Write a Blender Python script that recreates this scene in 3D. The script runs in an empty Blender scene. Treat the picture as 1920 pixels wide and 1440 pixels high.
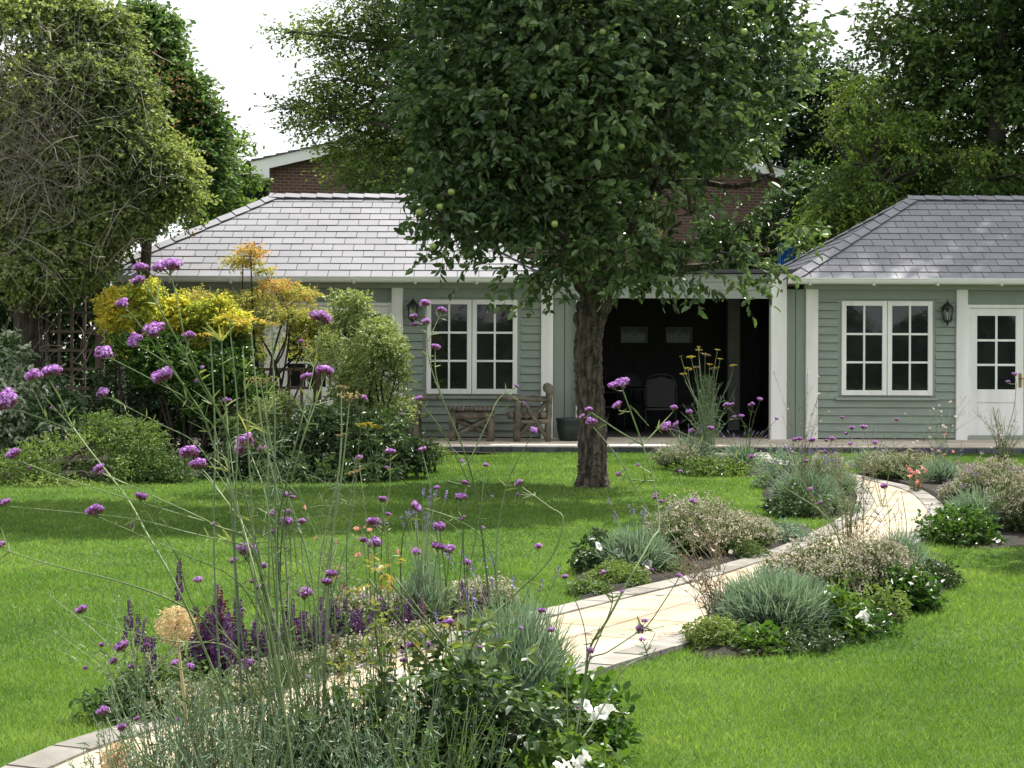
import bpy, math, random
import numpy as np
from mathutils import Vector, Matrix

# ------------------------------------------------------------------ basics
SC = bpy.context.scene
COL = SC.collection
F, CX, HY, EYE = 3050.0, 960.0, 642.0, 1.6
ROLL = math.radians(0.2)
CR, SR = math.cos(ROLL), math.sin(ROLL)
rad = math.radians


def at(px, py, Y):
    """world point seen at photo pixel (px, py) at depth Y"""
    dx, dy = px - CX, py - HY
    x = dx * CR + dy * SR
    y = -dx * SR + dy * CR
    return np.array([x / F * Y, Y, EYE - y / F * Y])


def G(px, py, z=0.0):
    """ground point seen at a photo pixel"""
    dx, dy = px - CX, py - HY
    y = -dx * SR + dy * CR
    return at(px, py, (EYE - z) * F / y)


def unit(a):
    a = np.asarray(a, float)
    return a / (np.linalg.norm(a, axis=-1, keepdims=True) + 1e-9)


def spline(pts, step=6):
    """Catmull-Rom through the points"""
    P = np.asarray(pts, float)
    if len(P) < 3:
        return np.array([P[0] + (P[-1] - P[0]) * t for t in np.linspace(0, 1, 4)]) if len(P) == 2 else P
    Q = np.vstack([2 * P[0] - P[1], P, 2 * P[-1] - P[-2]])
    out = []
    for i in range(1, len(Q) - 2):
        a, b, c, d = Q[i - 1], Q[i], Q[i + 1], Q[i + 2]
        for t in np.linspace(0, 1, step, endpoint=False):
            out.append(0.5 * ((2 * b) + (-a + c) * t + (2 * a - 5 * b + 4 * c - d) * t * t + (-a + 3 * b - 3 * c + d) * t ** 3))
    out.append(P[-1])
    return np.array(out)


SHAPES = {
    # (along, across, up) + faces
    'leaf': ([(0, 0, 0), (.3, -.42, .16), (.7, -.36, .14), (1, 0, -.1), (.7, .36, .14), (.3, .42, .16)], [(0, 1, 2, 3), (0, 3, 4, 5)]),
    'rhomb': ([(0, 0, 0), (.5, -.5, .1), (1, 0, 0), (.5, .5, .1)], [(0, 1, 2, 3)]),
    'blade': ([(0, -.5, 0), (0, .5, 0), (.35, .5, 0), (.35, -.5, 0), (.7, .4, 0), (.7, -.4, 0), (1, 0, 0)], [(0, 1, 2, 3), (3, 2, 4, 5), (5, 4, 6)]),
    'tri': ([(0, -.5, 0), (0, .5, 0), (1, 0, 0)], [(0, 1, 2)]),
    'hair': ([(0, -.5, 0), (0, .5, 0), (.5, .5, 0), (.5, -.5, 0), (1, .25, 0), (1, -.25, 0)], [(0, 1, 2, 3), (3, 2, 4, 5)]),
    'twig': ([(0, -.5, -.29), (0, .5, -.29), (0, 0, .58), (1, -.2, -.12), (1, .2, -.12), (1, 0, .23)], [(0, 1, 4, 3), (1, 2, 5, 4), (2, 0, 3, 5)]),
    'twig2': ([(0, -.5, -.29), (0, .5, -.29), (0, 0, .58), (.5, -.4, -.23), (.5, .4, -.23), (.5, 0, .46), (1, -.2, -.12), (1, .2, -.12), (1, 0, .23)],
              [(0, 1, 4, 3), (1, 2, 5, 4), (2, 0, 3, 5), (3, 4, 7, 6), (4, 5, 8, 7), (5, 3, 6, 8)]),
    'cone': ([(0, -.5, -.5), (0, .5, -.5), (0, .5, .5), (0, -.5, .5), (1, 0, 0)], [(0, 1, 4), (1, 2, 4), (2, 3, 4), (3, 0, 4)]),
    'floret': ([(0, 0, 0), (1, -.5, -.5), (1.15, .0, -.2), (1, .5, -.5), (1.15, .2, 0), (1, .5, .5), (1.15, 0, .2), (1, -.5, .5), (1.15, -.2, 0)],
               [(0, 1, 2, 8), (0, 3, 4, 2), (0, 5, 6, 4), (0, 7, 8, 6)]),
    'bead': ([(0, 0, 0), (.5, -.5, 0), (.5, 0, -.5), (.5, .5, 0), (.5, 0, .5), (1, 0, 0)],
             [(0, 2, 1), (0, 3, 2), (0, 4, 3), (0, 1, 4), (5, 1, 2), (5, 2, 3), (5, 3, 4), (5, 4, 1)]),
}
SHAPES = {k: (np.array(a, float), [tuple(f) for f in b]) for k, (a, b) in SHAPES.items()}


class Geo:
    def __init__(s):
        s.v, s.fi, s.fs, s.val, s.mi, s.sm, s.n = [], [], [], [], [], [], 0

    def add(s, verts, faces, v=0.5, mi=0, smooth=False):
        verts = np.asarray(verts, float).reshape(-1, 3)
        for f in faces:
            s.fi.append(np.asarray(f, np.int64) + s.n)
        m = len(faces)
        s.fs.append(np.array([len(f) for f in faces], np.int64))
        s.val.append(np.full(m, v) if np.isscalar(v) else np.asarray(v, float))
        s.mi.append(np.full(m, mi, np.int64))
        s.sm.append(np.full(m, smooth, bool))
        s.v.append(verts)
        s.n += len(verts)
        return s

    def scatter(s, shape, P, D, N, L, W, V=0.5, droop=0.0, mi=0, smooth=False):
        T, faces = SHAPES[shape]
        P = np.asarray(P, float).reshape(-1, 3)
        n = len(P)
        if n == 0:
            return s
        D = unit(np.broadcast_to(D, (n, 3)))
        N = np.broadcast_to(N, (n, 3))
        S = np.cross(N, D)
        bad = np.linalg.norm(S, axis=1) < 1e-3
        if bad.any():
            S = S.copy()
            S[bad] = np.cross(np.array([1., .3, .2]), D[bad])
        S = unit(S)
        U = np.cross(D, S)
        L = np.broadcast_to(np.asarray(L, float), (n,))[:, None, None]
        W = np.broadcast_to(np.asarray(W, float), (n,))[:, None, None]
        V = np.broadcast_to(np.asarray(V, float), (n,))
        dr = np.broadcast_to(np.asarray(droop, float), (n,))
        X = P[:, None] + T[None, :, 0:1] * L * D[:, None] + T[None, :, 1:2] * W * S[:, None] + T[None, :, 2:3] * W * U[:, None]
        X = X.copy()
        X[:, :, 2] -= dr[:, None] * (T[None, :, 0] ** 2) * L[:, :, 0]
        k = len(T)
        base = (np.arange(n) * k)[:, None]
        # keep face order by leaf
        flat, sizes = [], []
        one = np.concatenate([np.array(f) for f in faces])
        s.fi.append((base + one[None]).ravel() + s.n)
        s.fs.append(np.tile(np.array([len(f) for f in faces]), n))
        s.val.append(np.repeat(V, len(faces)))
        s.mi.append(np.full(n * len(faces), mi, np.int64))
        s.sm.append(np.full(n * len(faces), smooth, bool))
        s.v.append(X.reshape(-1, 3))
        s.n += n * k
        return s

    def box(s, p0, p1, v=0.5, mi=0):
        x0, y0, z0 = np.minimum(p0, p1)
        x1, y1, z1 = np.maximum(p0, p1)
        V = [(x0, y0, z0), (x1, y0, z0), (x1, y1, z0), (x0, y1, z0), (x0, y0, z1), (x1, y0, z1), (x1, y1, z1), (x0, y1, z1)]
        return s.add(V, [(0, 3, 2, 1), (4, 5, 6, 7), (0, 1, 5, 4), (1, 2, 6, 5), (2, 3, 7, 6), (3, 0, 4, 7)], v, mi)

    def bbox(s, p0, p1, b=0.006, v=0.5, mi=0):
        """box whose four long front edges are chamfered (front = -Y)"""
        x0, y0, z0 = np.minimum(p0, p1)
        x1, y1, z1 = np.maximum(p0, p1)
        ring = [(x0, y1), (x0, y0 + b), (x0 + b, y0), (x1 - b, y0), (x1, y0 + b), (x1, y1)]
        V = [(x, y, z0) for x, y in ring] + [(x, y, z1) for x, y in ring]
        n = 6
        Fc = [(i, (i + 1) % n, n + (i + 1) % n, n + i) for i in range(n)] + [tuple(range(n - 1, -1, -1)), tuple(range(n, 2 * n))]
        return s.add(V, Fc, v, mi)

    def tube(s, pts, r, n=6, v=0.5, mi=0, smooth=True, cap=True, squash=None, rough=0.0, rng=None):
        P = np.asarray(pts, float)
        m = len(P)
        r = np.broadcast_to(np.asarray(r, float), (m,)) if np.ndim(r) == 0 or len(np.atleast_1d(r)) == m else np.interp(np.linspace(0, 1, m), np.linspace(0, 1, len(r)), r)
        T = np.gradient(P, axis=0) if m > 2 else np.repeat((P[1] - P[0])[None], m, 0)
        T = unit(T)
        a = np.array([0, 0, 1.]) if abs(T[0][2]) < .9 else np.array([1., 0, 0])
        A = unit(np.cross(T[0], a))
        V = []
        ang = np.linspace(0, 2 * math.pi, n, endpoint=False)
        for i in range(m):
            A = unit(A - T[i] * np.dot(A, T[i]))
            B = np.cross(T[i], A)
            rr = r[i] * (1 + (rng.normal(0, rough, n) if rough else 0))
            V.append(P[i] + (np.cos(ang) * rr)[:, None] * A + (np.sin(ang) * rr)[:, None] * B)
        V = np.vstack(V)
        Fc = []
        for i in range(m - 1):
            for j in range(n):
                k = (j + 1) % n
                Fc.append((i * n + j, i * n + k, (i + 1) * n + k, (i + 1) * n + j))
        if cap:
            Fc += [tuple(range(n - 1, -1, -1)), tuple(range((m - 1) * n, m * n))]
        return s.add(V, Fc, v, mi, smooth)

    def ball(s, c, r, n=8, m=6, v=0.5, mi=0):
        c = np.asarray(c, float)
        r = np.broadcast_to(np.asarray(r, float), (3,))
        V, Fc = [], []
        for i in range(m + 1):
            th = math.pi * i / m
            for j in range(n):
                ph = 2 * math.pi * j / n
                V.append(c + r * np.array([math.sin(th) * math.cos(ph), math.sin(th) * math.sin(ph), math.cos(th)]))
        for i in range(m):
            for j in range(n):
                k = (j + 1) % n
                Fc.append((i * n + j, (i + 1) * n + j, (i + 1) * n + k, i * n + k))
        return s.add(V, Fc, v, mi, True)

    def lathe(s, c, prof, n=20, v=0.5, mi=0):
        """prof: list of (r, z)"""
        V, Fc = [], []
        for r_, z in prof:
            for j in range(n):
                a = 2 * math.pi * j / n
                V.append((c[0] + r_ * math.cos(a), c[1] + r_ * math.sin(a), c[2] + z))
        for i in range(len(prof) - 1):
            for j in range(n):
                k = (j + 1) % n
                Fc.append((i * n + j, i * n + k, (i + 1) * n + k, (i + 1) * n + j))
        return s.add(V, Fc, v, mi, True)

    def prism_x(s, prof, x0, x1, v=0.5, mi=0):
        """profile of (y, z) points swept along x"""
        n = len(prof)
        V = [(x0, y, z) for y, z in prof] + [(x1, y, z) for y, z in prof]
        Fc = [(i, (i + 1) % n, n + (i + 1) % n, n + i) for i in range(n)] + [tuple(range(n - 1, -1, -1)), tuple(range(n, 2 * n))]
        return s.add(V, Fc, v, mi)

    def mesh(s, name, origin=(0, 0, 0)):
        me = bpy.data.meshes.new(name)
        V = np.vstack(s.v) - np.asarray(origin, float)
        fi = np.concatenate([np.atleast_1d(x) for x in s.fi])
        fs = np.concatenate(s.fs)
        me.vertices.add(len(V))
        me.vertices.foreach_set('co', V.ravel().astype(np.float32))
        me.loops.add(len(fi))
        me.loops.foreach_set('vertex_index', fi.astype(np.int32))
        me.polygons.add(len(fs))
        me.polygons.foreach_set('loop_start', np.concatenate([[0], np.cumsum(fs)[:-1]]).astype(np.int32))
        me.polygons.foreach_set('material_index', np.concatenate(s.mi).astype(np.int32))
        me.polygons.foreach_set('use_smooth', np.concatenate(s.sm))
        a = me.attributes.new('v', 'FLOAT', 'FACE')
        a.data.foreach_set('value', np.concatenate(s.val).astype(np.float32))
        me.update(calc_edges=True)
        return me


ORG = {}


def _props(o, label=None, cat=None, group=None, kind=None):
    if label: o['label'] = label
    if cat: o['category'] = cat
    if group: o['group'] = group
    if kind: o['kind'] = kind
    return o


def thing(name, loc, label, cat, group=None, kind=None):
    o = bpy.data.objects.new(name, None)
    o.empty_display_size = 0.1
    COL.objects.link(o)
    o.location = [float(x) for x in loc]
    ORG[o.name] = np.asarray(loc, float)
    return _props(o, label, cat, group, kind)


def part(name, geo, mats, parent=None, label=None, kind=None):
    """geo in WORLD coordinates -> one mesh object, child of parent"""
    org = ORG[parent.name] if parent is not None else np.zeros(3)
    me = geo.mesh(name, org) if isinstance(geo, Geo) else geo
    for m in (mats if isinstance(mats, (list, tuple)) else [mats]):
        me.materials.append(m)
    o = bpy.data.objects.new(name, me)
    COL.objects.link(o)
    if parent is not None:
        o.parent = parent
    ORG[o.name] = org
    if label: o['label'] = label
    if kind: o['kind'] = kind
    return o


def single(name, geo, mats, label, cat, group=None, kind=None, org=None):
    """a thing that is one mesh"""
    V = np.vstack(geo.v)
    if org is None:
        org = np.array([(V[:, 0].min() + V[:, 0].max()) / 2, (V[:, 1].min() + V[:, 1].max()) / 2, V[:, 2].min()])
    me = geo.mesh(name, org)
    for m in (mats if isinstance(mats, (list, tuple)) else [mats]):
        me.materials.append(m)
    o = bpy.data.objects.new(name, me)
    o.location = [float(x) for x in org]
    COL.objects.link(o)
    return _props(o, label, cat, group, kind)


def structure(name, geo, mats):
    return _props(part(name, geo, mats), kind='structure')


def inst(name, me, parent, pos, scale=1.0, rot=(0, 0, 0), label=None):
    """a part that shares its mesh, at a WORLD position"""
    o = bpy.data.objects.new(name, me)
    COL.objects.link(o)
    o.parent = parent
    o.location = [float(x) for x in (np.asarray(pos) - ORG[parent.name])]
    o.rotation_euler = rot
    o.scale = (scale,) * 3 if np.isscalar(scale) else scale
    ORG[o.name] = np.asarray(pos, float)
    if label: o['label'] = label
    return o


def copy_thing(root, loc, label, rz=0.0, scale=1.0, group=None):
    c = root.copy()
    COL.objects.link(c)
    c.location = [float(x) for x in loc]
    c.rotation_euler = (0, 0, rz)
    c.scale = (scale,) * 3 if np.isscalar(scale) else scale
    c['label'] = label
    if group: c['group'] = group
    ORG[c.name] = np.asarray(loc, float)
    for ch in list(root.children):
        d = ch.copy()
        COL.objects.link(d)
        d.parent = c
        for g in list(ch.children):
            e = g.copy()
            COL.objects.link(e)
            e.parent = d
    return c


# ------------------------------------------------------------------ materials
def nt_new(name):
    m = bpy.data.materials.new(name)
    m.use_nodes = True
    nt = m.node_tree
    nt.nodes.clear()
    out = nt.nodes.new('ShaderNodeOutputMaterial')
    return m, nt, out


def nd(nt, typ, **kw):
    n = nt.nodes.new('ShaderNode' + typ)
    for k, v in kw.items():
        if k.startswith('_'):
            setattr(n, k[1:], v)
        else:
            n.inputs[k.replace('__', ' ')].default_value = v
    return n


def c4(c):
    return (c[0], c[1], c[2], 1.0)


def ramp(nt, fac, stops):
    r = nt.nodes.new('ShaderNodeValToRGB')
    el = r.color_ramp.elements
    while len(el) < len(stops):
        el.new(0.5)
    for e, (p, c) in zip(el, stops):
        e.position = p
        e.color = c4(c)
    nt.links.new(fac, r.inputs['Fac'])
    return r.outputs['Color']


def leaf_mat(name, cols, trans=0.35, rough=0.45, spec=0.35, warm=(1.25, 1.2, .7)):
    """cols: colours along the per-leaf attribute v"""
    m, nt, out = nt_new(name)
    a = nd(nt, 'Attribute', _attribute_name='v')
    st = [(i / (len(cols) - 1), c) for i, c in enumerate(cols)]
    col = ramp(nt, a.outputs['Fac'], st)
    p = nd(nt, 'BsdfPrincipled', Roughness=rough)
    p.inputs['Specular IOR Level'].default_value = spec
    nt.links.new(col, p.inputs['Base Color'])
    if trans <= 0:
        nt.links.new(p.outputs[0], out.inputs[0])
        return m
    t = nd(nt, 'BsdfTranslucent')
    mul = nd(nt, 'Mix', _data_type='RGBA', _blend_type='MULTIPLY')
    mul.inputs[0].default_value = 1.0
    nt.links.new(col, mul.inputs[6])
    mul.inputs[7].default_value = c4(warm)
    nt.links.new(mul.outputs[2], t.inputs['Color'])
    mx = nd(nt, 'MixShader', Fac=trans)
    nt.links.new(p.outputs[0], mx.inputs[1])
    nt.links.new(t.outputs[0], mx.inputs[2])
    nt.links.new(mx.outputs[0], out.inputs[0])
    return m


def solid(name, c1, c2=None, rough=0.6, scale=6.0, stretch=(1, 1, 1), bump=0.0, bscale=40.0, spec=0.4, metal=0.0, vmix=0.0, detail=6.0, contrast=(.35, .65)):
    m, nt, out = nt_new(name)
    p = nd(nt, 'BsdfPrincipled', Roughness=rough, Metallic=metal)
    p.inputs['Specular IOR Level'].default_value = spec
    nt.links.new(p.outputs[0], out.inputs[0])
    if c2 is None:
        c2 = tuple(x * .85 for x in c1)
    tc = nd(nt, 'TexCoord')
    mp = nd(nt, 'Mapping', Scale=stretch)
    nt.links.new(tc.outputs['Object'], mp.inputs[0])
    nz = nd(nt, 'TexNoise', Scale=scale, Detail=detail)
    nt.links.new(mp.outputs[0], nz.inputs['Vector'])
    col = ramp(nt, nz.outputs['Fac'], [(contrast[0], c1), (contrast[1], c2)])
    if vmix:
        a = nd(nt, 'Attribute', _attribute_name='v')
        mr = nd(nt, 'MapRange')
        mr.inputs[3].default_value = 1 - vmix
        mr.inputs[4].default_value = 1 + vmix
        nt.links.new(a.outputs['Fac'], mr.inputs[0])
        mul = nd(nt, 'Mix', _data_type='RGBA', _blend_type='MULTIPLY')
        mul.inputs[0].default_value = 1
        nt.links.new(col, mul.inputs[6])
        nt.links.new(mr.outputs[0], mul.inputs[7])
        col = mul.outputs[2]
    nt.links.new(col, p.inputs['Base Color'])
    if bump:
        nb = nd(nt, 'TexNoise', Scale=bscale, Detail=8.0)
        nt.links.new(mp.outputs[0], nb.inputs['Vector'])
        b = nd(nt, 'Bump', Strength=bump, Distance=0.02)
        nt.links.new(nb.outputs['Fac'], b.inputs['Height'])
        nt.links.new(b.outputs[0], p.inputs['Normal'])
    return m


def poly_in(P, poly):
    """points (n,2) inside polygon (k,2)"""
    x, y = P[:, 0], P[:, 1]
    ins = np.zeros(len(P), bool)
    k = len(poly)
    j = k - 1
    for i in range(k):
        xi, yi = poly[i]
        xj, yj = poly[j]
        c = ((yi > y) != (yj > y)) & (x < (xj - xi) * (y - yi) / (yj - yi + 1e-12) + xi)
        ins ^= c
        j = i
    return ins


def noise3(P, s=1.0, seed=0):
    """cheap smooth pseudo noise, about -1..1"""
    P = np.asarray(P) * s + seed * 1.7
    x, y, z = P[..., 0], P[..., 1], P[..., 2]
    return (np.sin(x * 1.3 + 1.7 * np.sin(y * 1.1 + .3)) + np.sin(y * 1.7 + 1.3 * np.sin(z * 1.3 + 1.1)) + np.sin(z * 1.5 + 1.5 * np.sin(x * 1.2 + 2.3))) / 3
# ------------------------------------------------------------------ camera, light, sky
cam = bpy.data.cameras.new('camera')
cam.sensor_width = 36.0
cam.lens = F / 1920 * 36.0
cam.shift_y = -(720 - HY) / 1920
cam.clip_end = 2000
cam.clip_start = 0.05
camo = bpy.data.objects.new('camera', cam)
COL.objects.link(camo)
camo.location = (0, 0, EYE)
camo.rotation_euler = (rad(90), 0, 0)
camo.rotation_euler = (Matrix.Rotation(ROLL, 4, 'Y').inverted() @ Matrix.Rotation(rad(90), 4, 'X')).to_euler()
SC.camera = camo

EL, AZ = rad(57), rad(41)          # sun: behind the house, to the right (azimuth from +Y towards +X)
sl = bpy.data.lights.new('sun', 'SUN')
sl.energy = 5.0
sl.angle = rad(0.6)
sl.color = (1.0, .95, .86)
so = bpy.data.objects.new('sun', sl)
COL.objects.link(so)
so.location = (10, 30, 30)
tosun = Vector((math.sin(AZ) * math.cos(EL), math.cos(AZ) * math.cos(EL), math.sin(EL)))
so.rotation_euler = tosun.to_track_quat('Z', 'Y').to_euler()

w = bpy.data.worlds.new('World')
SC.world = w
w.use_nodes = True
nt = w.node_tree
nt.nodes.clear()
out = nt.nodes.new('ShaderNodeOutputWorld')
bg = nd(nt, 'Background', Strength=0.1)
sky = nd(nt, 'TexSky')
sky.sky_type = 'NISHITA'
sky.sun_disc = False
sky.sun_elevation = EL
sky.sun_rotation = AZ
tc = nd(nt, 'TexCoord')
mp = nd(nt, 'Mapping', Scale=(1, 1, 2.2))
nt.links.new(tc.outputs['Generated'], mp.inputs[0])
nz = nd(nt, 'TexNoise', Scale=2.3, Detail=7.0, Roughness=.55)
nt.links.new(mp.outputs[0], nz.inputs['Vector'])
cov = ramp(nt, nz.outputs['Fac'], [(.30, (.45, .45, .45)), (.52, (1, 1, 1))])
mx = nd(nt, 'Mix', _data_type='RGBA')
nt.links.new(cov, mx.inputs[0])
nt.links.new(sky.outputs[0], mx.inputs[6])
mx.inputs[7].default_value = (6.9, 7.0, 7.1, 1)      # thin bright summer cloud
nt.links.new(mx.outputs[2], bg.inputs['Color'])
nt.links.new(bg.outputs[0], out.inputs[0])
SC.view_settings.view_transform = 'Standard'
SC.view_settings.look = 'None'
SC.view_settings.gamma = 1
SC.view_settings.exposure = 1.04

# ------------------------------------------------------------------ materials of the buildings
M = {}
M['white'] = solid('white_paint', (.85, .855, .83), (.74, .74, .71), rough=.45, scale=5, bump=.04, bscale=60, stretch=(1, 1, .15))
M['white2'] = solid('white_plastic', (.84, .845, .83), (.80, .81, .79), rough=.3, scale=2)
M['sage'] = solid('sage_paint', (.262, .310, .262), (.218, .262, .220), rough=.55, scale=3.0, stretch=(.6, 1, 4), bump=.12, bscale=30, vmix=.10)
M['sage_flat'] = solid('sage_panel', (.245, .290, .248), (.226, .270, .230), rough=.55, scale=1.5, stretch=(3, 1, .4), bump=.05, bscale=40)
M['sage_gap'] = solid('board_lap_shadow', (.05, .06, .05), (.04, .048, .04), rough=.9)  # near-black tone draws the contact shadow under each board lap
M['sage_trim'] = solid('sage_trim', (.30, .33, .285), (.28, .31, .27), rough=.5, scale=2)
M['slate'] = solid('slate', (.222, .222, .245), (.192, .192, .215), rough=.62, scale=1.5, stretch=(1, 1, 1), bump=.06, bscale=50, vmix=.07, spec=.45)
M['slate_dark'] = solid('slate_edge', (.075, .075, .082), (.06, .06, .066), rough=.8)  # edge faces darkened to draw joints and the shadow line under each course
M['glass'] = solid('window_glass', (.010, .012, .012), (.018, .02, .019), rough=.03, scale=1.5, bump=.05, bscale=3.0, spec=.5)
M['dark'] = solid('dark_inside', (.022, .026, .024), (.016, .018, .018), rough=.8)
M['dark_wall'] = solid('shade_toned_boards', (.042, .047, .044), (.03, .034, .032), rough=.7, scale=3, stretch=(6, 1, .5))  # the shade inside the shelter is put into this colour
M['iron'] = solid('black_iron', (.012, .014, .013), (.02, .022, .02), rough=.45, scale=10)
M['brass'] = solid('brass', (.35, .24, .08), (.28, .19, .06), rough=.3, metal=.9)
M['stone'] = solid('terrace_stone', (.50, .44, .35), (.40, .34, .27), rough=.85, scale=1.6, bump=.15, bscale=25)
M['kerb'] = solid('blue_grey_brick', (.10, .105, .115), (.06, .062, .07), rough=.8, scale=9, vmix=.3, bump=.2)
M['log'] = solid('weathered_log', (.19, .168, .132), (.085, .075, .058), rough=.85, scale=7, stretch=(1, 1, 1), bump=.5, bscale=35, vmix=.25)
M['pot'] = solid('dark_green_glaze', (.028, .05, .048), (.018, .03, .03), rough=.25, scale=3, bump=.05)
M['soil'] = solid('soil', (.022, .017, .012), (.010, .008, .006), rough=.95, scale=14, bump=1.0, bscale=60)

# brick
m, nt, out = nt_new('house_brick')
p = nd(nt, 'BsdfPrincipled', Roughness=.9)
tc = nd(nt, 'TexCoord')
sep = nd(nt, 'SeparateXYZ')
nt.links.new(tc.outputs['Object'], sep.inputs[0])
cmb = nd(nt, 'CombineXYZ')
add = nd(nt, 'Math', _operation='ADD')
nt.links.new(sep.outputs['X'], add.inputs[0])
nt.links.new(sep.outputs['Y'], add.inputs[1])
nt.links.new(add.outputs[0], cmb.inputs['X'])
nt.links.new(sep.outputs['Z'], cmb.inputs['Y'])
br = nd(nt, 'TexBrick', Scale=1.0)
br.inputs['Color1'].default_value = c4((.135, .062, .048))
br.inputs['Color2'].default_value = c4((.085, .042, .034))
br.inputs['Mortar'].default_value = c4((.17, .14, .12))
br.inputs['Mortar Size'].default_value = .011
br.inputs['Brick Width'].default_value = .225
br.inputs['Row Height'].default_value = .075
nt.links.new(cmb.outputs[0], br.inputs['Vector'])
nt.links.new(br.outputs['Color'], p.inputs['Base Color'])
nt.links.new(p.outputs[0], out.inputs[0])
M['brick'] = m
M['tile'] = solid('concrete_roof_tile', (.16, .15, .13), (.10, .095, .085), rough=.9, scale=3, vmix=.2)
M['blue'] = solid('blue_plastic', (.012, .10, .34), (.010, .08, .28), rough=.5, scale=2)

# ------------------------------------------------------------------ ground plan
FY = 25.6            # facade plane
DK = 0.09            # terrace height
inner_px = [(-260, 1590), (60, 1428), (280, 1357), (560, 1272), (850, 1194), (960, 1167), (1100, 1132), (1290, 1087), (1370, 1062), (1450, 1037),
            (1530, 1002), (1582, 972), (1606, 945), (1602, 925), (1580, 905), (1530, 888), (1460, 875), (1400, 866), (1350, 859), (1335, 853)]
IN = spline([G(*q)[:2] for q in inner_px], 8)
# outer edge = offset to the right of the walking direction, widened in the far bend
tan = unit(np.gradient(IN, axis=0))
nor = np.stack([tan[:, 1], -tan[:, 0]], 1)
arc = np.concatenate([[0], np.cumsum(np.linalg.norm(np.diff(IN, axis=0), axis=1))])
outer_px = [(640, 1700), (678, 1436), (880, 1350), (1090, 1278), (1190, 1247), (1290, 1216), (1400, 1174), (1500, 1132), (1600, 1086), (1690, 1042), (1750, 1002),
            (1774, 972), (1766, 952), (1730, 925), (1660, 906), (1600, 893), (1540, 881), (1490, 872), (1450, 862), (1440, 853)]
OUT = spline([G(*q)[:2] for q in outer_px], 8)


def resample(P, n):
    d = np.concatenate([[0], np.cumsum(np.linalg.norm(np.diff(P, axis=0), axis=1))])
    t = np.linspace(0, d[-1], n)
    return np.stack([np.interp(t, d, P[:, 0]), np.interp(t, d, P[:, 1])], 1)


NP_ = 150
IN, OUT = resample(IN, NP_), resample(OUT, NP_)
PATH_POLY = np.vstack([IN, OUT[::-1]])
EW = 0.17
cross_ = unit(OUT - IN)
INe, OUTe = IN + cross_ * EW, OUT - cross_ * EW

g = Geo()
mid = (IN + OUT) / 2
sarc = np.concatenate([[0], np.cumsum(np.linalg.norm(np.diff(mid, axis=0), axis=1))])
K = 9
V, UV = [], []
for i in range(NP_):
    for k in range(K):
        t = k / (K - 1)
        q = INe[i] * (1 - t) + OUTe[i] * t
        V.append((q[0], q[1], .024))
        UV.append((sarc[i], t * 1.1))
Fc = [(i * K + k, i * K + k + 1, (i + 1) * K + k + 1, (i + 1) * K + k) for i in range(NP_ - 1) for k in range(K - 1)]
Fc = [f[::-1] for f in Fc]
g.add(V, Fc)
m, nt, out = nt_new('sandstone_slabs')
p = nd(nt, 'BsdfPrincipled', Roughness=.85)
p.inputs['Specular IOR Level'].default_value = .25
at_ = nd(nt, 'Attribute', _attribute_name='slab_uv')
br = nd(nt, 'TexBrick', Scale=1.0)
br.offset = .5
br.inputs['Color1'].default_value = c4((.365, .335, .275))
br.inputs['Color2'].default_value = c4((.335, .295, .24))
br.inputs['Mortar'].default_value = c4((.15, .125, .095))
br.inputs['Mortar Size'].default_value = .012
br.inputs['Mortar Smooth'].default_value = .3
br.inputs['Brick Width'].default_value = .62
br.inputs['Row Height'].default_value = .55
br.inputs['Bias'].default_value = -.2
nt.links.new(at_.outputs['Vector'], br.inputs['Vector'])
nz = nd(nt, 'TexNoise', Scale=2.6, Detail=8.0, Roughness=.6)
nt.links.new(at_.outputs['Vector'], nz.inputs['Vector'])
tint = ramp(nt, nz.outputs['Fac'], [(.34, (1.05, 1.05, 1.05)), (.52, (1.0, .92, .82)), (.62, (.94, .80, .66)), (.75, (.70, .56, .44))])
mul = nd(nt, 'Mix', _data_type='RGBA', _blend_type='MULTIPLY')
mul.inputs[0].default_value = 1
nt.links.new(br.outputs['Color'], mul.inputs[6])
nt.links.new(tint, mul.inputs[7])
nt.links.new(mul.outputs[2], p.inputs['Base Color'])
bp = nd(nt, 'Bump', Strength=.25, Distance=.01)
nt.links.new(nz.outputs['Fac'], bp.inputs['Height'])
nt.links.new(bp.outputs[0], p.inputs['Normal'])
nt.links.new(p.outputs[0], out.inputs[0])
po = structure('path', g, m)
ua = po.data.attributes.new('slab_uv', 'FLOAT_VECTOR', 'POINT')
ua.data.foreach_set('vector', np.array([(a, b, 0) for a, b in UV], np.float32).ravel())

# edging stones
g = Geo()
rng = np.random.default_rng(3)
M['edging'] = solid('edging_stone', (.255, .24, .215), (.18, .17, .15), rough=.9, scale=7, vmix=.25, bump=.25, bscale=30)
for A, B in ((IN, INe), (OUTe, OUT)):
    d = np.concatenate([[0], np.cumsum(np.linalg.norm(np.diff(A, axis=0), axis=1))])
    nS = int(d[-1] / .30)
    for i in range(nS):
        t0, t1 = d[-1] * i / nS + .006, d[-1] * (i + 1) / nS - .006
        pts = []
        for Q, t in ((A, t0), (A, t1), (B, t1), (B, t0)):
            dd = np.linspace(0, d[-1], NP_)
            pts.append((np.interp(t, d, Q[:, 0]), np.interp(t, d, Q[:, 1])))
        h = .030 + rng.uniform(0, .006)
        bot = [(x, y, -.05) for x, y in pts]
        top = [(x, y, h) for x, y in pts]
        g.add(bot + top, [(4, 5, 6, 7), (0, 1, 5, 4), (1, 2, 6, 5), (2, 3, 7, 6), (3, 0, 4, 7)], rng.uniform())
structure('path_edging', g, M['edging'])
g = Geo()
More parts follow.
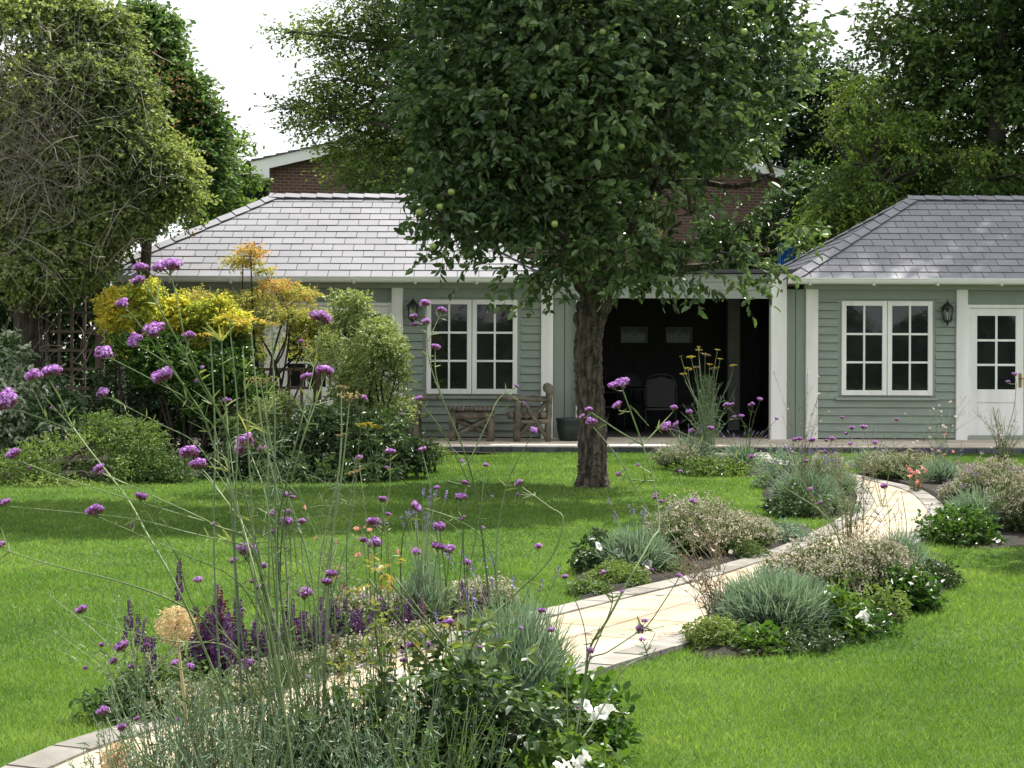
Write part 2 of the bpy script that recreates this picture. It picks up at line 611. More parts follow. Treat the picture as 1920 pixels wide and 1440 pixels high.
g.add([(q[0], q[1], .012) for q in IN] + [(q[0], q[1], .012) for q in OUT], [(i, i + 1, NP_ + i + 1, NP_ + i)[::-1] for i in range(NP_ - 1)])
structure('path_bedding', g, M['soil'])

# flower beds (photo pixels on the ground)
BED_PX = {
    'salvia': [(190, 1400), (215, 1330), (260, 1290), (420, 1232), (600, 1185), (760, 1152), (900, 1140), (990, 1150), (985, 1164), (850, 1196), (560, 1274), (280, 1359), (200, 1385)],
    'near': [(640, 1460), (880, 1352), (1088, 1280), (1130, 1310), (1165, 1370), (1160, 1440), (1150, 1600), (1000, 1750), (300, 1750), (300, 1650)],
    'right_mid': [(1287, 1219), (1400, 1176), (1500, 1134), (1600, 1088), (1690, 1044), (1770, 1056), (1790, 1085), (1745, 1132), (1680, 1170), (1580, 1207), (1450, 1230), (1330, 1236)],
    'left_mid': [(1085, 1132), (1072, 1090), (1140, 1035), (1250, 1010), (1400, 992), (1490, 985), (1526, 1000), (1450, 1035), (1370, 1060), (1290, 1085), (1180, 1112)],
    'bend': [(1436, 905), (1458, 879), (1535, 891), (1580, 906), (1604, 928), (1607, 948), (1585, 968), (1530, 975), (1470, 962), (1430, 935)],
    'right_far': [(1604, 891), (1640, 876), (1750, 868), (1930, 876), (2200, 900), (2200, 1045), (1960, 1030), (1830, 1030), (1756, 1014), (1776, 975), (1768, 951), (1732, 924), (1662, 904)],
    'deck': [(1232, 872), (1238, 853), (1325, 853), (1345, 860), (1455, 877), (1430, 893), (1370, 893), (1290, 886)],
    'left_border': [(-500, 935), (-200, 915), (0, 908), (180, 902), (340, 898), (430, 896), (560, 897), (700, 884), (780, 868), (820, 852), (836, 846), (-500, 800)],
}
BEDS = {k: np.array([G(*q)[:2] for q in v]) for k, v in BED_PX.items()}
for k, pl in BEDS.items():
    S = spline(np.vstack([pl, pl[:1]]), 4)[:-1]
    g = Geo()
    c = S.mean(0)
    n = len(S)
    V = [(x, y, .004) for x, y in S] + [(c[0] + (x - c[0]) * .9, c[1] + (y - c[1]) * .9, .045) for x, y in S]
    Fc = [(i, (i + 1) % n, n + (i + 1) % n, n + i) for i in range(n)] + [tuple(range(n, 2 * n))]
    g.add(V, Fc)
    structure('flower_bed', g, M['soil'])

# lawn sheet to the horizon
m, nt, out = nt_new('lawn_turf')
p = nd(nt, 'BsdfPrincipled', Roughness=.9)
p.inputs['Specular IOR Level'].default_value = .1
tc = nd(nt, 'TexCoord')
nz = nd(nt, 'TexNoise', Scale=.9, Detail=10.0, Roughness=.65)
nt.links.new(tc.outputs['Object'], nz.inputs['Vector'])
col = ramp(nt, nz.outputs['Fac'], [(.3, (.034, .070, .016)), (.55, (.052, .096, .024)), (.75, (.08, .12, .038))])
nt.links.new(col, p.inputs['Base Color'])
nt.links.new(p.outputs[0], out.inputs[0])
g = Geo()
xs = np.linspace(-150, 150, 31)
ys = np.linspace(-60, 300, 37)
V = [(x, y, 0) for y in ys for x in xs]
Fc = [(j * 31 + i, j * 31 + i + 1, (j + 1) * 31 + i + 1, (j + 1) * 31 + i) for j in range(36) for i in range(30)]
structure('lawn', g.add(V, Fc), m)

# grass blades
rng = np.random.default_rng(11)
g = Geo()


def sow(y0, y1, dens, wdt, h, marg):
    n = int((y1 - y0) * 2 * (0.33 * y1 + marg) * dens)
    y = rng.uniform(y0, y1, n)
    x = rng.uniform(-1, 1, n) * (0.33 * y1 + marg)
    k = np.abs(x) < .33 * y + marg
    P = np.stack([x[k], y[k]], 1)
    bad = poly_in(P, PATH_POLY) | (P[:, 1] > 23.58)
    for b in BEDS.values():
        c = b.mean(0)
        bad |= poly_in(P, c + (b - c) * .97)
    P = P[~bad]
    n = len(P)
    P3 = np.c_[P, np.zeros(n)]
    lowf = noise3(P3, .8, 2) * .6 + noise3(P3, 2.3, 5) * .55 + noise3(P3, 6.1, 3) * .35
    ph = rng.uniform(0, 2 * math.pi, n)
    lean = rng.uniform(.2, 1.3, n)
    D = np.stack([np.cos(ph) * lean, np.sin(ph) * lean, np.ones(n)], 1)
    N = rng.normal(0, 1, (n, 3)) * [1, 1, .1]
    v = np.clip(.45 + lowf * .34 + rng.normal(0, .20, n), 0, 1)
    g.scatter('tri', P3, D, N, h * rng.uniform(.45, 1.3, n) * (1 + .25 * lowf), wdt * rng.uniform(.7, 1.3, n), v)


sow(5.2, 8.0, 13000, .0034, .034, 2.6)
sow(8.0, 11.5, 6500, .005, .033, 2.6)
sow(11.5, 16.0, 3400, .007, .032, 3.0)
sow(16.0, 23.6, 1800, .0095, .032, 3.5)
M['grass'] = leaf_mat('grass_blade', [(.058, .118, .022), (.112, .205, .036), (.178, .285, .058), (.31, .41, .13)], trans=.42, rough=.5, spec=.25, warm=(1.2, 1.25, .55))
# paler and darker patches of turf
nt = M['grass'].node_tree
tc = nd(nt, 'TexCoord')
nz = nd(nt, 'TexNoise', Scale=.75, Detail=6.0, Roughness=.65)
nt.links.new(tc.outputs['Object'], nz.inputs['Vector'])
tint = ramp(nt, nz.outputs['Fac'], [(.32, (.70, .82, .75)), (.48, (1.0, 1.0, 1.0)), (.60, (1.12, 1.08, 1.3)), (.74, (1.28, 1.17, 1.7))])
for n_ in [x for x in nt.nodes if x.type in ('BSDF_PRINCIPLED', 'BSDF_TRANSLUCENT')]:
    sock = n_.inputs['Base Color'] if n_.type == 'BSDF_PRINCIPLED' else n_.inputs['Color']
    src = sock.links[0].from_socket
    mul = nd(nt, 'Mix', _data_type='RGBA', _blend_type='MULTIPLY')
    mul.inputs[0].default_value = 1
    nt.links.new(src, mul.inputs[6])
    nt.links.new(tint, mul.inputs[7])
    nt.links.new(mul.outputs[2], sock)
o = part('grass', g, M['grass'], None, kind='stuff')
_props(o, 'short mown green grass covering the lawns on both sides of the path', 'grass')

# terrace
g = Geo()
X0, X1 = -9.0, 14.0
g.box((X0, 23.78, -.1), (X1, 31.0, DK - .004))
structure('terrace', g, M['stone'])
g = Geo()
rng = np.random.default_rng(5)
x = X0
while x < X1:
    wd = .225
    g.box((x + .004, 23.62, -.1), (x + wd - .004, 23.775, DK - .006 + rng.uniform(-.002, .002)), rng.uniform())
    x += wd
structure('terrace_edging', g, M['kerb'])
g = Geo()
x = X0
row = 0
y = 23.78
while y < 30.5:
    dy = (.45, .6, .3)[row % 3]
    x = X0 + rng.uniform(0, .5)
    while x < X1:
        wd = rng.choice([.45, .6, .75, .9])
        g.box((x + .005, y + .005, DK - .004), (x + wd - .005, y + dy - .005, DK + .004 + rng.uniform(0, .002)), rng.uniform())
        x += wd
    y += dy
    row += 1
M['flag'] = solid('terrace_flag', (.56, .49, .39), (.46, .40, .32), rough=.85, scale=2.3, vmix=.16, bump=.15, bscale=25)
structure('paving', g, M['flag'])
DK += .005


# ------------------------------------------------------------------ garden wings
def casement_window(root, X0, s, u0, u1, z0, z1, n=2):
    """window between local u0..u1; frame proud of the boards; returns nothing"""
    def xx(u): return X0 + s * u
    y = FY - .035
    g = Geo()
    # outer frame (dark shadow gap behind) and sill
    g.box((xx(u0 - .05), y + .02, z0 - .03), (xx(u1 + .05), FY + .1, z1 + .03))
    fr = part('window_frame', g, M['sage_trim'], root)
    g = Geo()
    g.bbox((xx(u0 - .09), y - .035, z0 - .075), (xx(u1 + .09), FY + .05, z0 - .035), .008)
    part('sill', g, M['sage_trim'], fr)
    wd = (u1 - u0) / n
    for k in range(n):
        a, b = u0 + k * wd + .005, u0 + (k + 1) * wd - .005
        ca = min(xx(a), xx(b))
        cb = max(xx(a), xx(b))
        st = .072
        g = Geo()
        yf = y - .025
        g.bbox((ca, yf, z0), (ca + st, y + .03, z1))
        g.bbox((cb - st, yf, z0), (cb, y + .03, z1))
        g.box((ca + st, yf + .002, z0), (cb - st, y + .03, z0 + st + .006))
        g.box((ca + st, yf + .002, z1 - st), (cb - st, y + .03, z1))
        gb = .032
        mxm = (ca + cb) / 2
        g.bbox((mxm - gb / 2, yf + .008, z0 + st + .006), (mxm + gb / 2, y + .022, z1 - st), .008)
        for q in (1, 2):
            zz = z0 + st + (z1 - z0 - 2 * st) * q / 3
            g.box((ca + st, yf + .011, zz - gb / 2), (mxm - gb / 2, y + .02, zz + gb / 2))
            g.box((mxm + gb / 2, yf + .011, zz - gb / 2), (cb - st, y + .02, zz + gb / 2))
        cs = part('casement', g, M['white'], root)
        g = Geo()
        g.box((ca + st - .01, y + .004, z0 + st - .005), (cb - st + .01, y + .012, z1 - st + .01))
        part('glass_pane', g, M['glass'], cs)


def boards(g, xa, xb, z0, z1, lap, rng, z_off=0.0):
    """lapped weatherboards between xa..xb"""
    xa, xb = min(xa, xb), max(xa, xb)
    k0 = int(math.floor((z0 - z_off) / lap))
    k1 = int(math.ceil((z1 - z_off) / lap))
    for k in range(k0, k1):
        a, b = z_off + k * lap, z_off + (k + 1) * lap
        a2, b2 = max(a, z0), min(b, z1)
        if b2 - a2 < .004:
            continue
        f0, f1 = (a2 - a) / lap, (b2 - a) / lap
        if f1 > .95:
            f1 = .95
            b2 = a + lap * .95
        yb = lambda f: FY - .034 + .020 * f
        v = np.random.default_rng(k + 50).uniform(.3, .7)
        g.add([(xa, yb(f0), a2), (xb, yb(f0), a2), (xb, yb(f1), b2), (xa, yb(f1), b2), (xa, FY, a2), (xb, FY, a2)],
              [(0, 1, 2, 3)], v)
        g.add([(xa, yb(f0), a2), (xb, yb(f0), a2), (xa, FY, a2), (xb, FY, a2)], [(2, 3, 1, 0)], .5, 1)


def slate_slope(g, eL, eR, rR, rL, courses, wid, rng, lift=.014):
    """real slates over a trapezoid eave-left, eave-right, ridge-right, ridge-left"""
    eL, eR, rR, rL = [np.asarray(q, float) for q in (eL, eR, rR, rL)]
    ax = unit(eR - eL)
    up = (rL - eL) - ax * np.dot(rL - eL, ax)
    H = np.linalg.norm(up)
    up = up / H
    nrm = np.cross(ax, up)
    if nrm[2] < 0: nrm = -nrm
    Wd = np.linalg.norm(eR - eL)
    l1 = np.dot(rL - eL, ax)
    r1 = np.dot(rR - eL, ax)
    for c in range(courses):
        h0, h1 = H * c / courses, H * (c + 1) / courses
        off = (c % 2) * wid / 2 + rng.uniform(-.008, .008)
        k0 = int(-wid // wid) - 1
        x = -wid + off - wid
        while x < Wd + wid:
            a, b = x + .0045, x + wid - .0045
            x += wid
            def cl(t, h):
                lo = l1 * h / H
                hi = Wd + (r1 - Wd) * h / H
                return min(max(t, lo), hi)
            p = [(cl(a, h0), h0), (cl(b, h0), h0), (cl(b, h1 + .01), min(h1 + .01, H)), (cl(a, h1 + .01), min(h1 + .01, H))]
            if p[1][0] - p[0][0] < .005 and p[2][0] - p[3][0] < .005:
                continue
            li = lift + rng.uniform(-.002, .003)
            top = [eL + ax * t + up * h + nrm * (li if i < 2 else .003) for i, (t, h) in enumerate(p)]
            bot = [q - nrm * .011 for q in top]
            g.add(top + bot, [(0, 1, 2, 3)], rng.uniform(), 0)
            g.add(top + bot, [(4, 5, 1, 0), (5, 6, 2, 1), (7, 4, 0, 3)], .5, 1)


def ridge_run(g, a, b, n, wid, lift, rng, drop=.075):
    """overlapping angled cap tiles from a up to b"""
    a, b = np.asarray(a, float), np.asarray(b, float)
    d = unit(b - a)
    sd = unit(np.cross(d, (0, 0, 1)))
    L = np.linalg.norm(b - a) / n
    for i in range(n):
        p0 = a + (b - a) * i / n
        p1 = p0 + d * (L + .03)
        hi = np.array([0, 0, lift + .014 + rng.uniform(0, .003)])
        lo = np.array([0, 0, lift - .002])
        dn = np.array([0, 0, -drop])
        T = [p0 - sd * wid + hi + dn, p0 + hi, p0 + sd * wid + hi + dn, p1 - sd * wid + lo + dn, p1 + lo, p1 + sd * wid + lo + dn]
        Bt = [q - np.array([0, 0, .022]) for q in T]
        g.add(T + Bt, [(0, 1, 4, 3), (1, 2, 5, 4)], rng.uniform())
        g.add(T + Bt, [(6, 7, 1, 0), (7, 8, 2, 1), (6, 0, 3, 9), (2, 8, 11, 5)], .5, 1)


def lantern(X, label):
    t = thing('wall_lantern', (X, FY - .03, 1.86), label, 'wall lantern', 'lanterns on the garden building walls')
    y = FY - .14
    g = Geo()
    z0 = 2.27
    g.box((X - .035, FY - .05, 1.98), (X + .035, FY - .026, 2.16))
    g.tube(spline([(X, FY - .05, 2.02), (X, FY - .09, 1.93), (X, y, 1.925)], 4), .009, 6)
    part('bracket', g, M['iron'], t)
    g = Geo()
    n = 6
    a0 = math.pi / 6
    ang = [a0 + i * math.pi / 3 for i in range(6)]
    def ring(r_, z): return [np.array([X + r_ * math.cos(a), y + r_ * math.sin(a), z]) for a in ang]
    lo, hi = ring(.062, 1.965), ring(.085, 2.16)
    for i in range(6):
        g.tube([lo[i], hi[i]], .008, 5)
        g.tube([lo[i], lo[(i + 1) % 6]], .008, 5)
        g.tube([hi[i], hi[(i + 1) % 6]], .011, 5)
    g.lathe((X, y, 0), [(.0, 1.885), (.012, 1.89), (.018, 1.91), (.008, 1.92), (.045, 1.94), (.066, 1.955), (.066, 1.968), (0, 1.968)], 12)
    part('cage', g, M['iron'], t)
    g = Geo()
    g.lathe((X, y, 0), [(.104, 2.15), (.107, 2.165), (.07, 2.205), (.035, 2.235), (.018, 2.25), (.02, 2.262), (.006, 2.275), (.010, 2.285), (0, 2.30)], 12)
    part('cap', g, M['iron'], t)
    g = Geo()
    lo, hi = ring(.054, 1.97), ring(.077, 2.155)
    g.add(lo + hi, [(i, (i + 1) % 6, 6 + (i + 1) % 6, 6 + i) for i in range(6)])
    part('glass', g, M['lamp_glass'], t)
    g = Geo()
    g.tube([(X, y, 1.97), (X, y, 2.05)], .012, 6)
    g.ball((X, y, 2.075), (.018, .018, .03), 8, 6)
    part('bulb', g, M['white2'], t)


m, nt, out = nt_new('lamp_glass')
tr = nd(nt, 'BsdfTransparent', Color=(.9, .93, .93, 1))
gl = nd(nt, 'BsdfGlossy', Roughness=.05)
mxs = nd(nt, 'MixShader', Fac=.2)
nt.links.new(tr.outputs[0], mxs.inputs[1])
nt.links.new(gl.outputs[0], mxs.inputs[2])
nt.links.new(mxs.outputs[0], out.inputs[0])
M['lamp_glass'] = m

ZP = 2.50      # underside of eaves
WIN = [(.558, 1.995)]


def door_leaf(root, xa, xb, z0, z1, handle_at=None):
    y = FY + .03
    st = .125
    xa, xb = min(xa, xb), max(xa, xb)
    g = Geo()
    zg0, zg1 = .885, z1 - .12
    g.bbox((xa, y, z0), (xa + st, y + .045, z1), .006)
    g.bbox((xb - st, y, z0), (xb, y + .045, z1), .006)
    g.box((xa + st, y + .002, zg1), (xb - st, y + .045, z1))
    g.box((xa + st, y + .002, z0), (xb - st, y + .045, z0 + .22))
    g.box((xa + st, y + .002, zg0 - .20), (xb - st, y + .045, zg0))
    g.box((xa + st + .02, y + .016, z0 + .24), (xb - st - .02, y + .034, zg0 - .22))
    g.box((xa + st, y + .022, z0 + .22), (xb - st, y + .030, zg0 - .2))
    gb = .034
    xm = (xa + xb) / 2
    g.box((xm - gb / 2, y + .006, zg0), (xm + gb / 2, y + .04, zg1))
    for q in (1, 2):
        zz = zg0 + (zg1 - zg0) * q / 3
        g.box((xa + st, y + .009, zz - gb / 2), (xm - gb / 2, y + .038, zz + gb / 2))
        g.box((xm + gb / 2, y + .009, zz - gb / 2), (xb - st, y + .038, zz + gb / 2))
    d = part('door', g, M['white'], root)
    g = Geo()
    g.box((xa + st - .01, y + .02, zg0 - .005), (xb - st + .01, y + .028, zg1 + .005))
    part('glass_pane', g, M['glass'], d)
    if handle_at is not None:
        g = Geo()
        g.box((handle_at - .022, y - .012, .92), (handle_at + .022, y - .001, 1.14))
        g.tube([(handle_at, y - .01, 1.06), (handle_at, y - .05, 1.06)], .009, 6)
        g.tube([(handle_at, y - .05, 1.06), (handle_at + .10, y - .05, 1.055)], .009, 6)
        part('handle', g, M['brass'], d)
    return d


def wing(X0, s, label, seed, ov0, wood_extra):
    """a hipped garden building; u runs away from the open shelter"""
    rng = np.random.default_rng(seed)
    xx = lambda u: X0 + s * u
    root = thing('summer_house', (xx(3.45), FY, DK), label, 'summer house')
    U = [(0, .19), (2.36, 2.54), (4.36, 4.54), (6.71, 6.9)]
    bays = [(.19, 2.36), (4.54, 6.71)]
    # wall: dark box behind + boards
    g = Geo()
    a, b = sorted((xx(.10), xx(6.8)))
    for p0, p1 in [((a, FY + .1, DK), (b, FY + .16, 2.48)), ((a, 29.7, DK), (b, 29.8, 2.48)), ((a, FY + .16, DK), (a + .08, 29.7, 2.48)), ((b - .08, FY + .16, DK), (b, 29.7, 2.48))]:
        g.box(p0, p1)
    part('inner_wall', g, M['sage_flat'], root)
    for (b0, b1) in bays:
        g = Geo()
        w0, w1 = b0 + .368, b0 + 1.805
        zt, zb = 2.30, .72
        boards(g, xx(b0), xx(b1), DK + .02, zb, .127, rng, .09)
        boards(g, xx(b0), xx(w0 - .05), zb, zt, .127, rng, .09)
        boards(g, xx(w1 + .05), xx(b1), zb, zt, .127, rng, .09)
        xa, xb = sorted((xx(b0), xx(b1)))
        g.box((xa, FY + .001, DK), (xb, FY + .09, .72), .5, 1)
        for q0, q1 in ((xx(b0), xx(w0 - .05)), (xx(w1 + .05), xx(b1))):
            xa, xb = sorted((q0, q1))
            g.box((xa, FY + .001, .72), (xb, FY + .09, 2.30), .5, 1)
        part('weatherboard_wall', g, [M['sage'], M['sage_gap']], root)
    # wide frieze boards, corner trims beside windows
    g = Geo()
    for (b0, b1) in bays:
        xa, xb = sorted((xx(b0), xx(b1)))
        g.box((xa, FY - .036, 2.30), (xb, FY + .09, 2.45))
    xa, xb = sorted((xx(2.54), xx(4.36)))
    g.box((xa, FY + .02, 2.22), (xb, FY + .1, 2.45))
    part('frieze_board', g, M['sage_flat'], root)
    g = Geo()
    xa, xb = sorted((xx(-.02), xx(6.92)))
    g.box((xa, FY - .075, 2.45), (xb, FY + .09, 2.53))
    part('eaves_beam', g, M['sage_trim'], root)
    for (u0, u1) in U:
        xa, xb = sorted((xx(u0), xx(u1)))
        g = Geo()
        g.bbox((xa, FY - .07, DK), (xb, FY + .09, 2.45), .008)
        part('post', g, M['white'], root)
    for (b0, b1) in bays:
        casement_window(root, X0, s, b0 + .368, b0 + 1.805, .79, 2.268)
    # doors
    g = Geo()
    xa, xb = sorted((xx(2.54), xx(4.36)))
    for q0, q1 in ((xa, xa + .045), (xb - .045, xb)):
        g.box((q0, FY - .01, DK + .06), (q1, FY + .09, 2.22))
    g.box((xa + .045, FY - .008, 2.17), (xb - .045, FY + .09, 2.218))
    part('door_frame', g, M['white'], root)
    g = Geo()
    g.bbox((xa, FY - .05, DK), (xb, FY + .09, DK + .06))
    part('threshold', g, M['sage_trim'], root)
    xm = (xa + xb) / 2
    door_leaf(root, xa + .05, xm - .004, DK + .065, 2.166, handle_at=xm - .06)
    door_leaf(root, xm + .004, xb - .05, DK + .065, 2.166)
    for zz in (.45, 1.1, 1.95):
        g = Geo()
        xh = xa + .048
        g.tube([(xh, FY + .022, zz), (xh, FY + .022, zz + .09)], .008, 6)
        part('hinge', g, M['iron'], root)
    # soffit + fascia + roof
    e0, e1 = sorted((xx(-ov0), xx(7.2)))
    yF, yB, yR = FY - .38, 30.22, 27.72
    zE, zR = 2.60, 4.075
    hb = 2.5
    g = Geo()
    g.box((e0 + .02, yF + .03, 2.531), (e1 - .02, yB - .03, 2.552))
    part('soffit', g, M['white'], root)
    g = Geo()
    g.box((e0 + .01, yF + .018, 2.53), (e1 - .01, yF + .03, 2.60))
    g.box((e0 + .01, yF + .031, 2.53), (e0 + .03, yB, 2.60))
    g.box((e1 - .03, yF + .031, 2.53), (e1 - .01, yB, 2.60))
    part('fascia', g, M['white'], root)
    A, B = np.array([e0, yF - .02, zE]), np.array([e1, yF - .02, zE])
    Cb, Db = np.array([e1, yB, zE]), np.array([e0, yB, zE])
    R0, R1 = np.array([e0 + hb, yR, zR]), np.array([e1 - hb, yR, zR])
    g = Geo()
    dz = np.array([0, 0, -.012])
    g.add([A + dz, B + dz, Cb + dz, Db + dz, R0 + dz, R1 + dz], [(0, 1, 5, 4), (1, 2, 5), (2, 3, 4, 5), (3, 0, 4)], .5, 1)
    slate_slope(g, A, B, R1, R0, 13, .335, rng)
    slate_slope(g, B, Cb, R1, R1, 13, .335, rng)
    slate_slope(g, Db, A, R0, R0, 13, .335, rng)
    slate_slope(g, Cb, Db, R0, R1, 13, .335, rng)
    part('roof', g, [M['slate'], M['slate_dark']], root)
    g = Geo()
    ridge_run(g, A, R0, 12, .135, .05, rng, .07)
    ridge_run(g, B, R1, 12, .135, .05, rng, .07)
    ridge_run(g, Db, R0, 12, .135, .05, rng, .07)
    ridge_run(g, Cb, R1, 12, .135, .05, rng, .07)
    ridge_run(g, R0 - [.08, 0, 0], R1 + [.08, 0, 0], 9, .13, .045, rng, .075)
    part('ridge_tiles', g, [M['slate'], M['slate_dark']], root)
    # gutters
    g = Geo()
    pf = []
    for i in range(9):
        a_ = math.pi * i / 8
        pf.append((yF - .055 - .055 * math.cos(a_), 2.600 - .075 * math.sin(a_)))
    pf = pf + [(y_ * 1.0, z_) for y_, z_ in [(yF + .0, 2.605), (yF - .11, 2.605)]]
    g.prism_x(pf, e0 - .03, e1 + .03)
    g.box((e0 - .03, yF - .122, 2.597), (e1 + .03, yF - .108, 2.613))
    part('gutter', g, M['white2'], root)
    n = 8
    for i in range(n):
        g = Geo()
        x = e0 + .3 + (e1 - e0 - .6) * i / (n - 1)
        g.prism_x([(yF - .118, 2.58), (yF - .07, 2.512), (yF + .01, 2.515), (yF + .01, 2.505), (yF - .078, 2.499), (yF - .13, 2.575)], x - .018, x + .018)
        part('gutter_bracket', g, M['white2'], root)
    lantern(xx(2.2), ('black iron lantern on the right-hand green wall, between the window and the white door'
                      if s > 0 else 'black iron lantern on the left building wall, beside the window and a white post'))
    return root


wing(.646, -1, 'sage green weatherboarded summer house with pale sunlit slate roof, behind the shrubs', 21, .06, 0)
wing(4.616, 1, 'sage green weatherboarded summer house with darker grey slate roof and white glazed door', 22, .31, 0)

# ------------------------------------------------------------------ open shelter between the wings
sh = thing('open_shelter', (2.6, FY, DK), 'dark open-fronted flat-roofed shelter between the two slate-roofed summer houses', 'shelter')
for xa, xb in ((.655, 1.0), (4.31, 4.61)):
    xq = (xa + xb) / 2
    g = Geo()
    prof = [(xa, FY + .05), (xa, FY - .005), (xq - .007, FY - .005), (xq - .007, FY + .02), (xq + .007, FY + .02), (xq + .007, FY - .005), (xb, FY - .005), (xb, FY + .05)]
    n = len(prof)
    g.add([(x, y, DK) for x, y in prof] + [(x, y, 2.45) for x, y in prof], [(i, (i + 1) % n, n + (i + 1) % n, n + i) for i in range(n)])
    part('side_panel', g, M['sage_flat'], sh)
for xa, xb in ((1.0, 1.06), (4.055, 4.305)):
    g = Geo()
    if xb - xa < .1: xb = 1.10; xa = 1.002
    g.bbox((xa, FY - .13, DK), (xb, FY + .06, 2.72 if xa > 3 else 2.30), .01)
    part('post', g, M['white'], sh)
g = Geo()
for i, z in enumerate((2.30, 2.43, 2.56)):
    g.box((.66, FY - .10 + .006 * (i % 2), z), (4.05, FY - .03, z + .124))
part('fascia_boards', g, M['sage_trim'], sh)
g = Geo()
g.box((.66, FY - .16, 2.70), (4.60, 30.1, 2.76))
part('roof', g, M['slate_dark'], sh)
g = Geo()
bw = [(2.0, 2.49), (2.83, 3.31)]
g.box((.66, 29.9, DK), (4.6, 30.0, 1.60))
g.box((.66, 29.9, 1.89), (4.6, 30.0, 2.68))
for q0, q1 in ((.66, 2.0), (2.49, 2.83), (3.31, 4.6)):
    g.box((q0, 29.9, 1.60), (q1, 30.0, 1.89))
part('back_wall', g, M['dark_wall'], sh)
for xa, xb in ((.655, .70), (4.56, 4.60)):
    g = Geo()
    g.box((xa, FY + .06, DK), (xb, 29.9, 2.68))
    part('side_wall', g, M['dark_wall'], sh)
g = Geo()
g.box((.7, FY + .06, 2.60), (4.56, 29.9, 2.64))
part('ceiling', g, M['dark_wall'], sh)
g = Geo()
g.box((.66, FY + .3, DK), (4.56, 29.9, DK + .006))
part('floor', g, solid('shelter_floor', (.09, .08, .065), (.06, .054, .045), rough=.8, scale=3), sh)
g = Geo()
g.bbox((3.72, 28.0, DK), (3.93, 28.2, 2.6), .01)
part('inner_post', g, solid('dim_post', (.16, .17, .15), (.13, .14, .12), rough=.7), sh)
m, nt, out = nt_new('leaded_glass')
p = nd(nt, 'BsdfPrincipled', Roughness=.35)
tcn = nd(nt, 'TexCoord')
nzg = nd(nt, 'TexNoise', Scale=14.0, Detail=3.0)
nt.links.new(tcn.outputs['Object'], nzg.inputs['Vector'])
nt.links.new(ramp(nt, nzg.outputs['Fac'], [(.4, (.30, .33, .32)), (.6, (.20, .23, .22))]), p.inputs['Base Color'])
tl = nd(nt, 'BsdfTranslucent', Color=(.16, .18, .175, 1))
mxs = nd(nt, 'MixShader', Fac=.6)
nt.links.new(p.outputs[0], mxs.inputs[1])
nt.links.new(tl.outputs[0], mxs.inputs[2])
nt.links.new(mxs.outputs[0], out.inputs[0])
M['lead_glass'] = m
M['stain'] = solid('stained_glass_green', (.03, .06, .045), (.02, .03, .05), rough=.2)
for (q0, q1), lab in zip(bw, ('left leaded glass panel with a dark diamond, in the dark back wall of the shelter', 'right leaded glass panel, dimmer, in the dark back wall of the shelter')):
    wdw = thing('stained_glass_panel', ((q0 + q1) / 2, 29.95, 1.60), lab, 'glass panel', 'leaded glass panels at the back of the shelter')
    g = Geo()
    g.box((q0, 29.945, 1.60), (q1, 29.952, 1.89))
    part('glass', g, M['lead_glass'], wdw)
    g = Geo()
    g.box((q0, 29.88, 1.60), (q0 + .02, 29.94, 1.89)); g.box((q1 - .02, 29.88, 1.60), (q1, 29.94, 1.89))
    g.box((q0 + .02, 29.882, 1.60), (q1 - .02, 29.94, 1.617)); g.box((q0 + .02, 29.882, 1.873), (q1 - .02, 29.94, 1.89))
    part('frame', g, M['sage_trim'], wdw)
    g = Geo()
    for i in range(1, 8):
        x = q0 + .02 + (q1 - q0 - .04) * i / 8
        g.box((x - .004, 29.936, 1.617), (x + .004, 29.9445, 1.76 if i in (3, 4, 5) else 1.873))
    g.box((q0 + .02, 29.93, 1.775), (q1 - .02, 29.9355, 1.783))
    part('lead_came', g, M['iron'], wdw)
    g = Geo()
    cx = (q0 + q1) / 2
    g.add([(cx - .07, 29.929, 1.79), (cx, 29.929, 1.71), (cx + .07, 29.929, 1.79), (cx, 29.929, 1.87)], [(0, 1, 2, 3)])
    for sx in (-.14, .14):
        g.add([(cx + sx - .04, 29.929, 1.78), (cx + sx, 29.929, 1.75), (cx + sx + .04, 29.929, 1.78), (cx + sx, 29.929, 1.81)], [(0, 1, 2, 3)])
    part('stained_motif', g, M['stain'], wdw)

# shelter furniture
M['metal_ch'] = solid('dark_grey_metal', (.022, .025, .026), (.016, .018, .019), rough=.5, spec=.3)


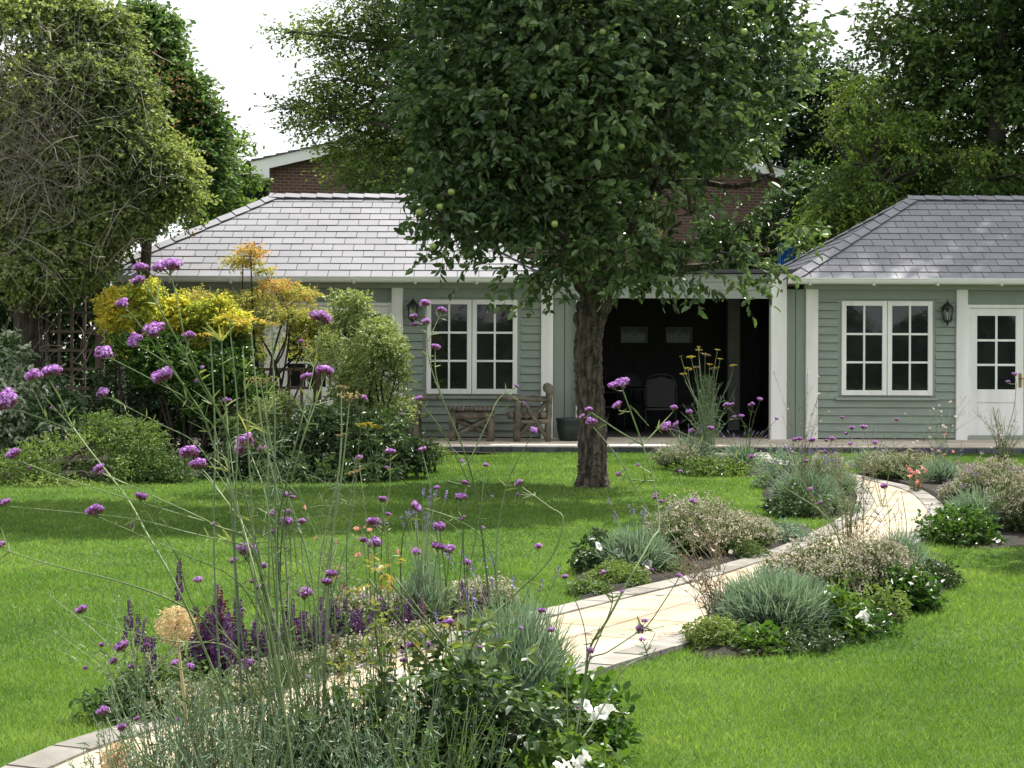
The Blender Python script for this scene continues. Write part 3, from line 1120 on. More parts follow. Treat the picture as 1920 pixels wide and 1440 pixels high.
def metal_chair(X, Y, rz, label):
    t = thing('garden_armchair', (X, Y, DK), label, 'chair', 'metal armchairs in the shelter')
    c, s_ = math.cos(rz), math.sin(rz)
    def W(q): return np.array([X + q[0] * c - q[1] * s_, Y + q[0] * s_ + q[1] * c, DK + q[2]])
    g = Geo()
    g.tube([W(q) for q in spline([(-.25, .26, .45), (-.25, .30, .8), (-.15, .33, .97), (.15, .33, .97), (.25, .30, .8), (.25, .26, .45)], 5)], .012, 6)
    part('back_frame', g, M['metal_ch'], t)
    g = Geo()
    V = []
    for i in range(5):
        for j in range(7):
            x = -.23 + .46 * j / 6
            z = .45 + .50 * i / 4 - (.06 * abs(j - 3) / 3 if i == 4 else 0)
            V.append(W((x, .265 + .06 * i / 4, z)))
    g.add(V, [(i * 7 + j, i * 7 + j + 1, (i + 1) * 7 + j + 1, (i + 1) * 7 + j) for i in range(4) for j in range(6)])
    part('backrest', g, M['metal_ch'], t)
    g = Geo()
    V = [W(q) for q in ((-.25, -.25, .44), (.25, -.25, .44), (.25, .27, .43), (-.25, .27, .43), (-.25, -.25, .41), (.25, -.25, .41), (.25, .27, .40), (-.25, .27, .40))]
    g.add(V, [(0, 1, 2, 3), (7, 6, 5, 4), (0, 4, 5, 1), (1, 5, 6, 2), (2, 6, 7, 3), (3, 7, 4, 0)])
    part('seat', g, M['metal_ch'], t)
    for sx in (-1, 1):
        g = Geo()
        g.tube([W(q) for q in spline([(sx * .29, -.27, 0), (sx * .28, -.26, .5), (sx * .28, -.2, .66), (sx * .28, .1, .67), (sx * .26, .28, .66)], 4)], .013, 6)
        part('arm', g, M['metal_ch'], t)
        g = Geo()
        g.tube([W((sx * .25, .34, 0)), W((sx * .25, .26, .45))], .013, 6)
        part('leg', g, M['metal_ch'], t)


metal_chair(2.45, 27.0, math.pi, 'round-backed dark metal chair in the shelter, its back to the garden')
metal_chair(1.55, 27.6, 1.9, 'dark metal chair in the shelter nearest the tree trunk')
metal_chair(2.1, 28.6, .1, 'dark metal chair at the far side of the shelter table')
metal_chair(3.05, 28.0, -1.5, 'dark metal chair at the right end of the shelter table')
t = thing('dining_table', (2.25, 27.8, DK), 'dark round metal table among chairs inside the shelter', 'table')
g = Geo()
g.lathe((2.25, 27.8, DK), [(0, .745), (.58, .745), (.6, .735), (.6, .715), (.57, .71), (0, .71)], 28)
part('table_top', g, M['metal_ch'], t)
for a in range(4):
    g = Geo()
    aa = a * math.pi / 2 + .5
    g.tube([(2.25 + .4 * math.cos(aa), 27.8 + .4 * math.sin(aa), DK), (2.25 + .3 * math.cos(aa), 27.8 + .3 * math.sin(aa), DK + .71)], .02, 6)
    part('leg', g, M['metal_ch'], t)

# ------------------------------------------------------------------ rustic log furniture and pot
def log(g, p0, p1, r, rng, n=8):
    p0, p1 = np.array(p0, float), np.array(p1, float)
    k = 7
    P = np.array([p0 + (p1 - p0) * i / (k - 1) for i in range(k)])
    P[1:-1] += rng.normal(0, r * .10, (k - 2, 3))
    g.tube(P, r * (1 + rng.normal(0, .05, k)), n, rng.uniform(.2, .8), rough=.04, rng=rng)


def log_chair(X, Y, s, label, seed):
    """rustic armchair facing s*(-X); X is the back"""
    rng = np.random.default_rng(seed)
    t = thing('rustic_chair', (X, Y, DK), label, 'log chair', 'rustic log armchairs under the left window')
    x = lambda u: X - s * u           # u = distance in front of the back
    for yy in (Y - .29, Y + .29):
        g = Geo(); log(g, (x(.03), yy, DK), (x(0), yy, DK + .80), .045, rng); part('leg', g, M['log'], t)
        g = Geo(); log(g, (x(.50), yy, DK), (x(.48), yy, DK + .62), .055, rng); part('leg', g, M['log'], t)
        g = Geo(); log(g, (x(.80), yy, DK + .65), (x(-.02), yy, DK + .64), .032, rng); part('arm', g, M['log'], t)
        g = Geo(); log(g, (x(.45), yy + .0, DK + .10), (x(.04), yy + .03, DK + .60), .030, rng)
        part('brace', g, M['log'], t)
        g = Geo(); log(g, (x(.40), yy - .03, DK + .60), (x(.06), yy - .03, DK + .08), .030, rng)
        part('brace', g, M['log'], t)
    g = Geo()
    for i in range(5):
        log(g, (x(.60 - .125 * i), Y - .33, DK + .40 + rng.uniform(-.01, .01)), (x(.60 - .125 * i), Y + .33, DK + .40), .055, rng)
    part('seat', g, M['log'], t)
    for yy in (Y - .3, Y + .3):
        g = Geo()
        log(g, (x(.47), yy, DK + .30), (x(.02), yy, DK + .31), .035, rng)
        part('seat_rail', g, M['log'], t)
    g = Geo()
    log(g, (x(.02), Y - .38, DK + .80), (x(.02), Y + .38, DK + .80), .075, rng)
    for i in range(4):
        log(g, (x(.02), Y - .2 + .133 * i, DK + .42), (x(.01), Y - .2 + .133 * i, DK + .78), .028, rng)
    part('backrest', g, M['log'], t)


log_chair(.58, 24.95, 1, 'rustic log armchair nearest the tree trunk, facing left across the low table', 31)
log_chair(-1.95, 25.0, -1, 'rustic log armchair partly hidden by the shrubs, facing right', 32)
rng = np.random.default_rng(33)
t = thing('rustic_table', (-.62, 24.95, DK), 'low rustic log table between the two log armchairs', 'log table')
xa, xb, ya, yb = -.90, -.32, 24.72, 25.18
for px_ in (xa, xb):
    for py_ in (ya, yb):
        g = Geo(); log(g, (px_, py_, DK), (px_ * .99, py_, DK + .46), .055, rng); part('leg', g, M['log'], t)
for py_ in (ya, yb):
    g = Geo(); log(g, (xa - .03, py_, DK + .39), (xb + .03, py_, DK + .40), .062, rng); part('rail', g, M['log'], t)
    g = Geo(); log(g, (xa, py_ - .03, DK + .07), (xb, py_ - .03, DK + .36), .032, rng); part('brace', g, M['log'], t)
    g = Geo(); log(g, (xa, py_ + .03, DK + .34), (xb, py_ + .03, DK + .10), .032, rng); part('brace', g, M['log'], t)
g = Geo()
for i in range(11):
    x = xa - .04 + (xb - xa + .08) * i / 10
    log(g, (x, ya - .09, DK + .49), (x, yb + .09, DK + .49), .027, rng)
part('table_top', g, M['log'], t)

px_, py_ = (1065 - 960) / F * 25.0, 25.0
g = Geo()
g.lathe((px_ + .03, py_, DK), [(0, 0), (.15, 0), (.17, .02), (.20, .2), (.205, .30), (.215, .31), (.215, .345), (.195, .345), (.185, .30), (0, .29)], 28)
single('plant_pot', g, M['pot'], 'dark green glazed pot on the terrace half hidden by the tree trunk', 'pot')

# ------------------------------------------------------------------ brick house behind
hs = thing('brick_house', (0.6, 39.5, 0), 'red brick house with a low white-edged gable rising behind the summer houses', 'house')
PL, PR = at(475, 302, 38.0), at(1503, 330, 40.7)
hx = unit(np.array([PR[0] - PL[0], PR[1] - PL[1], 0]))
hy = np.array([-hx[1], hx[0], 0])
HW = np.linalg.norm((PR - PL)[:2])
zEv = (PL[2] + PR[2]) / 2
rise = HW / 2 * .255
def H(u, d, z): return np.array([PL[0], PL[1], 0]) + hx * u + hy * d + np.array([0, 0, z])
g = Geo()
a, b = .42, HW - .42
zw = lambda u: zEv - .22 + (HW / 2 - abs(u - HW / 2)) * .255
fr = [H(a, .25, 0), H(b, .25, 0), H(b, .25, zw(b)), H(HW / 2, .25, zw(HW / 2)), H(a, .25, zw(a))]
bk = [q + hy * 8 for q in fr]
g.add(fr + bk, [(0, 1, 2, 3, 4), (0, 4, 9, 5), (1, 6, 7, 2), (5, 9, 8, 7, 6)])
part('wall', g, M['brick'], hs)
for sd in (0, 1):
    g = Geo()
    u0, u1 = (-.05, HW / 2) if sd == 0 else (HW + .05, HW / 2)
    n = 24
    for i in range(n):
        ua, ub = u0 + (u1 - u0) * i / n, u0 + (u1 - u0) * (i + 1) / n
        za = zEv + .02 + (HW / 2 - abs(ua - HW / 2)) * .255
        zb = zEv + .02 + (HW / 2 - abs(ub - HW / 2)) * .255
        P = [H(ua, -.06, za + .05), H(ub, -.06, zb + .02), H(ub, 8.4, zb + .02), H(ua, 8.4, za + .05), H(ua, -.06, za), H(ub, -.06, zb), H(ub, 8.4, zb), H(ua, 8.4, za)]
        g.add(P, [(0, 1, 2, 3), (0, 4, 5, 1), (0, 3, 7, 4), (4, 7, 6, 5)], (i * 7 % 5) / 5)
    part('roof', g, M['tile'], hs)
    g = Geo()
    P = []
    for d in (0, .03):
        for u, dz in ((u0, -.01), (u1, -.01), (u1, -.26), (u0, -.26)):
            P.append(H(u, d - .02, zEv + (HW / 2 - abs(u - HW / 2)) * .255 + dz + .02))
    g.add(P, [(0, 1, 2, 3), (7, 6, 5, 4), (0, 4, 5, 1), (3, 2, 6, 7), (0, 3, 7, 4)])
    # boxed end
    ux = u0 + (.42 if sd == 0 else -.42)
    P = []
    for d in (-.021, .02):
        for u, z in ((u0, zEv + .0), (ux, zEv + .1), (ux, zEv - .38), (u0, zEv - .38)):
            P.append(H(u, d, z))
    g.add(P, [(0, 1, 2, 3), (7, 6, 5, 4), (0, 4, 5, 1), (3, 2, 6, 7), (0, 3, 7, 4), (1, 5, 6, 2)])
    part('bargeboard', g, M['white2'], hs)
    g = Geo()
    P = [H(u, d, z) for d in (.03, 8.2) for u, z in ((u0, zEv - .36), (ux, zEv - .36), (ux, zEv - .40), (u0, zEv - .40))]
    g.add(P, [(0, 1, 2, 3), (7, 6, 5, 4), (0, 4, 5, 1), (3, 2, 6, 7), (0, 3, 7, 4)])
    part('soffit', g, M['white'], hs)
    g = Geo()
    ug = u0 + (-.07 if sd == 0 else .07)
    g.tube([H(ug, 0, zEv - .02), H(ug, 8.2, zEv - .02)], .06, 8)
    part('gutter', g, M['iron'], hs)
g = Geo()
q = at(1284, 300, 40.0)
g.tube([H(8.9, .2, 3.0), H(8.9, .2, 6.6)], .05, 8)
part('drainpipe', g, M['white2'], hs)
# low side extension seen left of the house
g = Geo()
p0 = at(445, 352, 40)
g.add([H(-1.3, 2, p0[2] - .02), H(.4, 2, p0[2] + .2), H(.4, 7, p0[2] + .2), H(-1.3, 7, p0[2] - .02), H(-1.3, 2, p0[2] - .16), H(.4, 2, p0[2] + .06), H(.4, 7, p0[2] + .06), H(-1.3, 7, p0[2] - .16)],
      [(0, 1, 2, 3), (0, 4, 5, 1), (0, 3, 7, 4), (7, 6, 5, 4)])
part('side_roof', g, M['tile'], hs)
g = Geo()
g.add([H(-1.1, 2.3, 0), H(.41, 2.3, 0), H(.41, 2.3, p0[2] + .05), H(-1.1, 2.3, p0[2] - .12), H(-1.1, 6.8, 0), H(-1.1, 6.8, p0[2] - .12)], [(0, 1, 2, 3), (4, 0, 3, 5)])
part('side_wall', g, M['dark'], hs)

# blue ribbed panel behind the shelter roof
t = thing('blue_panel', (5.5, 33, 0), 'blue ribbed panel standing behind the shelter, beside the right-hand slate roof corner', 'panel')
pa, pb = at(1462, 455, 33), at(1496, 505, 33)
g = Geo()
n = 9
V = []
for i in range(n * 2 + 1):
    x = pa[0] + (pb[0] - pa[0]) * i / (n * 2)
    V.append((x, 33 - (.03 if i % 2 else 0), .05))
    V.append((x, 33 - (.03 if i % 2 else 0), pa[2]))
for i in range(n * 2 + 1):
    x = pa[0] + (pb[0] - pa[0]) * i / (n * 2)
    V.append((x, 33.03 - (.03 if i % 2 else 0), .05))
    V.append((x, 33.03 - (.03 if i % 2 else 0), pa[2]))
o2 = (n * 2 + 1) * 2
Fc = []
for i in range(n * 2):
    Fc.append((2 * i, 2 * i + 2, 2 * i + 3, 2 * i + 1))
    Fc.append((o2 + 2 * i + 1, o2 + 2 * i + 3, o2 + 2 * i + 2, o2 + 2 * i))
    Fc.append((2 * i + 1, 2 * i + 3, o2 + 2 * i + 3, o2 + 2 * i + 1))
g.add(V, Fc)
part('ribbed_sheet', g, M['blue'], t)
g = Geo()
for x in (pa[0], pb[0]):
    g.box((x - .03, 33.05, 0), (x + .03, 33.11, pa[2] - .02))
part('post', g, M['blue'], t)
# ------------------------------------------------------------------ foliage tools
def sprays(g, tw, P, Q, slen, k, L, W, rng, tone, shape='leaf', spread=.9, up=.3, droop=.15, jit=.10, twr=.006, twig_every=1, flat=0.0):
    """P bases, Q directions -> k leaves along each spray, plus a thin twig"""
    n = len(P)
    slen = np.broadcast_to(slen, (n,))
    t = (np.arange(k) + .4)[None, :] / k + rng.uniform(-.3 / k, .3 / k, (n, k))
    t = np.clip(t, 0, 1.02)
    pos = P[:, None] + Q[:, None] * (t * slen[:, None])[:, :, None]
    pos[:, :, 2] -= droop * (t ** 2) * slen[:, None]
    D = Q[:, None] * .55 + rng.normal(0, spread, (n, k, 3)) * np.array([1, 1, .6])
    D[:, :, 2] -= droop * .8
    N = rng.normal(0, .55, (n, k, 3))
    N[:, :, 2] += up + flat
    v = np.clip(np.asarray(tone)[:, None] + rng.normal(0, jit, (n, k)), 0, 1)
    sz = rng.uniform(.65, 1.2, (n, k))
    g.scatter(shape, pos.reshape(-1, 3), D.reshape(-1, 3), N.reshape(-1, 3), (L * sz).ravel(), (W * sz).ravel(), v.ravel(), rng.uniform(0, .25, n * k))
    if tw is not None:
        s = slice(None, None, twig_every)
        tw.scatter('twig2', P[s], Q[s], np.array([0, 0, 1.]), slen[s], twr * 2, .5, droop=droop)


def clump_points(clumps, n, rng, rmin=.3, gate=None, gscale=1.2, weight=None):
    """clumps: list of (center, radii). returns bases, outward dirs, clump index"""
    C = np.array([c for c, r in clumps])
    R = np.array([np.broadcast_to(r, (3,)) for c, r in clumps], float)
    wgt = (R.prod(1)) ** (2 / 3)
    if weight is not None: wgt = wgt * np.asarray(weight)
    idx = rng.choice(len(C), n, p=wgt / wgt.sum())
    d = unit(rng.normal(0, 1, (n, 3)))
    rr = rmin + (1 - rmin) * rng.uniform(0, 1, n) ** .6
    P = C[idx] + d * R[idx] * rr[:, None]
    if gate is not None:
        k = noise3(P, gscale, len(C)) > gate
        P, d, idx = P[k], d[k], idx[k]
    return P, d, idx


def limb(tw, a, b, r0, r1, rng, bend=.12, n=7, seg=7, rough=.05):
    a, b = np.asarray(a, float), np.asarray(b, float)
    L = np.linalg.norm(b - a)
    m = [a, a + (b - a) * .35 + rng.normal(0, bend * L * .5, 3) + [0, 0, bend * L * .5], a + (b - a) * .7 + rng.normal(0, bend * L * .4, 3) + [0, 0, bend * L * .3], b]
    P = spline(m, seg)
    tw.tube(P, np.linspace(r0, r1, len(P)), n, rng.uniform(), rough=rough, rng=rng)
    return P


def pxc(px, py, Y, r, ry=None, rz=None):
    """clump from photo pixels: centre and pixel radius at depth Y"""
    s = Y / F
    return (at(px, py, Y), np.array([r * s, (ry if ry is not None else r * s), (rz * s if rz is not None else r * s)]))


M['apple_bark'] = solid('apple_bark', (.115, .095, .072), (.020, .016, .012), rough=.95, scale=22, stretch=(1, 1, .28), bump=1.0, bscale=34, vmix=.1, detail=9, contrast=(.36, .60))
M['bark'] = solid('grey_bark', (.085, .07, .055), (.04, .033, .026), rough=.95, scale=8, stretch=(1, 1, .3), bump=.6, bscale=30)
M['twig'] = solid('dry_twig', (.27, .235, .20), (.15, .13, .105), rough=.9, scale=5, vmix=.35)
M['twig_dk'] = solid('dark_twig', (.05, .038, .028), (.03, .024, .018), rough=.9, scale=5, vmix=.3)
M['apple_leaf'] = leaf_mat('apple_leaf', [(.020, .042, .016), (.046, .090, .032), (.088, .152, .052), (.17, .25, .10)], trans=.36, rough=.36, spec=.55)
M['apple_fruit'] = solid('apple_fruit', (.20, .30, .07), (.26, .30, .09), rough=.3, scale=8)
M['beech'] = leaf_mat('beech_leaf', [(.045, .095, .022), (.105, .195, .04), (.215, .33, .06), (.44, .56, .11)], trans=.42, rough=.45)
M['beech_dk'] = leaf_mat('dark_beech_leaf', [(.025, .055, .018), (.06, .115, .03), (.11, .185, .045), (.22, .31, .07)], trans=.35, rough=.5)
M['hedge_lf'] = leaf_mat('hedge_leaf', [(.02, .048, .018), (.05, .105, .032), (.10, .175, .05)], trans=.3)
M['olive_lf'] = leaf_mat('olive_leaf', [(.085, .13, .05), (.155, .215, .08), (.24, .31, .105), (.38, .44, .16)], trans=.45, rough=.5)
M['horn'] = leaf_mat('hornbeam_leaf', [(.03, .07, .025), (.075, .15, .045), (.15, .26, .075)], trans=.4)
M['beech2'] = leaf_mat('deep_green_beech_leaf', [(.03, .062, .018), (.06, .115, .028), (.105, .175, .038), (.27, .36, .07)], trans=.42, rough=.45)  # darker green, close to the apple leaves
M['seed'] = leaf_mat('brown_seeds', [(.14, .07, .035), (.20, .10, .05), (.26, .15, .075)], trans=.3, rough=.7)

# ------------------------------------------------------------------ the apple tree
rng = np.random.default_rng(101)
AY = 18.0
base = G(1112, 910)
ap = thing('apple_tree', base, 'large apple tree with a dark bare trunk standing in the lawn', 'apple tree')
tr = Geo()
tp = [(1111, 916, 18), (1111, 880, 18), (1110, 800, 18), (1103, 700, 17.98), (1104, 630, 17.97), (1112, 585, 17.97), (1122, 552, 17.97)]
TP = spline([at(*q) for q in tp], 7)
px2m = 18 / F
tw_ = np.interp(np.linspace(0, 1, len(TP)), [0, .05, .12, .3, .55, .68, .78, .9, 1], [.200, .180, .166, .158, .153, .150, .160, .185, .19])
tr.tube(spline(TP, 3), np.interp(np.linspace(0, 1, len(spline(TP, 3))), np.linspace(0, 1, len(tw_)), tw_), 26, .5, rough=.045, rng=rng)
for (kx, ky, r_) in ((1079, 597, .06), (1079, 655, .05), (1084, 575, .06)):
    tr.ball(at(kx + 5, ky, 17.95), (r_, r_ * .9, r_ * 1.4), 8, 6, .5)
for a in range(5):
    aa = a * 1.3 + .4
    tr.tube(spline([base + [.1 * math.cos(aa), .1 * math.sin(aa), .25], base + [.17 * math.cos(aa), .17 * math.sin(aa), .05], base + [.24 * math.cos(aa), .24 * math.sin(aa), -.04]], 4), np.linspace(.035, .02, 9), 7, .5)
part('trunk', tr, M['apple_bark'], ap)
fork = at(1118, 560, 17.97)
LIMBS = [
    [(1118, 565, 17.97), (1075, 500, 17.8), (1025, 400, 17.6), (1010, 300, 17.6), (985, 150, 17.5), (950, 0, 17.4)],
    [(1120, 560, 17.97), (1080, 470, 18.1), (1020, 330, 18.4), (1040, 200, 18.8), (1060, 40, 19.0), (1070, -120, 19.0)],
    [(1122, 560, 17.97), (1160, 520, 18.0), (1230, 505, 17.9), (1320, 500, 17.6), (1420, 478, 17.4)],
    [(1120, 555, 17.97), (1150, 470, 18.2), (1200, 360, 18.5), (1260, 220, 18.7), (1330, 60, 18.8), (1350, -100, 18.8)],
    [(1022, 395, 17.6), (960, 340, 17.2), (890, 320, 16.9), (830, 380, 16.7)],
    [(1012, 300, 17.6), (930, 220, 17.2), (840, 150, 17.0), (770, 120, 16.9)],
    [(1200, 360, 18.5), (1290, 340, 18.0), (1380, 350, 17.7), (1450, 330, 17.5)],
    [(1260, 220, 18.7), (1340, 160, 18.4), (1440, 110, 18.2)],
    [(1150, 470, 18.1), (1210, 380, 17.4), (1250, 260, 16.9), (1200, 120, 16.6)],
    [(1020, 330, 18.3), (920, 300, 19.0), (830, 250, 19.5)],
]
br_ = Geo()
for i, l in enumerate(LIMBS):
    P = spline([at(*q) for q in l], 6)
    r0 = (.125, .11, .105, .12, .05, .05, .05, .05, .06, .05)[i]
    br_.tube(P, np.linspace(r0, .018, len(P)), 9, rng.uniform(), rough=.06, rng=rng)
ap_cl = [(900, 60, 17.2, 165), (1080, 30, 16.8, 175), (1270, 40, 17.2, 170), (1425, 85, 17.8, 118), (820, 190, 17.0, 105), (960, 220, 16.8, 150), (1120, 180, 16.6, 150),
         (1290, 190, 17.0, 135), (1415, 215, 17.6, 62), (850, 320, 16.8, 100), (985, 350, 16.8, 125), (1110, 340, 16.9, 105), (828, 405, 16.6, 52), (925, 425, 16.7, 62),
         (1060, 450, 16.9, 88), (1180, 440, 16.9, 110), (1295, 400, 16.9, 88), (1395, 415, 17.2, 72), (1432, 330, 17.3, 48), (1240, 482, 17.1, 58), (1350, 478, 17.2, 58),
         (1440, 475, 17.3, 40), (1035, 525, 17.2, 36), (1160, 525, 17.3, 52), (1270, 300, 17.0, 60),
         (850, -150, 17.5, 170), (1050, -190, 17.6, 190), (1250, -170, 17.8, 180), (1420, -70, 18.2, 110), (950, 120, 19.2, 190), (1200, 100, 19.6, 200), (1100, 330, 19.4, 150),
         (930, 300, 19.0, 130), (1300, 230, 19.3, 130), (1000, -330, 18, 190), (1180, -340, 18, 190), (720, -240, 18.6, 190), (850, -430, 18.6, 210), (1050, -520, 18.5, 220), (1250, -420, 18.5, 190), (580, -330, 18.9, 160), (700, -520, 18.8, 180)]  # highest clumps are out of view, added to deepen shade on the lawn
wts = [1.0] * len(ap_cl)
for i in (16, 17, 18, 21, 24): wts[i] = .22
wts[13] = .5
for i in (20, 24, 17, 18): wts[i] = .12
wts[23] = .12
wts[14] = .6
cl = [pxc(px, py, Y, r - (30 if (py > 0 and Y < 18.5) else 10) * min(1, r / 90), ry=max(.4, r * .0046)) for px, py, Y, r in ap_cl]
P, d, idx = clump_points(cl, 12500, rng, .25, gate=-.62, gscale=1.5, weight=wts)
for i in range(0, len(cl)):
    # one secondary branch to each clump
    c = cl[i][0]
    a = spline([at(*q) for q in LIMBS[0]], 6)
    best = min((tuple(q) for l in LIMBS for q in spline([at(*z) for z in l], 3)), key=lambda q: np.linalg.norm(np.array(q) - c))
    limb(br_, best, c, .03, .008, rng, .1, 6)
    for k in range(6):
        j = rng.choice(np.where(idx == i)[0]) if (idx == i).any() else None
        if j is not None: limb(br_, c, P[j], .011, .004, rng, .12, 5, 3)
part('branches', br_, M['apple_bark'], ap)
g, tw = Geo(), Geo()
tone = rng.uniform(.15, .75, len(cl))[idx] * .5 + rng.uniform(.05, .55, len(P)) + .08
Q = unit(d * .8 + rng.normal(0, .45, P.shape) + [0, 0, .12])
sprays(g, tw, P, Q, rng.uniform(.18, .42, len(P)), 8, .105, .070, rng, tone, 'leaf', .75, .35, .2, twr=.0035, jit=.14)
# long water shoots at the edges
edge = [(780, 100), (1500, 40), (1520, 90), (1480, 170), (840, 435), (1000, 520), (1400, 490), (1300, 515), (1480, 440), (1150, 250), (1240, 280), (1340, 265), (1400, 250), (950, 470), (890, 455), (1380, 508)]
E = np.array([at(x, y, 16.9 + rng.uniform(-.4, .4)) for x, y in edge for _ in range(7)]) + rng.normal(0, .12, (len(edge) * 7, 3))
ctr = at(1120, 330, 17.5)
Q = unit(unit(E - ctr) * .8 + rng.normal(0, .35, E.shape) + [0, 0, .15])
sprays(g, tw, E, Q, rng.uniform(.25, .45, len(E)), 9, .105, .07, rng, rng.uniform(.4, .95, len(E)), 'leaf', .7, .35, .25, twr=.003)
part('crown', g, M['apple_leaf'], ap)
part('twigs', tw, M['twig_dk'], ap)
am = Geo()
am.lathe((0, 0, 0), [(0, -.80), (.25, -.9), (.6, -.82), (.92, -.3), (1, .1), (.85, .6), (.5, .86), (.2, .85), (0, .7)], 14)
apple_me = am.mesh('apple')
apple_me.materials.append(M['apple_fruit'])
for (px, py) in ((825, 388), (786, 398), (846, 360), (948, 182), (905, 352), (1000, 180), (1130, 60), (812, 462), (1395, 60), (770, 320), (1165, 275), (1040, 420)):
    o = inst('apple', apple_me, ap, at(px, py, 16.25), .036, (rng.uniform(-.4, .4), rng.uniform(-.4, .4), 0))

# ------------------------------------------------------------------ background trees
def bg_tree(name, label, cat, Y, trunk_px, cl, n, k, slen, L, mat, rng, weights=None, gate=-.5, gscale=.6, tone=(0, 1), flat=.5, shape='rhomb', up=.3, group=None, bark='bark', W=None, droop=.2, dirbias=(0, 0, 0), trunk_r=.25, z0=0.0, spread=.8, cw=.6):
    root = thing(name, (at(trunk_px[0], 642, Y)[0], Y, z0), label, cat, group)
    C = [c[0] for c in cl]
    t = Geo()
    top = at(trunk_px[0], trunk_px[1], Y)
    b0 = np.array([at(trunk_px[0], 642, Y)[0], Y, z0])
    P0 = limb(t, b0, top, trunk_r, trunk_r * .35, rng, .03, 10)
    part('trunk', t, M[bark], root)
    b_ = Geo()
    P, d, idx = clump_points(cl, n, rng, .2, gate=gate, gscale=gscale, weight=weights)
    for i, c in enumerate(C):
        st = P0[int(np.clip((c[2] - 1 - z0) / max(.1, top[2] - z0), .15, .95) * (len(P0) - 1))]
        limb(b_, st, c, trunk_r * .3, .02, rng, .1, 6)
        js = np.where(idx == i)[0]
        for j in rng.choice(js, min(len(js), 7), replace=False):
            limb(b_, c, P[j], .022, .006, rng, .1, 4, 3)
    part('branches', b_, M[bark], root)
    g, tw = Geo(), Geo()
    Q = unit(d * [1, 1, .45] + rng.normal(0, .4, P.shape) * [1, 1, .5] + np.asarray(dirbias))
    tn = rng.uniform(tone[0], tone[1], len(cl))[idx] * cw + rng.uniform(tone[0], tone[1], len(P)) * (1 - cw)
    sprays(g, tw, P, Q, slen * rng.uniform(.6, 1.4, len(P)), k, L, W or L * .62, rng, tn, shape, spread, up, droop, flat=flat, twr=.006, twig_every=2)
    part('crown', g, M[mat], root)
    part('twigs', tw, M['twig_dk'], root)
    return root


R_ = np.random.default_rng
# beech left of the apple, in front of the brick house
Y = 32.0
cl = [pxc(x, y, Y + dy, r, rz=rz) for x, y, r, rz, dy in [
    (690, 90, 75, 55, 0), (640, 150, 60, 30, -.5), (620, 60, 50, 28, .5), (700, 190, 90, 50, 0), (620, 225, 70, 26, -.6), (575, 200, 40, 14, -.3), (700, 295, 80, 50, .4), (735, 360, 80, 40, -.5),
    (780, 240, 90, 90, .8), (780, 60, 90, 80, .5), (850, 330, 100, 80, .3), (880, 420, 90, 40, -.5), (900, 150, 120, 120, 1.5), (720, -40, 80, 60, 0), (1000, 380, 130, 60, .5), (1000, 150, 120, 150, 2), (545, 60, 30, 9, 0), (760, 440, 40, 25, -.8), (690, 335, 40, 25, -1)]]
bg_tree('beech_tree', 'beech tree with layered yellow-green sprays between the brick house and the apple tree', 'beech tree', Y, (880, 0), cl, 7600, 9, .55, .09, 'beech2', R_(111), cw=.7, gate=-.35, gscale=1.0, dirbias=(-.5, -.2, .05), tone=(.1, .95))
# right group
Y = 35.0
cl = [pxc(x, y, Y + dy, r, rz=rz) for x, y, r, rz, dy in [
    (1860, 60, 130, 90, 0), (1740, 70, 90, 60, -.5), (1680, 30, 60, 40, 0), (1690, 85, 70, 25, -.5), (1800, 190, 170, 70, 0), (1900, 260, 160, 80, .5), (1740, 270, 120, 60, .5), (1830, 340, 170, 60, -.4),
    (1700, 350, 90, 50, 0), (1960, 100, 150, 150, 1), (1960, 380, 130, 80, 0), (1650, 250, 60, 60, .6), (1850, -60, 160, 80, 0), (1880, 150, 160, 60, 1), (1800, 60, 120, 60, 1.2), (1780, 330, 140, 60, 1.5), (1720, 200, 70, 60, 1.5), (2050, 0, 150, 150, 0), (2050, 250, 150, 150, 0), (1780, 420, 150, 40, .5), (1700, 170, 60, 35, .3), (2000, -250, 220, 160, 0), (2250, -420, 260, 200, 0), (2000, -560, 240, 180, 0), (2300, -750, 260, 180, 0), (2400, -150, 200, 200, 0), (2050, -850, 180, 160, 0), (1800, -330, 120, 80, 0)]]
cl += [(np.array(c_, float), np.array([r_, r_, r_ * .6])) for *c_, r_ in ((12, 31, 11, 2.2), (14, 31.5, 13, 2.4), (11.3, 31.8, 9.8, 1.6), (15.5, 32, 15.5, 2.5), (17.5, 33, 18, 2.6), (13, 33, 14, 2.4), (16.5, 31, 13, 2.3), (19, 31.5, 16, 2.6), (11.5, 33.5, 12.5, 2.), (14.5, 30.5, 10.5, 2))]  # out-of-view clumps, added to keep sun off the right-hand slate roof
bg_tree('dark_beech', 'tall dark layered tree looming behind the right-hand slate roof', 'tree', Y, (1870, -100), cl, 25000, 9, .65, .14, 'beech_dk', R_(112), cw=.72, gate=-.42, gscale=.9, dirbias=(-.15, -.3, .05), tone=(.05, .85), trunk_r=.3)
Y = 33.2
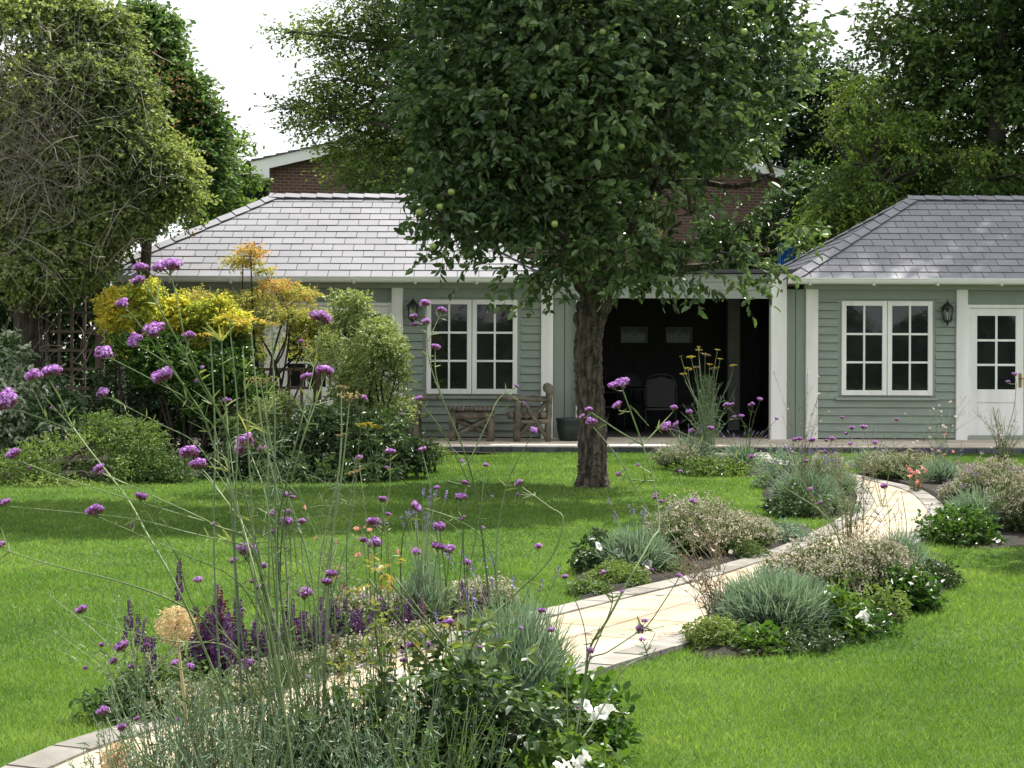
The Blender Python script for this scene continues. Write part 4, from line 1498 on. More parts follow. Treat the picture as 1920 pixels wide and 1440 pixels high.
cl = [pxc(x, y, Y + dy, r, rz=rz) for x, y, r, rz, dy in [
    (1600, 150, 34, 12, 0), (1625, 178, 45, 10, .2), (1590, 205, 40, 9, -.3), (1640, 215, 55, 11, .1), (1660, 245, 60, 11, -.2), (1575, 246, 42, 7, -.4), (1535, 250, 22, 6, -.5), (1660, 285, 75, 13, .2), (1625, 312, 60, 11, -.2),
    (1590, 325, 50, 10, -.3), (1680, 335, 80, 13, .3), (1620, 350, 70, 11, -.3), (1575, 368, 55, 11, -.5), (1640, 385, 85, 12, .1), (1560, 395, 60, 11, -.4), (1530, 425, 45, 12, -.5), (1600, 415, 70, 11, -.2), (1510, 458, 24, 10, -.6),
    (1560, 445, 45, 11, -.3), (1690, 255, 60, 40, .8), (1720, 365, 70, 30, .6), (1650, 300, 90, 90, 1.6), (1610, 390, 80, 60, 1.6), (1760, 310, 70, 11, .2), (1790, 350, 80, 11, .3), (1740, 400, 90, 11, 0), (1700, 300, 70, 10, -.2), (1720, 220, 60, 10, .2), (1820, 290, 60, 10, .4)]]
bg_tree('young_beech', 'bright yellow-green beech with drooping layered sprays left of the tall dark tree', 'beech tree', Y, (1655, 200), cl, 4300, 10, .45, .085, 'beech', R_(113), cw=.72, gate=-.32, gscale=1.6, dirbias=(-.55, -.35, -.1), tone=(0, .85), droop=.45, trunk_r=.12, flat=.8)
Y = 43.0
cl = [pxc(x, y, Y, r) for x, y, r in [(1540, 200, 85), (1470, 180, 90), (1560, 290, 90), (1480, 300, 90), (1620, 200, 70), (1530, 370, 90), (1600, 380, 90), (1380, 150, 90), (1420, 250, 100), (1640, 300, 90), (1500, 140, 55), (1585, 135, 30), (1680, 420, 90)]]
bg_tree('evergreen_tree', 'dense dark evergreen filling the gap between the brick house and the right trees', 'evergreen', Y, (1540, 250), cl, 4200, 9, .6, .14, 'hedge_lf', R_(114), gate=-.8, gscale=.7, tone=(0, .6), trunk_r=.3)
Y = 46
cl = [pxc(x, y, Y, r) for x, y, r in [(1150, 120, 120), (1000, 80, 120), (900, 30, 100), (1250, 60, 130), (1350, 40, 120), (1100, -60, 150), (1200, 180, 100)]]
bg_tree('far_tree', 'leafy tree rising over the brick house roof behind the apple tree', 'tree', Y, (1130, 60), cl, 3000, 9, .8, .17, 'hedge_lf', R_(115), gate=-.7, gscale=.6, tone=(.2, .9), trunk_r=.3)
# sparse foliage just left of the house eaves
Y = 33
cl = [pxc(x, y, Y, r, rz=rz) for x, y, r, rz in [(420, 275, 22, 22), (450, 265, 14, 10), (430, 300, 20, 16), (440, 330, 40, 12), (410, 320, 25, 25), (400, 370, 45, 25), (455, 385, 38, 14), (395, 410, 40, 25), (440, 405, 30, 14), (370, 330, 40, 60), (360, 420, 50, 60)]]
bg_tree('hazel_tree', 'thin-leaved small tree against the white sky left of the brick house eaves', 'tree', Y, (385, 330), cl, 900, 8, .35, .11, 'beech', R_(116), gate=-.6, gscale=1.5, tone=(.15, .8), trunk_r=.08)

# left trees
Y = 24.5
cl = [pxc(x, y, Y + dy, r, rz=rz) for x, y, r, rz, dy in [
    (280, 70, 32, 50, 0), (330, 170, 45, 45, 0), (350, 230, 50, 40, .2), (340, 300, 70, 50, 0), (280, 200, 70, 70, .4), (370, 260, 30, 25, 0), (325, 345, 52, 32, 0), (250, 330, 90, 80, .5), (200, 405, 40, 28, .2), (360, 325, 34, 32, 0),
    (240, 120, 50, 60, .4), (300, 120, 30, 30, 0), (392, 330, 16, 14, 0), (395, 245, 16, 12, 0), (270, 30, 22, 25, 0), (285, 60, 36, 40, .1), (250, 160, 50, 50, .3), (310, 230, 45, 50, .1)]]
t_ = bg_tree('hornbeam_tree', 'dark green tree with hanging brown seed clusters at the left edge of the sky', 'hornbeam', Y, (265, 210), cl, 8200, 9, .35, .10, 'horn', R_(117), gate=-.75, gscale=1.2, tone=(.2, 1.0), trunk_r=.12)
g = Geo()
rr = R_(118)
for (x, y) in [(330, 165), (300, 120), (270, 300), (348, 245), (300, 265), (225, 230), (340, 370), (240, 270), (320, 160), (285, 285), (360, 180), (335, 435), (305, 330)]:
    c = at(x, y, Y - .9)
    q = c + rr.normal(0, .16, (34, 3)) * [1.2, .8, 1.0]
    g.scatter('rhomb', q, rr.normal(0, 1, (34, 3)) + [0, 0, -.7], rr.normal(0, 1, (34, 3)), .055, .03, rr.uniform(0, 1, 34))
part('seed_clusters', g, M['seed'], t_, kind='stuff')

Y = 21.8
cl = [pxc(x, y, Y + dy, r, rz=rz) for x, y, r, rz, dy in [
    (40, 60, 110, 90, 0), (130, 40, 60, 50, 0), (190, 60, 40, 40, 0), (150, 150, 80, 60, -.3), (230, 160, 50, 40, -.2), (60, 170, 90, 70, -.4), (220, 260, 70, 50, -.3), (150, 300, 70, 60, -.5), (260, 330, 70, 50, -.2),
    (190, 395, 80, 45, -.4), (120, 420, 90, 60, -.5), (262, 372, 40, 28, 0), (60, 400, 90, 90, -.2), (130, 470, 70, 38, -.4), (60, 500, 90, 40, -.5), (165, 450, 40, 26, -.2), (330, 310, 30, 30, 0), (20, 300, 90, 120, -.2), (-90, 200, 120, 300, 0), (320, 360, 40, 25, -.1), (-60, 420, 120, 120, 0), (225, 95, 22, 26, -.1), (262, 210, 26, 18, -.2), (325, 345, 26, 18, -.2), (300, 340, 24, 16, -.1), (290, 275, 30, 20, -.3), (205, 35, 26, 24, 0)]]
wt = [1, 1, .8, 1, .8, .6, 1, .7, 1.3, 1.5, 1, 1.3, .8, 1.5, 1, 1.3, 1, .6, .7, 1.2, 1, .8, .8, .8, .8, .9, .8]
lt = bg_tree('overgrown_tree', 'large overgrown olive-green tree with a grey tangle of bare stems on the far left', 'tree', Y, (60, 150), cl, 22000, 12, .30, .066, 'olive_lf', R_(119), weights=wt, cw=.75, gate=-.38, gscale=1.35, tone=(.05, 1.0), trunk_r=.2, W=.036, spread=1.0, droop=.3, flat=.1)
tg = Geo()
rr = R_(120)
for i in range(190):
    x, y = rr.normal(45, 70), rr.normal(300, 110)
    if i > 150: x, y = rr.uniform(-60, 300), rr.uniform(20, 520)
    p = at(x, y, Y - 1.0 + rr.uniform(-.5, .6))
    pts = [p]
    dd = unit(rr.normal(0, 1, 3) * [1, .5, 1])
    for k in range(4):
        dd = unit(dd + rr.normal(0, .36, 3) * [1, .6, 1])
        pts.append(pts[-1] + dd * rr.uniform(.12, .34))
    tg.tube(spline(pts, 3), np.linspace(rr.uniform(.004, .009), .002, 13), 4, rr.uniform(), cap=False)
# bulk of fine dry stems
n = 2600
X = np.where(rr.uniform(0, 1, n) < .7, rr.normal(50, 65, n), rr.uniform(-60, 300, n))
Yp = rr.normal(290, 120, n)
PP = np.array([at(a, b, Y - .7 + c) for a, b, c in zip(X, Yp, rr.uniform(-.7, .7, n))])
tg.scatter('hair', PP, rr.normal(0, 1, (n, 3)) * [1, .6, 1], rr.normal(0, 1, (n, 3)), rr.uniform(.15, .55, n), .006, rr.uniform(0, 1, n), rr.normal(0, .35, n))
part('bare_stems', tg, M['twig'], lt)
# hedge far left and behind the summer houses, to close the horizon
def hedge(label, x0, x1, Y, h, seed):
    rr = R_(seed)
    n = int((x1 - x0) * h * 260)
    P = np.stack([rr.uniform(x0, x1, n), Y + rr.uniform(-.6, .6, n), rr.uniform(0, h, n) + 0], 1)
    P[:, 2] *= .92 + .22 * np.sin(P[:, 0] * 1.7) * np.sin(P[:, 0] * .53 + 1)
    d = unit(np.stack([rr.normal(0, .6, n), -np.ones(n), rr.uniform(-.2, .9, n)], 1))
    root = thing('hedge', ((x0 + x1) / 2, Y, 0), label, 'hedge', None)
    g, tw = Geo(), Geo()
    sprays(g, tw, P, d, .3, 8, .11, .08, rr, rr.uniform(.1, .8, n), 'rhomb', .8, .3, .1)
    part('foliage', g, M['hedge_lf'], root)
    part('twigs', tw, M['twig_dk'], root)
hedge('tall dark hedge closing the garden behind the left trellis', -13.5, -6.15, 24.9, 4.0, 121)
hedge('dark hedge behind the gap between shelter and right summer house', 4.2, 20, 36.5, 5.0, 122)
hedge('unseen hedge added behind the camera for the window reflections', -16, 22, -9, 2.75, 123)  # out of view, added so the window panes mirror dark leaves
# small tree just outside the right edge: its shadow lies on the right-hand lawn
cl = [(np.array([5.75 + a, 13.2 + b, 3.1 + c]), np.array([.8, .8, .45])) for a, b, c in ((0, 0, 0), (.7, .5, .3), (-.3, .4, .3), (.9, -.4, -.2), (.3, .3, .8))]
rr = R_(130)
t = thing('crab_apple', (6.0, 13.3, 0), 'small round-headed tree on the right-hand lawn beyond the oregano', 'tree')
g = Geo()
g.tube([(6.0, 13.3, 0), (5.98, 13.3, 1.3), (6.02, 13.32, 2.9)], [.07, .055, .03], 8)
part('trunk', g, M['bark'], t)
P, d, idx = clump_points(cl, 900, rr, .25)
g, tw = Geo(), Geo()
sprays(g, tw, P, d, .22, 8, .08, .05, rr, rr.uniform(.2, .8, len(P)))
part('crown', g, M['apple_leaf'], t)
part('twigs', tw, M['twig_dk'], t)
# ------------------------------------------------------------------ leaf and flower materials
M['lav_lf'] = leaf_mat('lavender_leaf', [(.06, .10, .065), (.12, .19, .125), (.21, .30, .21), (.34, .43, .32)], trans=.3, rough=.7, spec=.2, warm=(1.1, 1.15, .8))
M['lav_fl'] = leaf_mat('lavender_flower', [(.12, .10, .22), (.22, .17, .38), (.33, .27, .50)], trans=.2, rough=.7, warm=(1, 1, 1))
M['oreg_lf'] = leaf_mat('oregano_leaf', [(.04, .075, .024), (.09, .145, .045), (.165, .225, .085)], trans=.3, rough=.6)
M['oreg_fl'] = leaf_mat('oregano_flower', [(.20, .18, .12), (.37, .34, .25), (.54, .49, .39), (.62, .53, .48)], trans=.2, rough=.8, warm=(1, 1, 1))
M['dry_stem'] = leaf_mat('dry_stem', [(.10, .07, .045), (.17, .135, .08), (.26, .23, .15)], trans=.0, rough=.8)
M['gr_lf'] = leaf_mat('bright_leaf', [(.018, .05, .008), (.04, .105, .014), (.085, .17, .025), (.15, .25, .045)], trans=.38, rough=.38, spec=.5)
M['dk_lf'] = leaf_mat('glossy_dark_leaf', [(.012, .028, .010), (.028, .058, .020), (.055, .10, .034), (.10, .16, .065)], trans=.25, rough=.42, spec=.4)
M['box_lf'] = leaf_mat('box_leaf', [(.035, .07, .02), (.08, .145, .034), (.15, .235, .055), (.23, .31, .085)], trans=.35, rough=.45)
M['sax_lf'] = leaf_mat('mound_leaf', [(.07, .12, .02), (.13, .20, .045), (.21, .28, .08)], trans=.35, rough=.6)
M['var_lf'] = leaf_mat('variegated_leaf', [(.04, .095, .03), (.06, .13, .045), (.10, .18, .075), (.50, .56, .44), (.74, .77, .68)], trans=.3, rough=.45)
M['yel_lf'] = leaf_mat('golden_leaf', [(.18, .28, .05), (.40, .46, .08), (.68, .62, .10), (.76, .60, .10)], trans=.55, rough=.5, warm=(1.0, 1.0, .7))
M['acer_lf'] = leaf_mat('maple_leaf', [(.14, .21, .06), (.27, .34, .08), (.42, .43, .11), (.52, .42, .12), (.56, .30, .12)], trans=.5, rough=.5, warm=(1.05, 1.0, .75))
M['pit_lf'] = leaf_mat('pittosporum_leaf', [(.06, .10, .035), (.14, .20, .07), (.25, .32, .12), (.38, .44, .20)], trans=.35, rough=.4)
M['white_fl'] = leaf_mat('white_petal', [(.70, .70, .66), (.80, .80, .77), (.84, .84, .82)], trans=.25, rough=.6, warm=(1, 1, 1))
M['pink_fl'] = leaf_mat('salmon_petal', [(.55, .17, .14), (.68, .27, .22), (.76, .42, .36)], trans=.3, rough=.6, warm=(1, 1, 1))
M['gaura_fl'] = leaf_mat('pale_pink_petal', [(.62, .46, .42), (.74, .62, .58)], trans=.3, rough=.6, warm=(1, 1, 1))
M['salv_fl'] = leaf_mat('salvia_flower', [(.034, .014, .055), (.085, .032, .12), (.16, .065, .22), (.21, .10, .17)], trans=.12, rough=.6, warm=(1, 1, 1))
M['salv_old'] = leaf_mat('faded_salvia', [(.13, .06, .05), (.20, .11, .08), (.28, .17, .11)], trans=.1, rough=.8, warm=(1, 1, 1))
M['allium'] = leaf_mat('dried_allium', [(.46, .34, .18), (.62, .48, .28), (.76, .62, .40)], trans=.25, rough=.8, warm=(1, .95, .8))
M['straw'] = leaf_mat('straw_stem', [(.42, .34, .18), (.52, .43, .25)], trans=0, rough=.7)
M['fen_lf'] = leaf_mat('fennel_leaf', [(.05, .085, .05), (.09, .14, .08), (.15, .21, .11)], trans=.3, rough=.7, warm=(1.1, 1.1, .8))
M['fen_st'] = leaf_mat('fennel_stem', [(.10, .155, .085), (.16, .22, .11), (.24, .29, .14)], trans=0, rough=.5)
M['fen_fl'] = leaf_mat('yellow_umbel', [(.30, .24, .03), (.48, .36, .03), (.60, .46, .05)], trans=.3, rough=.7, warm=(1, .95, .6))
M['fen_old'] = leaf_mat('fading_umbel', [(.20, .14, .06), (.30, .23, .09), (.40, .33, .13)], trans=.2, rough=.8, warm=(1, .95, .7))
M['rose_lf'] = leaf_mat('rose_leaf', [(.016, .04, .016), (.04, .085, .028), (.10, .165, .045), (.22, .27, .06), (.34, .27, .06)], trans=.38, rough=.42, spec=.4)
M['rose_st'] = leaf_mat('rose_stem', [(.05, .09, .03), (.10, .14, .05), (.13, .09, .05)], trans=0, rough=.5)
M['wood_dk'] = solid('weathered_trellis', (.17, .135, .105), (.10, .08, .06), rough=.9, scale=6, stretch=(1, 1, .3), bump=.3)


def dome_blades(g, c, r, h, n, L, W, rng, shape='blade', tone=(0, 1), droop=.25, spread=1.0, core=.35):
    """thin leaves that fan up and out of a clump base"""
    a = rng.uniform(0, 2 * math.pi, n)
    q = np.sqrt(rng.uniform(0, 1, n))
    P = np.stack([c[0] + np.cos(a) * q * r * core, c[1] + np.sin(a) * q * r * core, np.full(n, c[2])], 1)
    tilt = q * spread
    D = np.stack([np.cos(a) * tilt * r, np.sin(a) * tilt * r, np.full(n, h)], 1) + rng.normal(0, .13, (n, 3)) * h
    D[:, 2] = np.abs(D[:, 2])
    N = rng.normal(0, 1, (n, 3))
    v = np.clip(rng.uniform(tone[0], tone[1], n) + noise3(P, 9) * .12, 0, 1)
    g.scatter(shape, P, D, N, L * rng.uniform(.55, 1.1, n), W, v, droop * rng.uniform(.2, 1.4, n))
    return P, unit(D)


def lavender(px, py, rx, h, label, seed, nb=1500, fl=18, Y=None, flh=1.35, blade=.0042, stem_out=1.0):
    """grey-green lavender mound; (px,py) = its base centre on the photo, rx metres"""
    rng = R_(seed)
    c = G(px, py) if Y is None else at(px, 642 + 4880 / Y, Y)
    c[2] = .02
    t = thing('lavender', c, label, 'lavender', 'lavender clumps in the beds')
    g = Geo()
    # side shoots: dome of little shoots with blades
    ns = nb // 7
    a = rng.uniform(0, 2 * math.pi, ns)
    q = np.sqrt(rng.uniform(0, 1, ns))
    tip = np.stack([np.cos(a) * q * rx, np.sin(a) * q * rx, h * (.22 + .78 * np.sqrt(np.maximum(0, 1 - q ** 2 * .98))) * rng.uniform(.7, 1.12, ns)], 1)
    D = unit(tip + rng.normal(0, .06, tip.shape))
    Lr = np.linalg.norm(tip, axis=1)
    for k, f in enumerate(np.linspace(.35, .86, 7)):
        off = rng.normal(0, .012, (ns, 3))
        DD = unit(D * [.9, .9, 1.3] + rng.normal(0, .28, (ns, 3)))
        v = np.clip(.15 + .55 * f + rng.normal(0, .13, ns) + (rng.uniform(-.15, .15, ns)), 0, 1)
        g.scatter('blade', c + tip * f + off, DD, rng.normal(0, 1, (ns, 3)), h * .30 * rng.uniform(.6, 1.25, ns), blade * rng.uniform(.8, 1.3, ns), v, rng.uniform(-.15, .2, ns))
    part('foliage', g, M['lav_lf'], t)
    g = Geo()
    g.scatter('hair', np.repeat(c[None], ns // 2, 0), D[::2][:ns // 2], rng.normal(0, 1, (ns // 2, 3)), Lr[::2][:ns // 2] * .9, .004, rng.uniform(0, 1, ns // 2))
    part('woody_stems', g, M['dry_stem'], t)
    if fl:
        sg, fg = Geo(), Geo()
        a = rng.uniform(0, 2 * math.pi, fl)
        q = np.sqrt(rng.uniform(0, 1, fl))
        T = np.stack([np.cos(a) * q * rx * stem_out, np.sin(a) * q * rx * stem_out, h * flh * rng.uniform(.8, 1.15, fl)], 1)
        for i in range(fl):
            P = spline([c, c + T[i] * [.35, .35, .55], c + T[i]], 3)
            sg.tube(P, np.linspace(.0022, .0014, len(P)), 4, rng.uniform(), cap=False)
            d = unit(P[-1] - P[-2])
            m = 22
            zz = rng.uniform(0, .055, m)
            aa = rng.uniform(0, 2 * math.pi, m)
            pp = P[-1] + d * (zz - .01)[:, None]
            dd = np.stack([np.cos(aa), np.sin(aa), np.full(m, .6)], 1)
            fg.scatter('rhomb', pp, dd, rng.normal(0, 1, (m, 3)), .011, .008, rng.uniform(0, 1, m))
        part('flower_stalks', sg, M['fen_st'], t, kind='stuff')
        part('flower_spikes', fg, M['lav_fl'], t, kind='stuff')
    return t


def oregano(px, py, rx, h, label, seed, n=330, pink=.0, ry=None, Y=None, green=1.0):
    rng = R_(seed)
    c = G(px, py) if Y is None else at(px, 642 + 4880 / Y, Y)
    c[2] = .02
    ry = ry or rx
    t = thing('oregano', c, label, 'oregano', 'oregano clumps in the beds')
    a = rng.uniform(0, 2 * math.pi, n)
    q = np.sqrt(rng.uniform(0, 1, n))
    lm = 1 + .22 * noise3(np.stack([np.cos(a) * q * rx, np.sin(a) * q * ry, q * 0], 1), 7.0, seed % 11)
    top = np.stack([np.cos(a) * q * rx * rng.uniform(.85, 1.2, n), np.sin(a) * q * ry * rng.uniform(.85, 1.2, n), h * lm * (.42 + .58 * np.sqrt(1 - .85 * q ** 2)) * rng.uniform(.5, 1.15, n)], 1)
    st, lf, fl = Geo(), Geo(), Geo()
    base = c + top * [.35, .35, 0] + rng.normal(0, .015, (n, 3)) * [1, 1, 0]
    D = unit(c + top - base)
    Ls = np.linalg.norm(c + top - base, axis=1)
    st.scatter('hair', base, D, rng.normal(0, 1, (n, 3)), Ls, .004, rng.uniform(0, .8, n))
    k = 14
    tt = rng.uniform(.12, .97, (n, k))
    P = base[:, None] + D[:, None] * (tt * Ls[:, None])[:, :, None]
    dd = rng.normal(0, 1, (n, k, 3)) + [0, 0, .35]
    lf.scatter('rhomb', P.reshape(-1, 3), dd.reshape(-1, 3), rng.normal(0, .6, (n * k, 3)) + [0, 0, .8], .030 * rng.uniform(.6, 1.3, n * k), .019, np.clip(rng.uniform(.05, .9, n * k) + (tt.ravel() - .5) * .5, 0, 1))
    k = 9
    P = (c + top)[:, None] + rng.normal(0, 1, (n, k, 3)) * np.array([.015, .015, .010])
    fl.scatter('rhomb', P.reshape(-1, 3), rng.normal(0, 1, (n * k, 3)) + [0, 0, .6], rng.normal(0, 1, (n * k, 3)), .015, .011,
               np.clip(np.repeat(rng.uniform(.0, .7, n), k) + rng.normal(.05 + pink, .2, n * k), 0, 1))
    part('stems', st, M['dry_stem'], t)
    part('foliage', lf, M['oreg_lf'], t)
    part('flower_heads', fl, M['oreg_fl'], t, kind='stuff')
    return t


def mound(name, px, py, rx, h, label, cat, mat, seed, n=900, L=.03, W=None, ry=None, Y=None, shape='leaf', k=6, sl=.09, tone=(.1, .9), group=None, zb=.02, up=.5, spread=.8, z_flat=.35, core=.55, mats=None):
    """leafy dome standing on the ground"""
    rng = R_(seed)
    c = G(px, py) if Y is None else at(px, 642 + 4880 / Y, Y)
    c[2] = zb
    ry = ry or rx
    t = thing(name, c, label, cat, group)
    d = rng.normal(0, 1, (n, 3))
    d[:, 2] = np.abs(d[:, 2]) * .9 + rng.uniform(-.05, .1, n)
    d = unit(d)
    rr = core + (1 - core) * rng.uniform(0, 1, n) ** .7
    lump = 1 + .16 * noise3(d, 2.6, seed % 9)
    P = c + d * np.array([rx, ry, h]) * (rr * lump)[:, None]
    P[:, 2] = np.maximum(P[:, 2], .015)
    Q = unit(d * [1, 1, .8] + rng.normal(0, .4, (n, 3)) + [0, 0, .25])
    g, tw = Geo(), Geo()
    tn = np.clip(tone[0] + (tone[1] - tone[0]) * (rng.uniform(0, 1, n) * .6 + .4 * (noise3(P, 3.5) * .5 + .5)), 0, 1)
    sprays(g, None, P - Q * sl * .5, Q, sl, k, L, W or L * .55, rng, tn, shape, spread, up, .1, .1)
    m = max(12, n // 12)
    j = rng.choice(n, m)
    b0 = np.repeat(c[None], m, 0) + rng.normal(0, 1, (m, 3)) * [rx * .15, ry * .15, 0]
    tw.scatter('twig2', b0, P[j] - b0, np.array([0, 0, 1.]), np.linalg.norm(P[j] - b0, axis=1), .010, .5)
    part('stems', tw, M['twig_dk'], t)
    part('foliage', g, M[mat], t)
    return t, c


# petunia flower prototype
def petal_flower(seed, lobes=5, cup=.25):
    rng = R_(seed)
    g = Geo()
    V, Fc = [(0, 0, -.35)], []
    n = lobes * 4
    for i in range(n):
        a = 2 * math.pi * i / n
        r_ = .46 * (.80 + .20 * abs(math.cos(lobes * a / 2)))
        V.append((.12 * math.cos(a), .12 * math.sin(a), -.04))
        V.append((r_ * .7 * math.cos(a), r_ * .7 * math.sin(a), cup * .35))
        V.append((r_ * math.cos(a), r_ * math.sin(a), cup * .30 + rng.uniform(-.05, .05)))
    for i in range(n):
        k = (i + 1) % n
        Fc.append((0, 1 + 3 * i, 1 + 3 * k))
        Fc.append((1 + 3 * i, 2 + 3 * i, 2 + 3 * k, 1 + 3 * k))
        Fc.append((2 + 3 * i, 3 + 3 * i, 3 + 3 * k, 2 + 3 * k))
    g.add(V, Fc, R_(seed).uniform(0, 1, len(Fc)), 0, True)
    return g


PET = []
for s_ in range(3):
    me = petal_flower(s_ + 5, 5, .25 + .1 * s_).mesh('flower')
    me.materials.append(M['white_fl'])
    PET.append(me)
PINK = petal_flower(9, 5, .5).mesh('flower')
PINK.materials.append(M['pink_fl'])
GAU = petal_flower(12, 4, .3).mesh('flower')
GAU.materials.append(M['gaura_fl'])


def flowers_on(t, pts, mes, size, rng, tilt=(-.9, .3)):
    for p in pts:
        me = mes[rng.integers(len(mes))]
        inst('flower', me, t, p, size * rng.uniform(.8, 1.15), (rng.uniform(.2, 1.1), rng.uniform(-.6, .6), rng.uniform(0, 6)))


def petunia(px, py, rx, h, label, seed, fl_px, size=.055, Y=None, n=220, mat='gr_lf', tone=(.2, .9)):
    t, c = mound('petunia', px, py, rx, h, label, 'petunia', mat, seed, n=n, L=.05, W=.03, k=6, sl=.1, tone=tone, group='white-flowered petunias along the path', Y=Y, core=.3)
    rng = R_(seed + 1)
    Yf = c[1] - rx * .95
    for (x, y) in fl_px:
        p = at(x, y, Yf + rng.uniform(-.05, .05))
        inst('flower', PET[rng.integers(3)], t, p, size * rng.uniform(.85, 1.15), (rng.uniform(.5, 1.3), rng.uniform(-.5, .5), rng.uniform(0, 6)))
    return t


def wisps(name, px, py, label, cat, seed, n, h, spread, fl=6, mat='dry_stem', flmes=None, flsize=.03, Y=None, leaves=14, lmat=None, r=.0022, group=None, lean=(0, 0), ll=.035):
    """airy upright plant of thin wiry stems with a few flowers"""
    rng = R_(seed)
    c = G(px, py) if Y is None else at(px, 642 + 4880 / Y, Y)
    c[2] = .02
    t = thing(name, c, label, cat, group)
    st, lf = Geo(), Geo()
    tips = []
    for i in range(n):
        a = rng.uniform(0, 2 * math.pi)
        q = spread * math.sqrt(rng.uniform(.02, 1))
        tip = c + np.array([math.cos(a) * q + lean[0] * h, math.sin(a) * q * .7 + lean[1] * h, h * rng.uniform(.55, 1.1)])
        b = c + rng.normal(0, .03, 3) * [1, 1, 0]
        m = b + (tip - b) * [.3, .3, .55] + rng.normal(0, .02, 3)
        P = spline([b, m, tip], 5)
        st.tube(P, np.linspace(r, r * .45, len(P)), 4, rng.uniform(), cap=False)
        tips.append((tip, unit(P[-1] - P[-2])))
        for k in range(int(rng.integers(1, 4))):
            j = rng.integers(4, len(P) - 1)
            d = unit(rng.normal(0, .6, 3) + [0, 0, .7])
            e = P[j] + d * rng.uniform(.06, .2) * h
            st.tube(spline([P[j], (P[j] + e) / 2 + [0, 0, -.01], e], 3), np.linspace(r * .6, r * .35, 7), 4, rng.uniform(), cap=False)
            tips.append((e, d))
        m_ = leaves
        tt = rng.uniform(0, .85, m_)
        PP = np.array([P[int(x * (len(P) - 1))] for x in tt])
        lf.scatter('blade', PP, rng.normal(0, .8, (m_, 3)) + [0, 0, .7], rng.normal(0, 1, (m_, 3)), ll * rng.uniform(.5, 1.4, m_), .006, rng.uniform(0, 1, m_), .2)
    # buds
    TP = np.array([x[0] for x in tips])
    TD = np.array([x[1] for x in tips])
    for k in range(4):
        lf.scatter('rhomb', TP - TD * .02 * k, TD + rng.normal(0, .5, TD.shape), rng.normal(0, 1, TD.shape), .013, .006, rng.uniform(.5, 1, len(TP)))
    part('stems', st, M[mat], t)
    part('foliage', lf, M[lmat or mat], t)
    if fl and flmes:
        for j in rng.choice(len(tips), min(fl, len(tips)), replace=False):
            inst('flower', flmes[rng.integers(len(flmes))], t, tips[j][0], flsize * rng.uniform(.8, 1.2), (rng.uniform(.3, 1.4), rng.uniform(-.6, .6), rng.uniform(0, 6)))
    return t


# ------------------------------------------------------------------ left border shrubs
def shrub(name, label, cat, Y, cl, n, k, sl, L, mat, seed, tone=(0, 1), stem_px=None, W=None, flat=.2, droop=.2, shape='leaf', gate=-.7, up=.3, spread=.85, weights=None, bark='twig_dk', dirbias=(0, 0, .15), stems=5, sr=.022, group=None, ysc=1.0, jit=.1, gs=2.2):
    rng = R_(seed)
    C = [pxc(x, y, Y + dy, r, rz=rz, ry=ysc * r * Y / F) for x, y, r, rz, dy in cl]
    cx = stem_px if stem_px else np.mean([c[0] for c in cl])
    b = at(cx, 642 + 4880 / Y, Y)
    b[2] = 0
    t = thing(name, b, label, cat, group)
    st = Geo()
    for i, (c, r) in enumerate(C):
        limb(st, b + rng.normal(0, .06, 3) * [1, 1, 0], c, sr, sr * .35, rng, .12, 6)
    P, d, idx = clump_points(C, n, rng, .25, gate=gate, gscale=gs, weight=weights)
    for i in range(len(C)):
        js = np.where(idx == i)[0]
        for j in js[:6]:
            limb(st, C[i][0], P[j], .007, .003, rng, .1, 4, 3)
    part('stems', st, M[bark], t)
    g = Geo()
    Q = unit(d * [1, 1, .6] + rng.normal(0, .4, P.shape) + np.asarray(dirbias))
    tn = rng.uniform(tone[0], tone[1], len(cl))[idx] * .5 + rng.uniform(tone[0], tone[1], len(P)) * .5
    if name == 'japanese_maple':
        tn = np.clip(tn * .75 + (P[:, 2] - 1.7) * .30 + (P[:, 0] - P[:, 0].mean()) * .12, 0, 1)
    P[:, 2] = np.maximum(P[:, 2], .04)
    sprays(g, None, P - Q * sl * .4, Q, sl * rng.uniform(.7, 1.3, len(P)), k, L, W or L * .55, rng, tn, shape, spread, up, droop, jit, flat=flat)
    part('foliage', g, M[mat], t)
    return t


shrub('box_shrub', 'rounded light green clipped shrub at the left edge of the border', 'shrub', 18.3, [(90, 860, 75, 50, 0), (30, 880, 70, 40, 0), (150, 850, 55, 45, .1), (200, 885, 60, 40, 0), (110, 905, 90, 26, -.2), (-70, 880, 80, 45, 0)], 2300, 7, .12, .034, 'box_lf', 201, tone=(.1, 1), gate=-.8)
shrub('box_shrub', 'rounded green shrub in the middle of the left border, darker below', 'shrub', 18.5, [(255, 830, 60, 50, .2), (215, 810, 50, 40, .4), (300, 875, 58, 42, 0), (330, 890, 40, 30, -.1), (250, 885, 60, 35, -.1), (185, 800, 40, 35, .6)], 1900, 7, .12, .034, 'box_lf', 202, tone=(.0, .8), gate=-.8)
shrub('laurel', 'spreading dark glossy-leaved laurel at the front of the left border', 'laurel', 19.0, [(500, 850, 70, 55, 0), (600, 830, 80, 70, .2), (700, 840, 75, 55, .1), (760, 850, 55, 35, .1), (560, 880, 80, 34, -.3), (680, 878, 80, 28, -.2), (430, 870, 55, 40, 0), (640, 790, 70, 40, .5), (720, 800, 50, 32, .5), (790, 845, 32, 28, .2)],
      2100, 7, .16, .085, 'dk_lf', 203, tone=(.1, 1), W=.032, gate=-.85)
shrub('fern', 'feathery yellow-green fern arching over the border end by the terrace', 'fern', 20.0, [(808, 850, 26, 16, 0), (785, 862, 25, 15, 0), (826, 846, 14, 8, 0)], 330, 8, .16, .05, 'sax_lf', 204, W=.012, tone=(.2, 1))
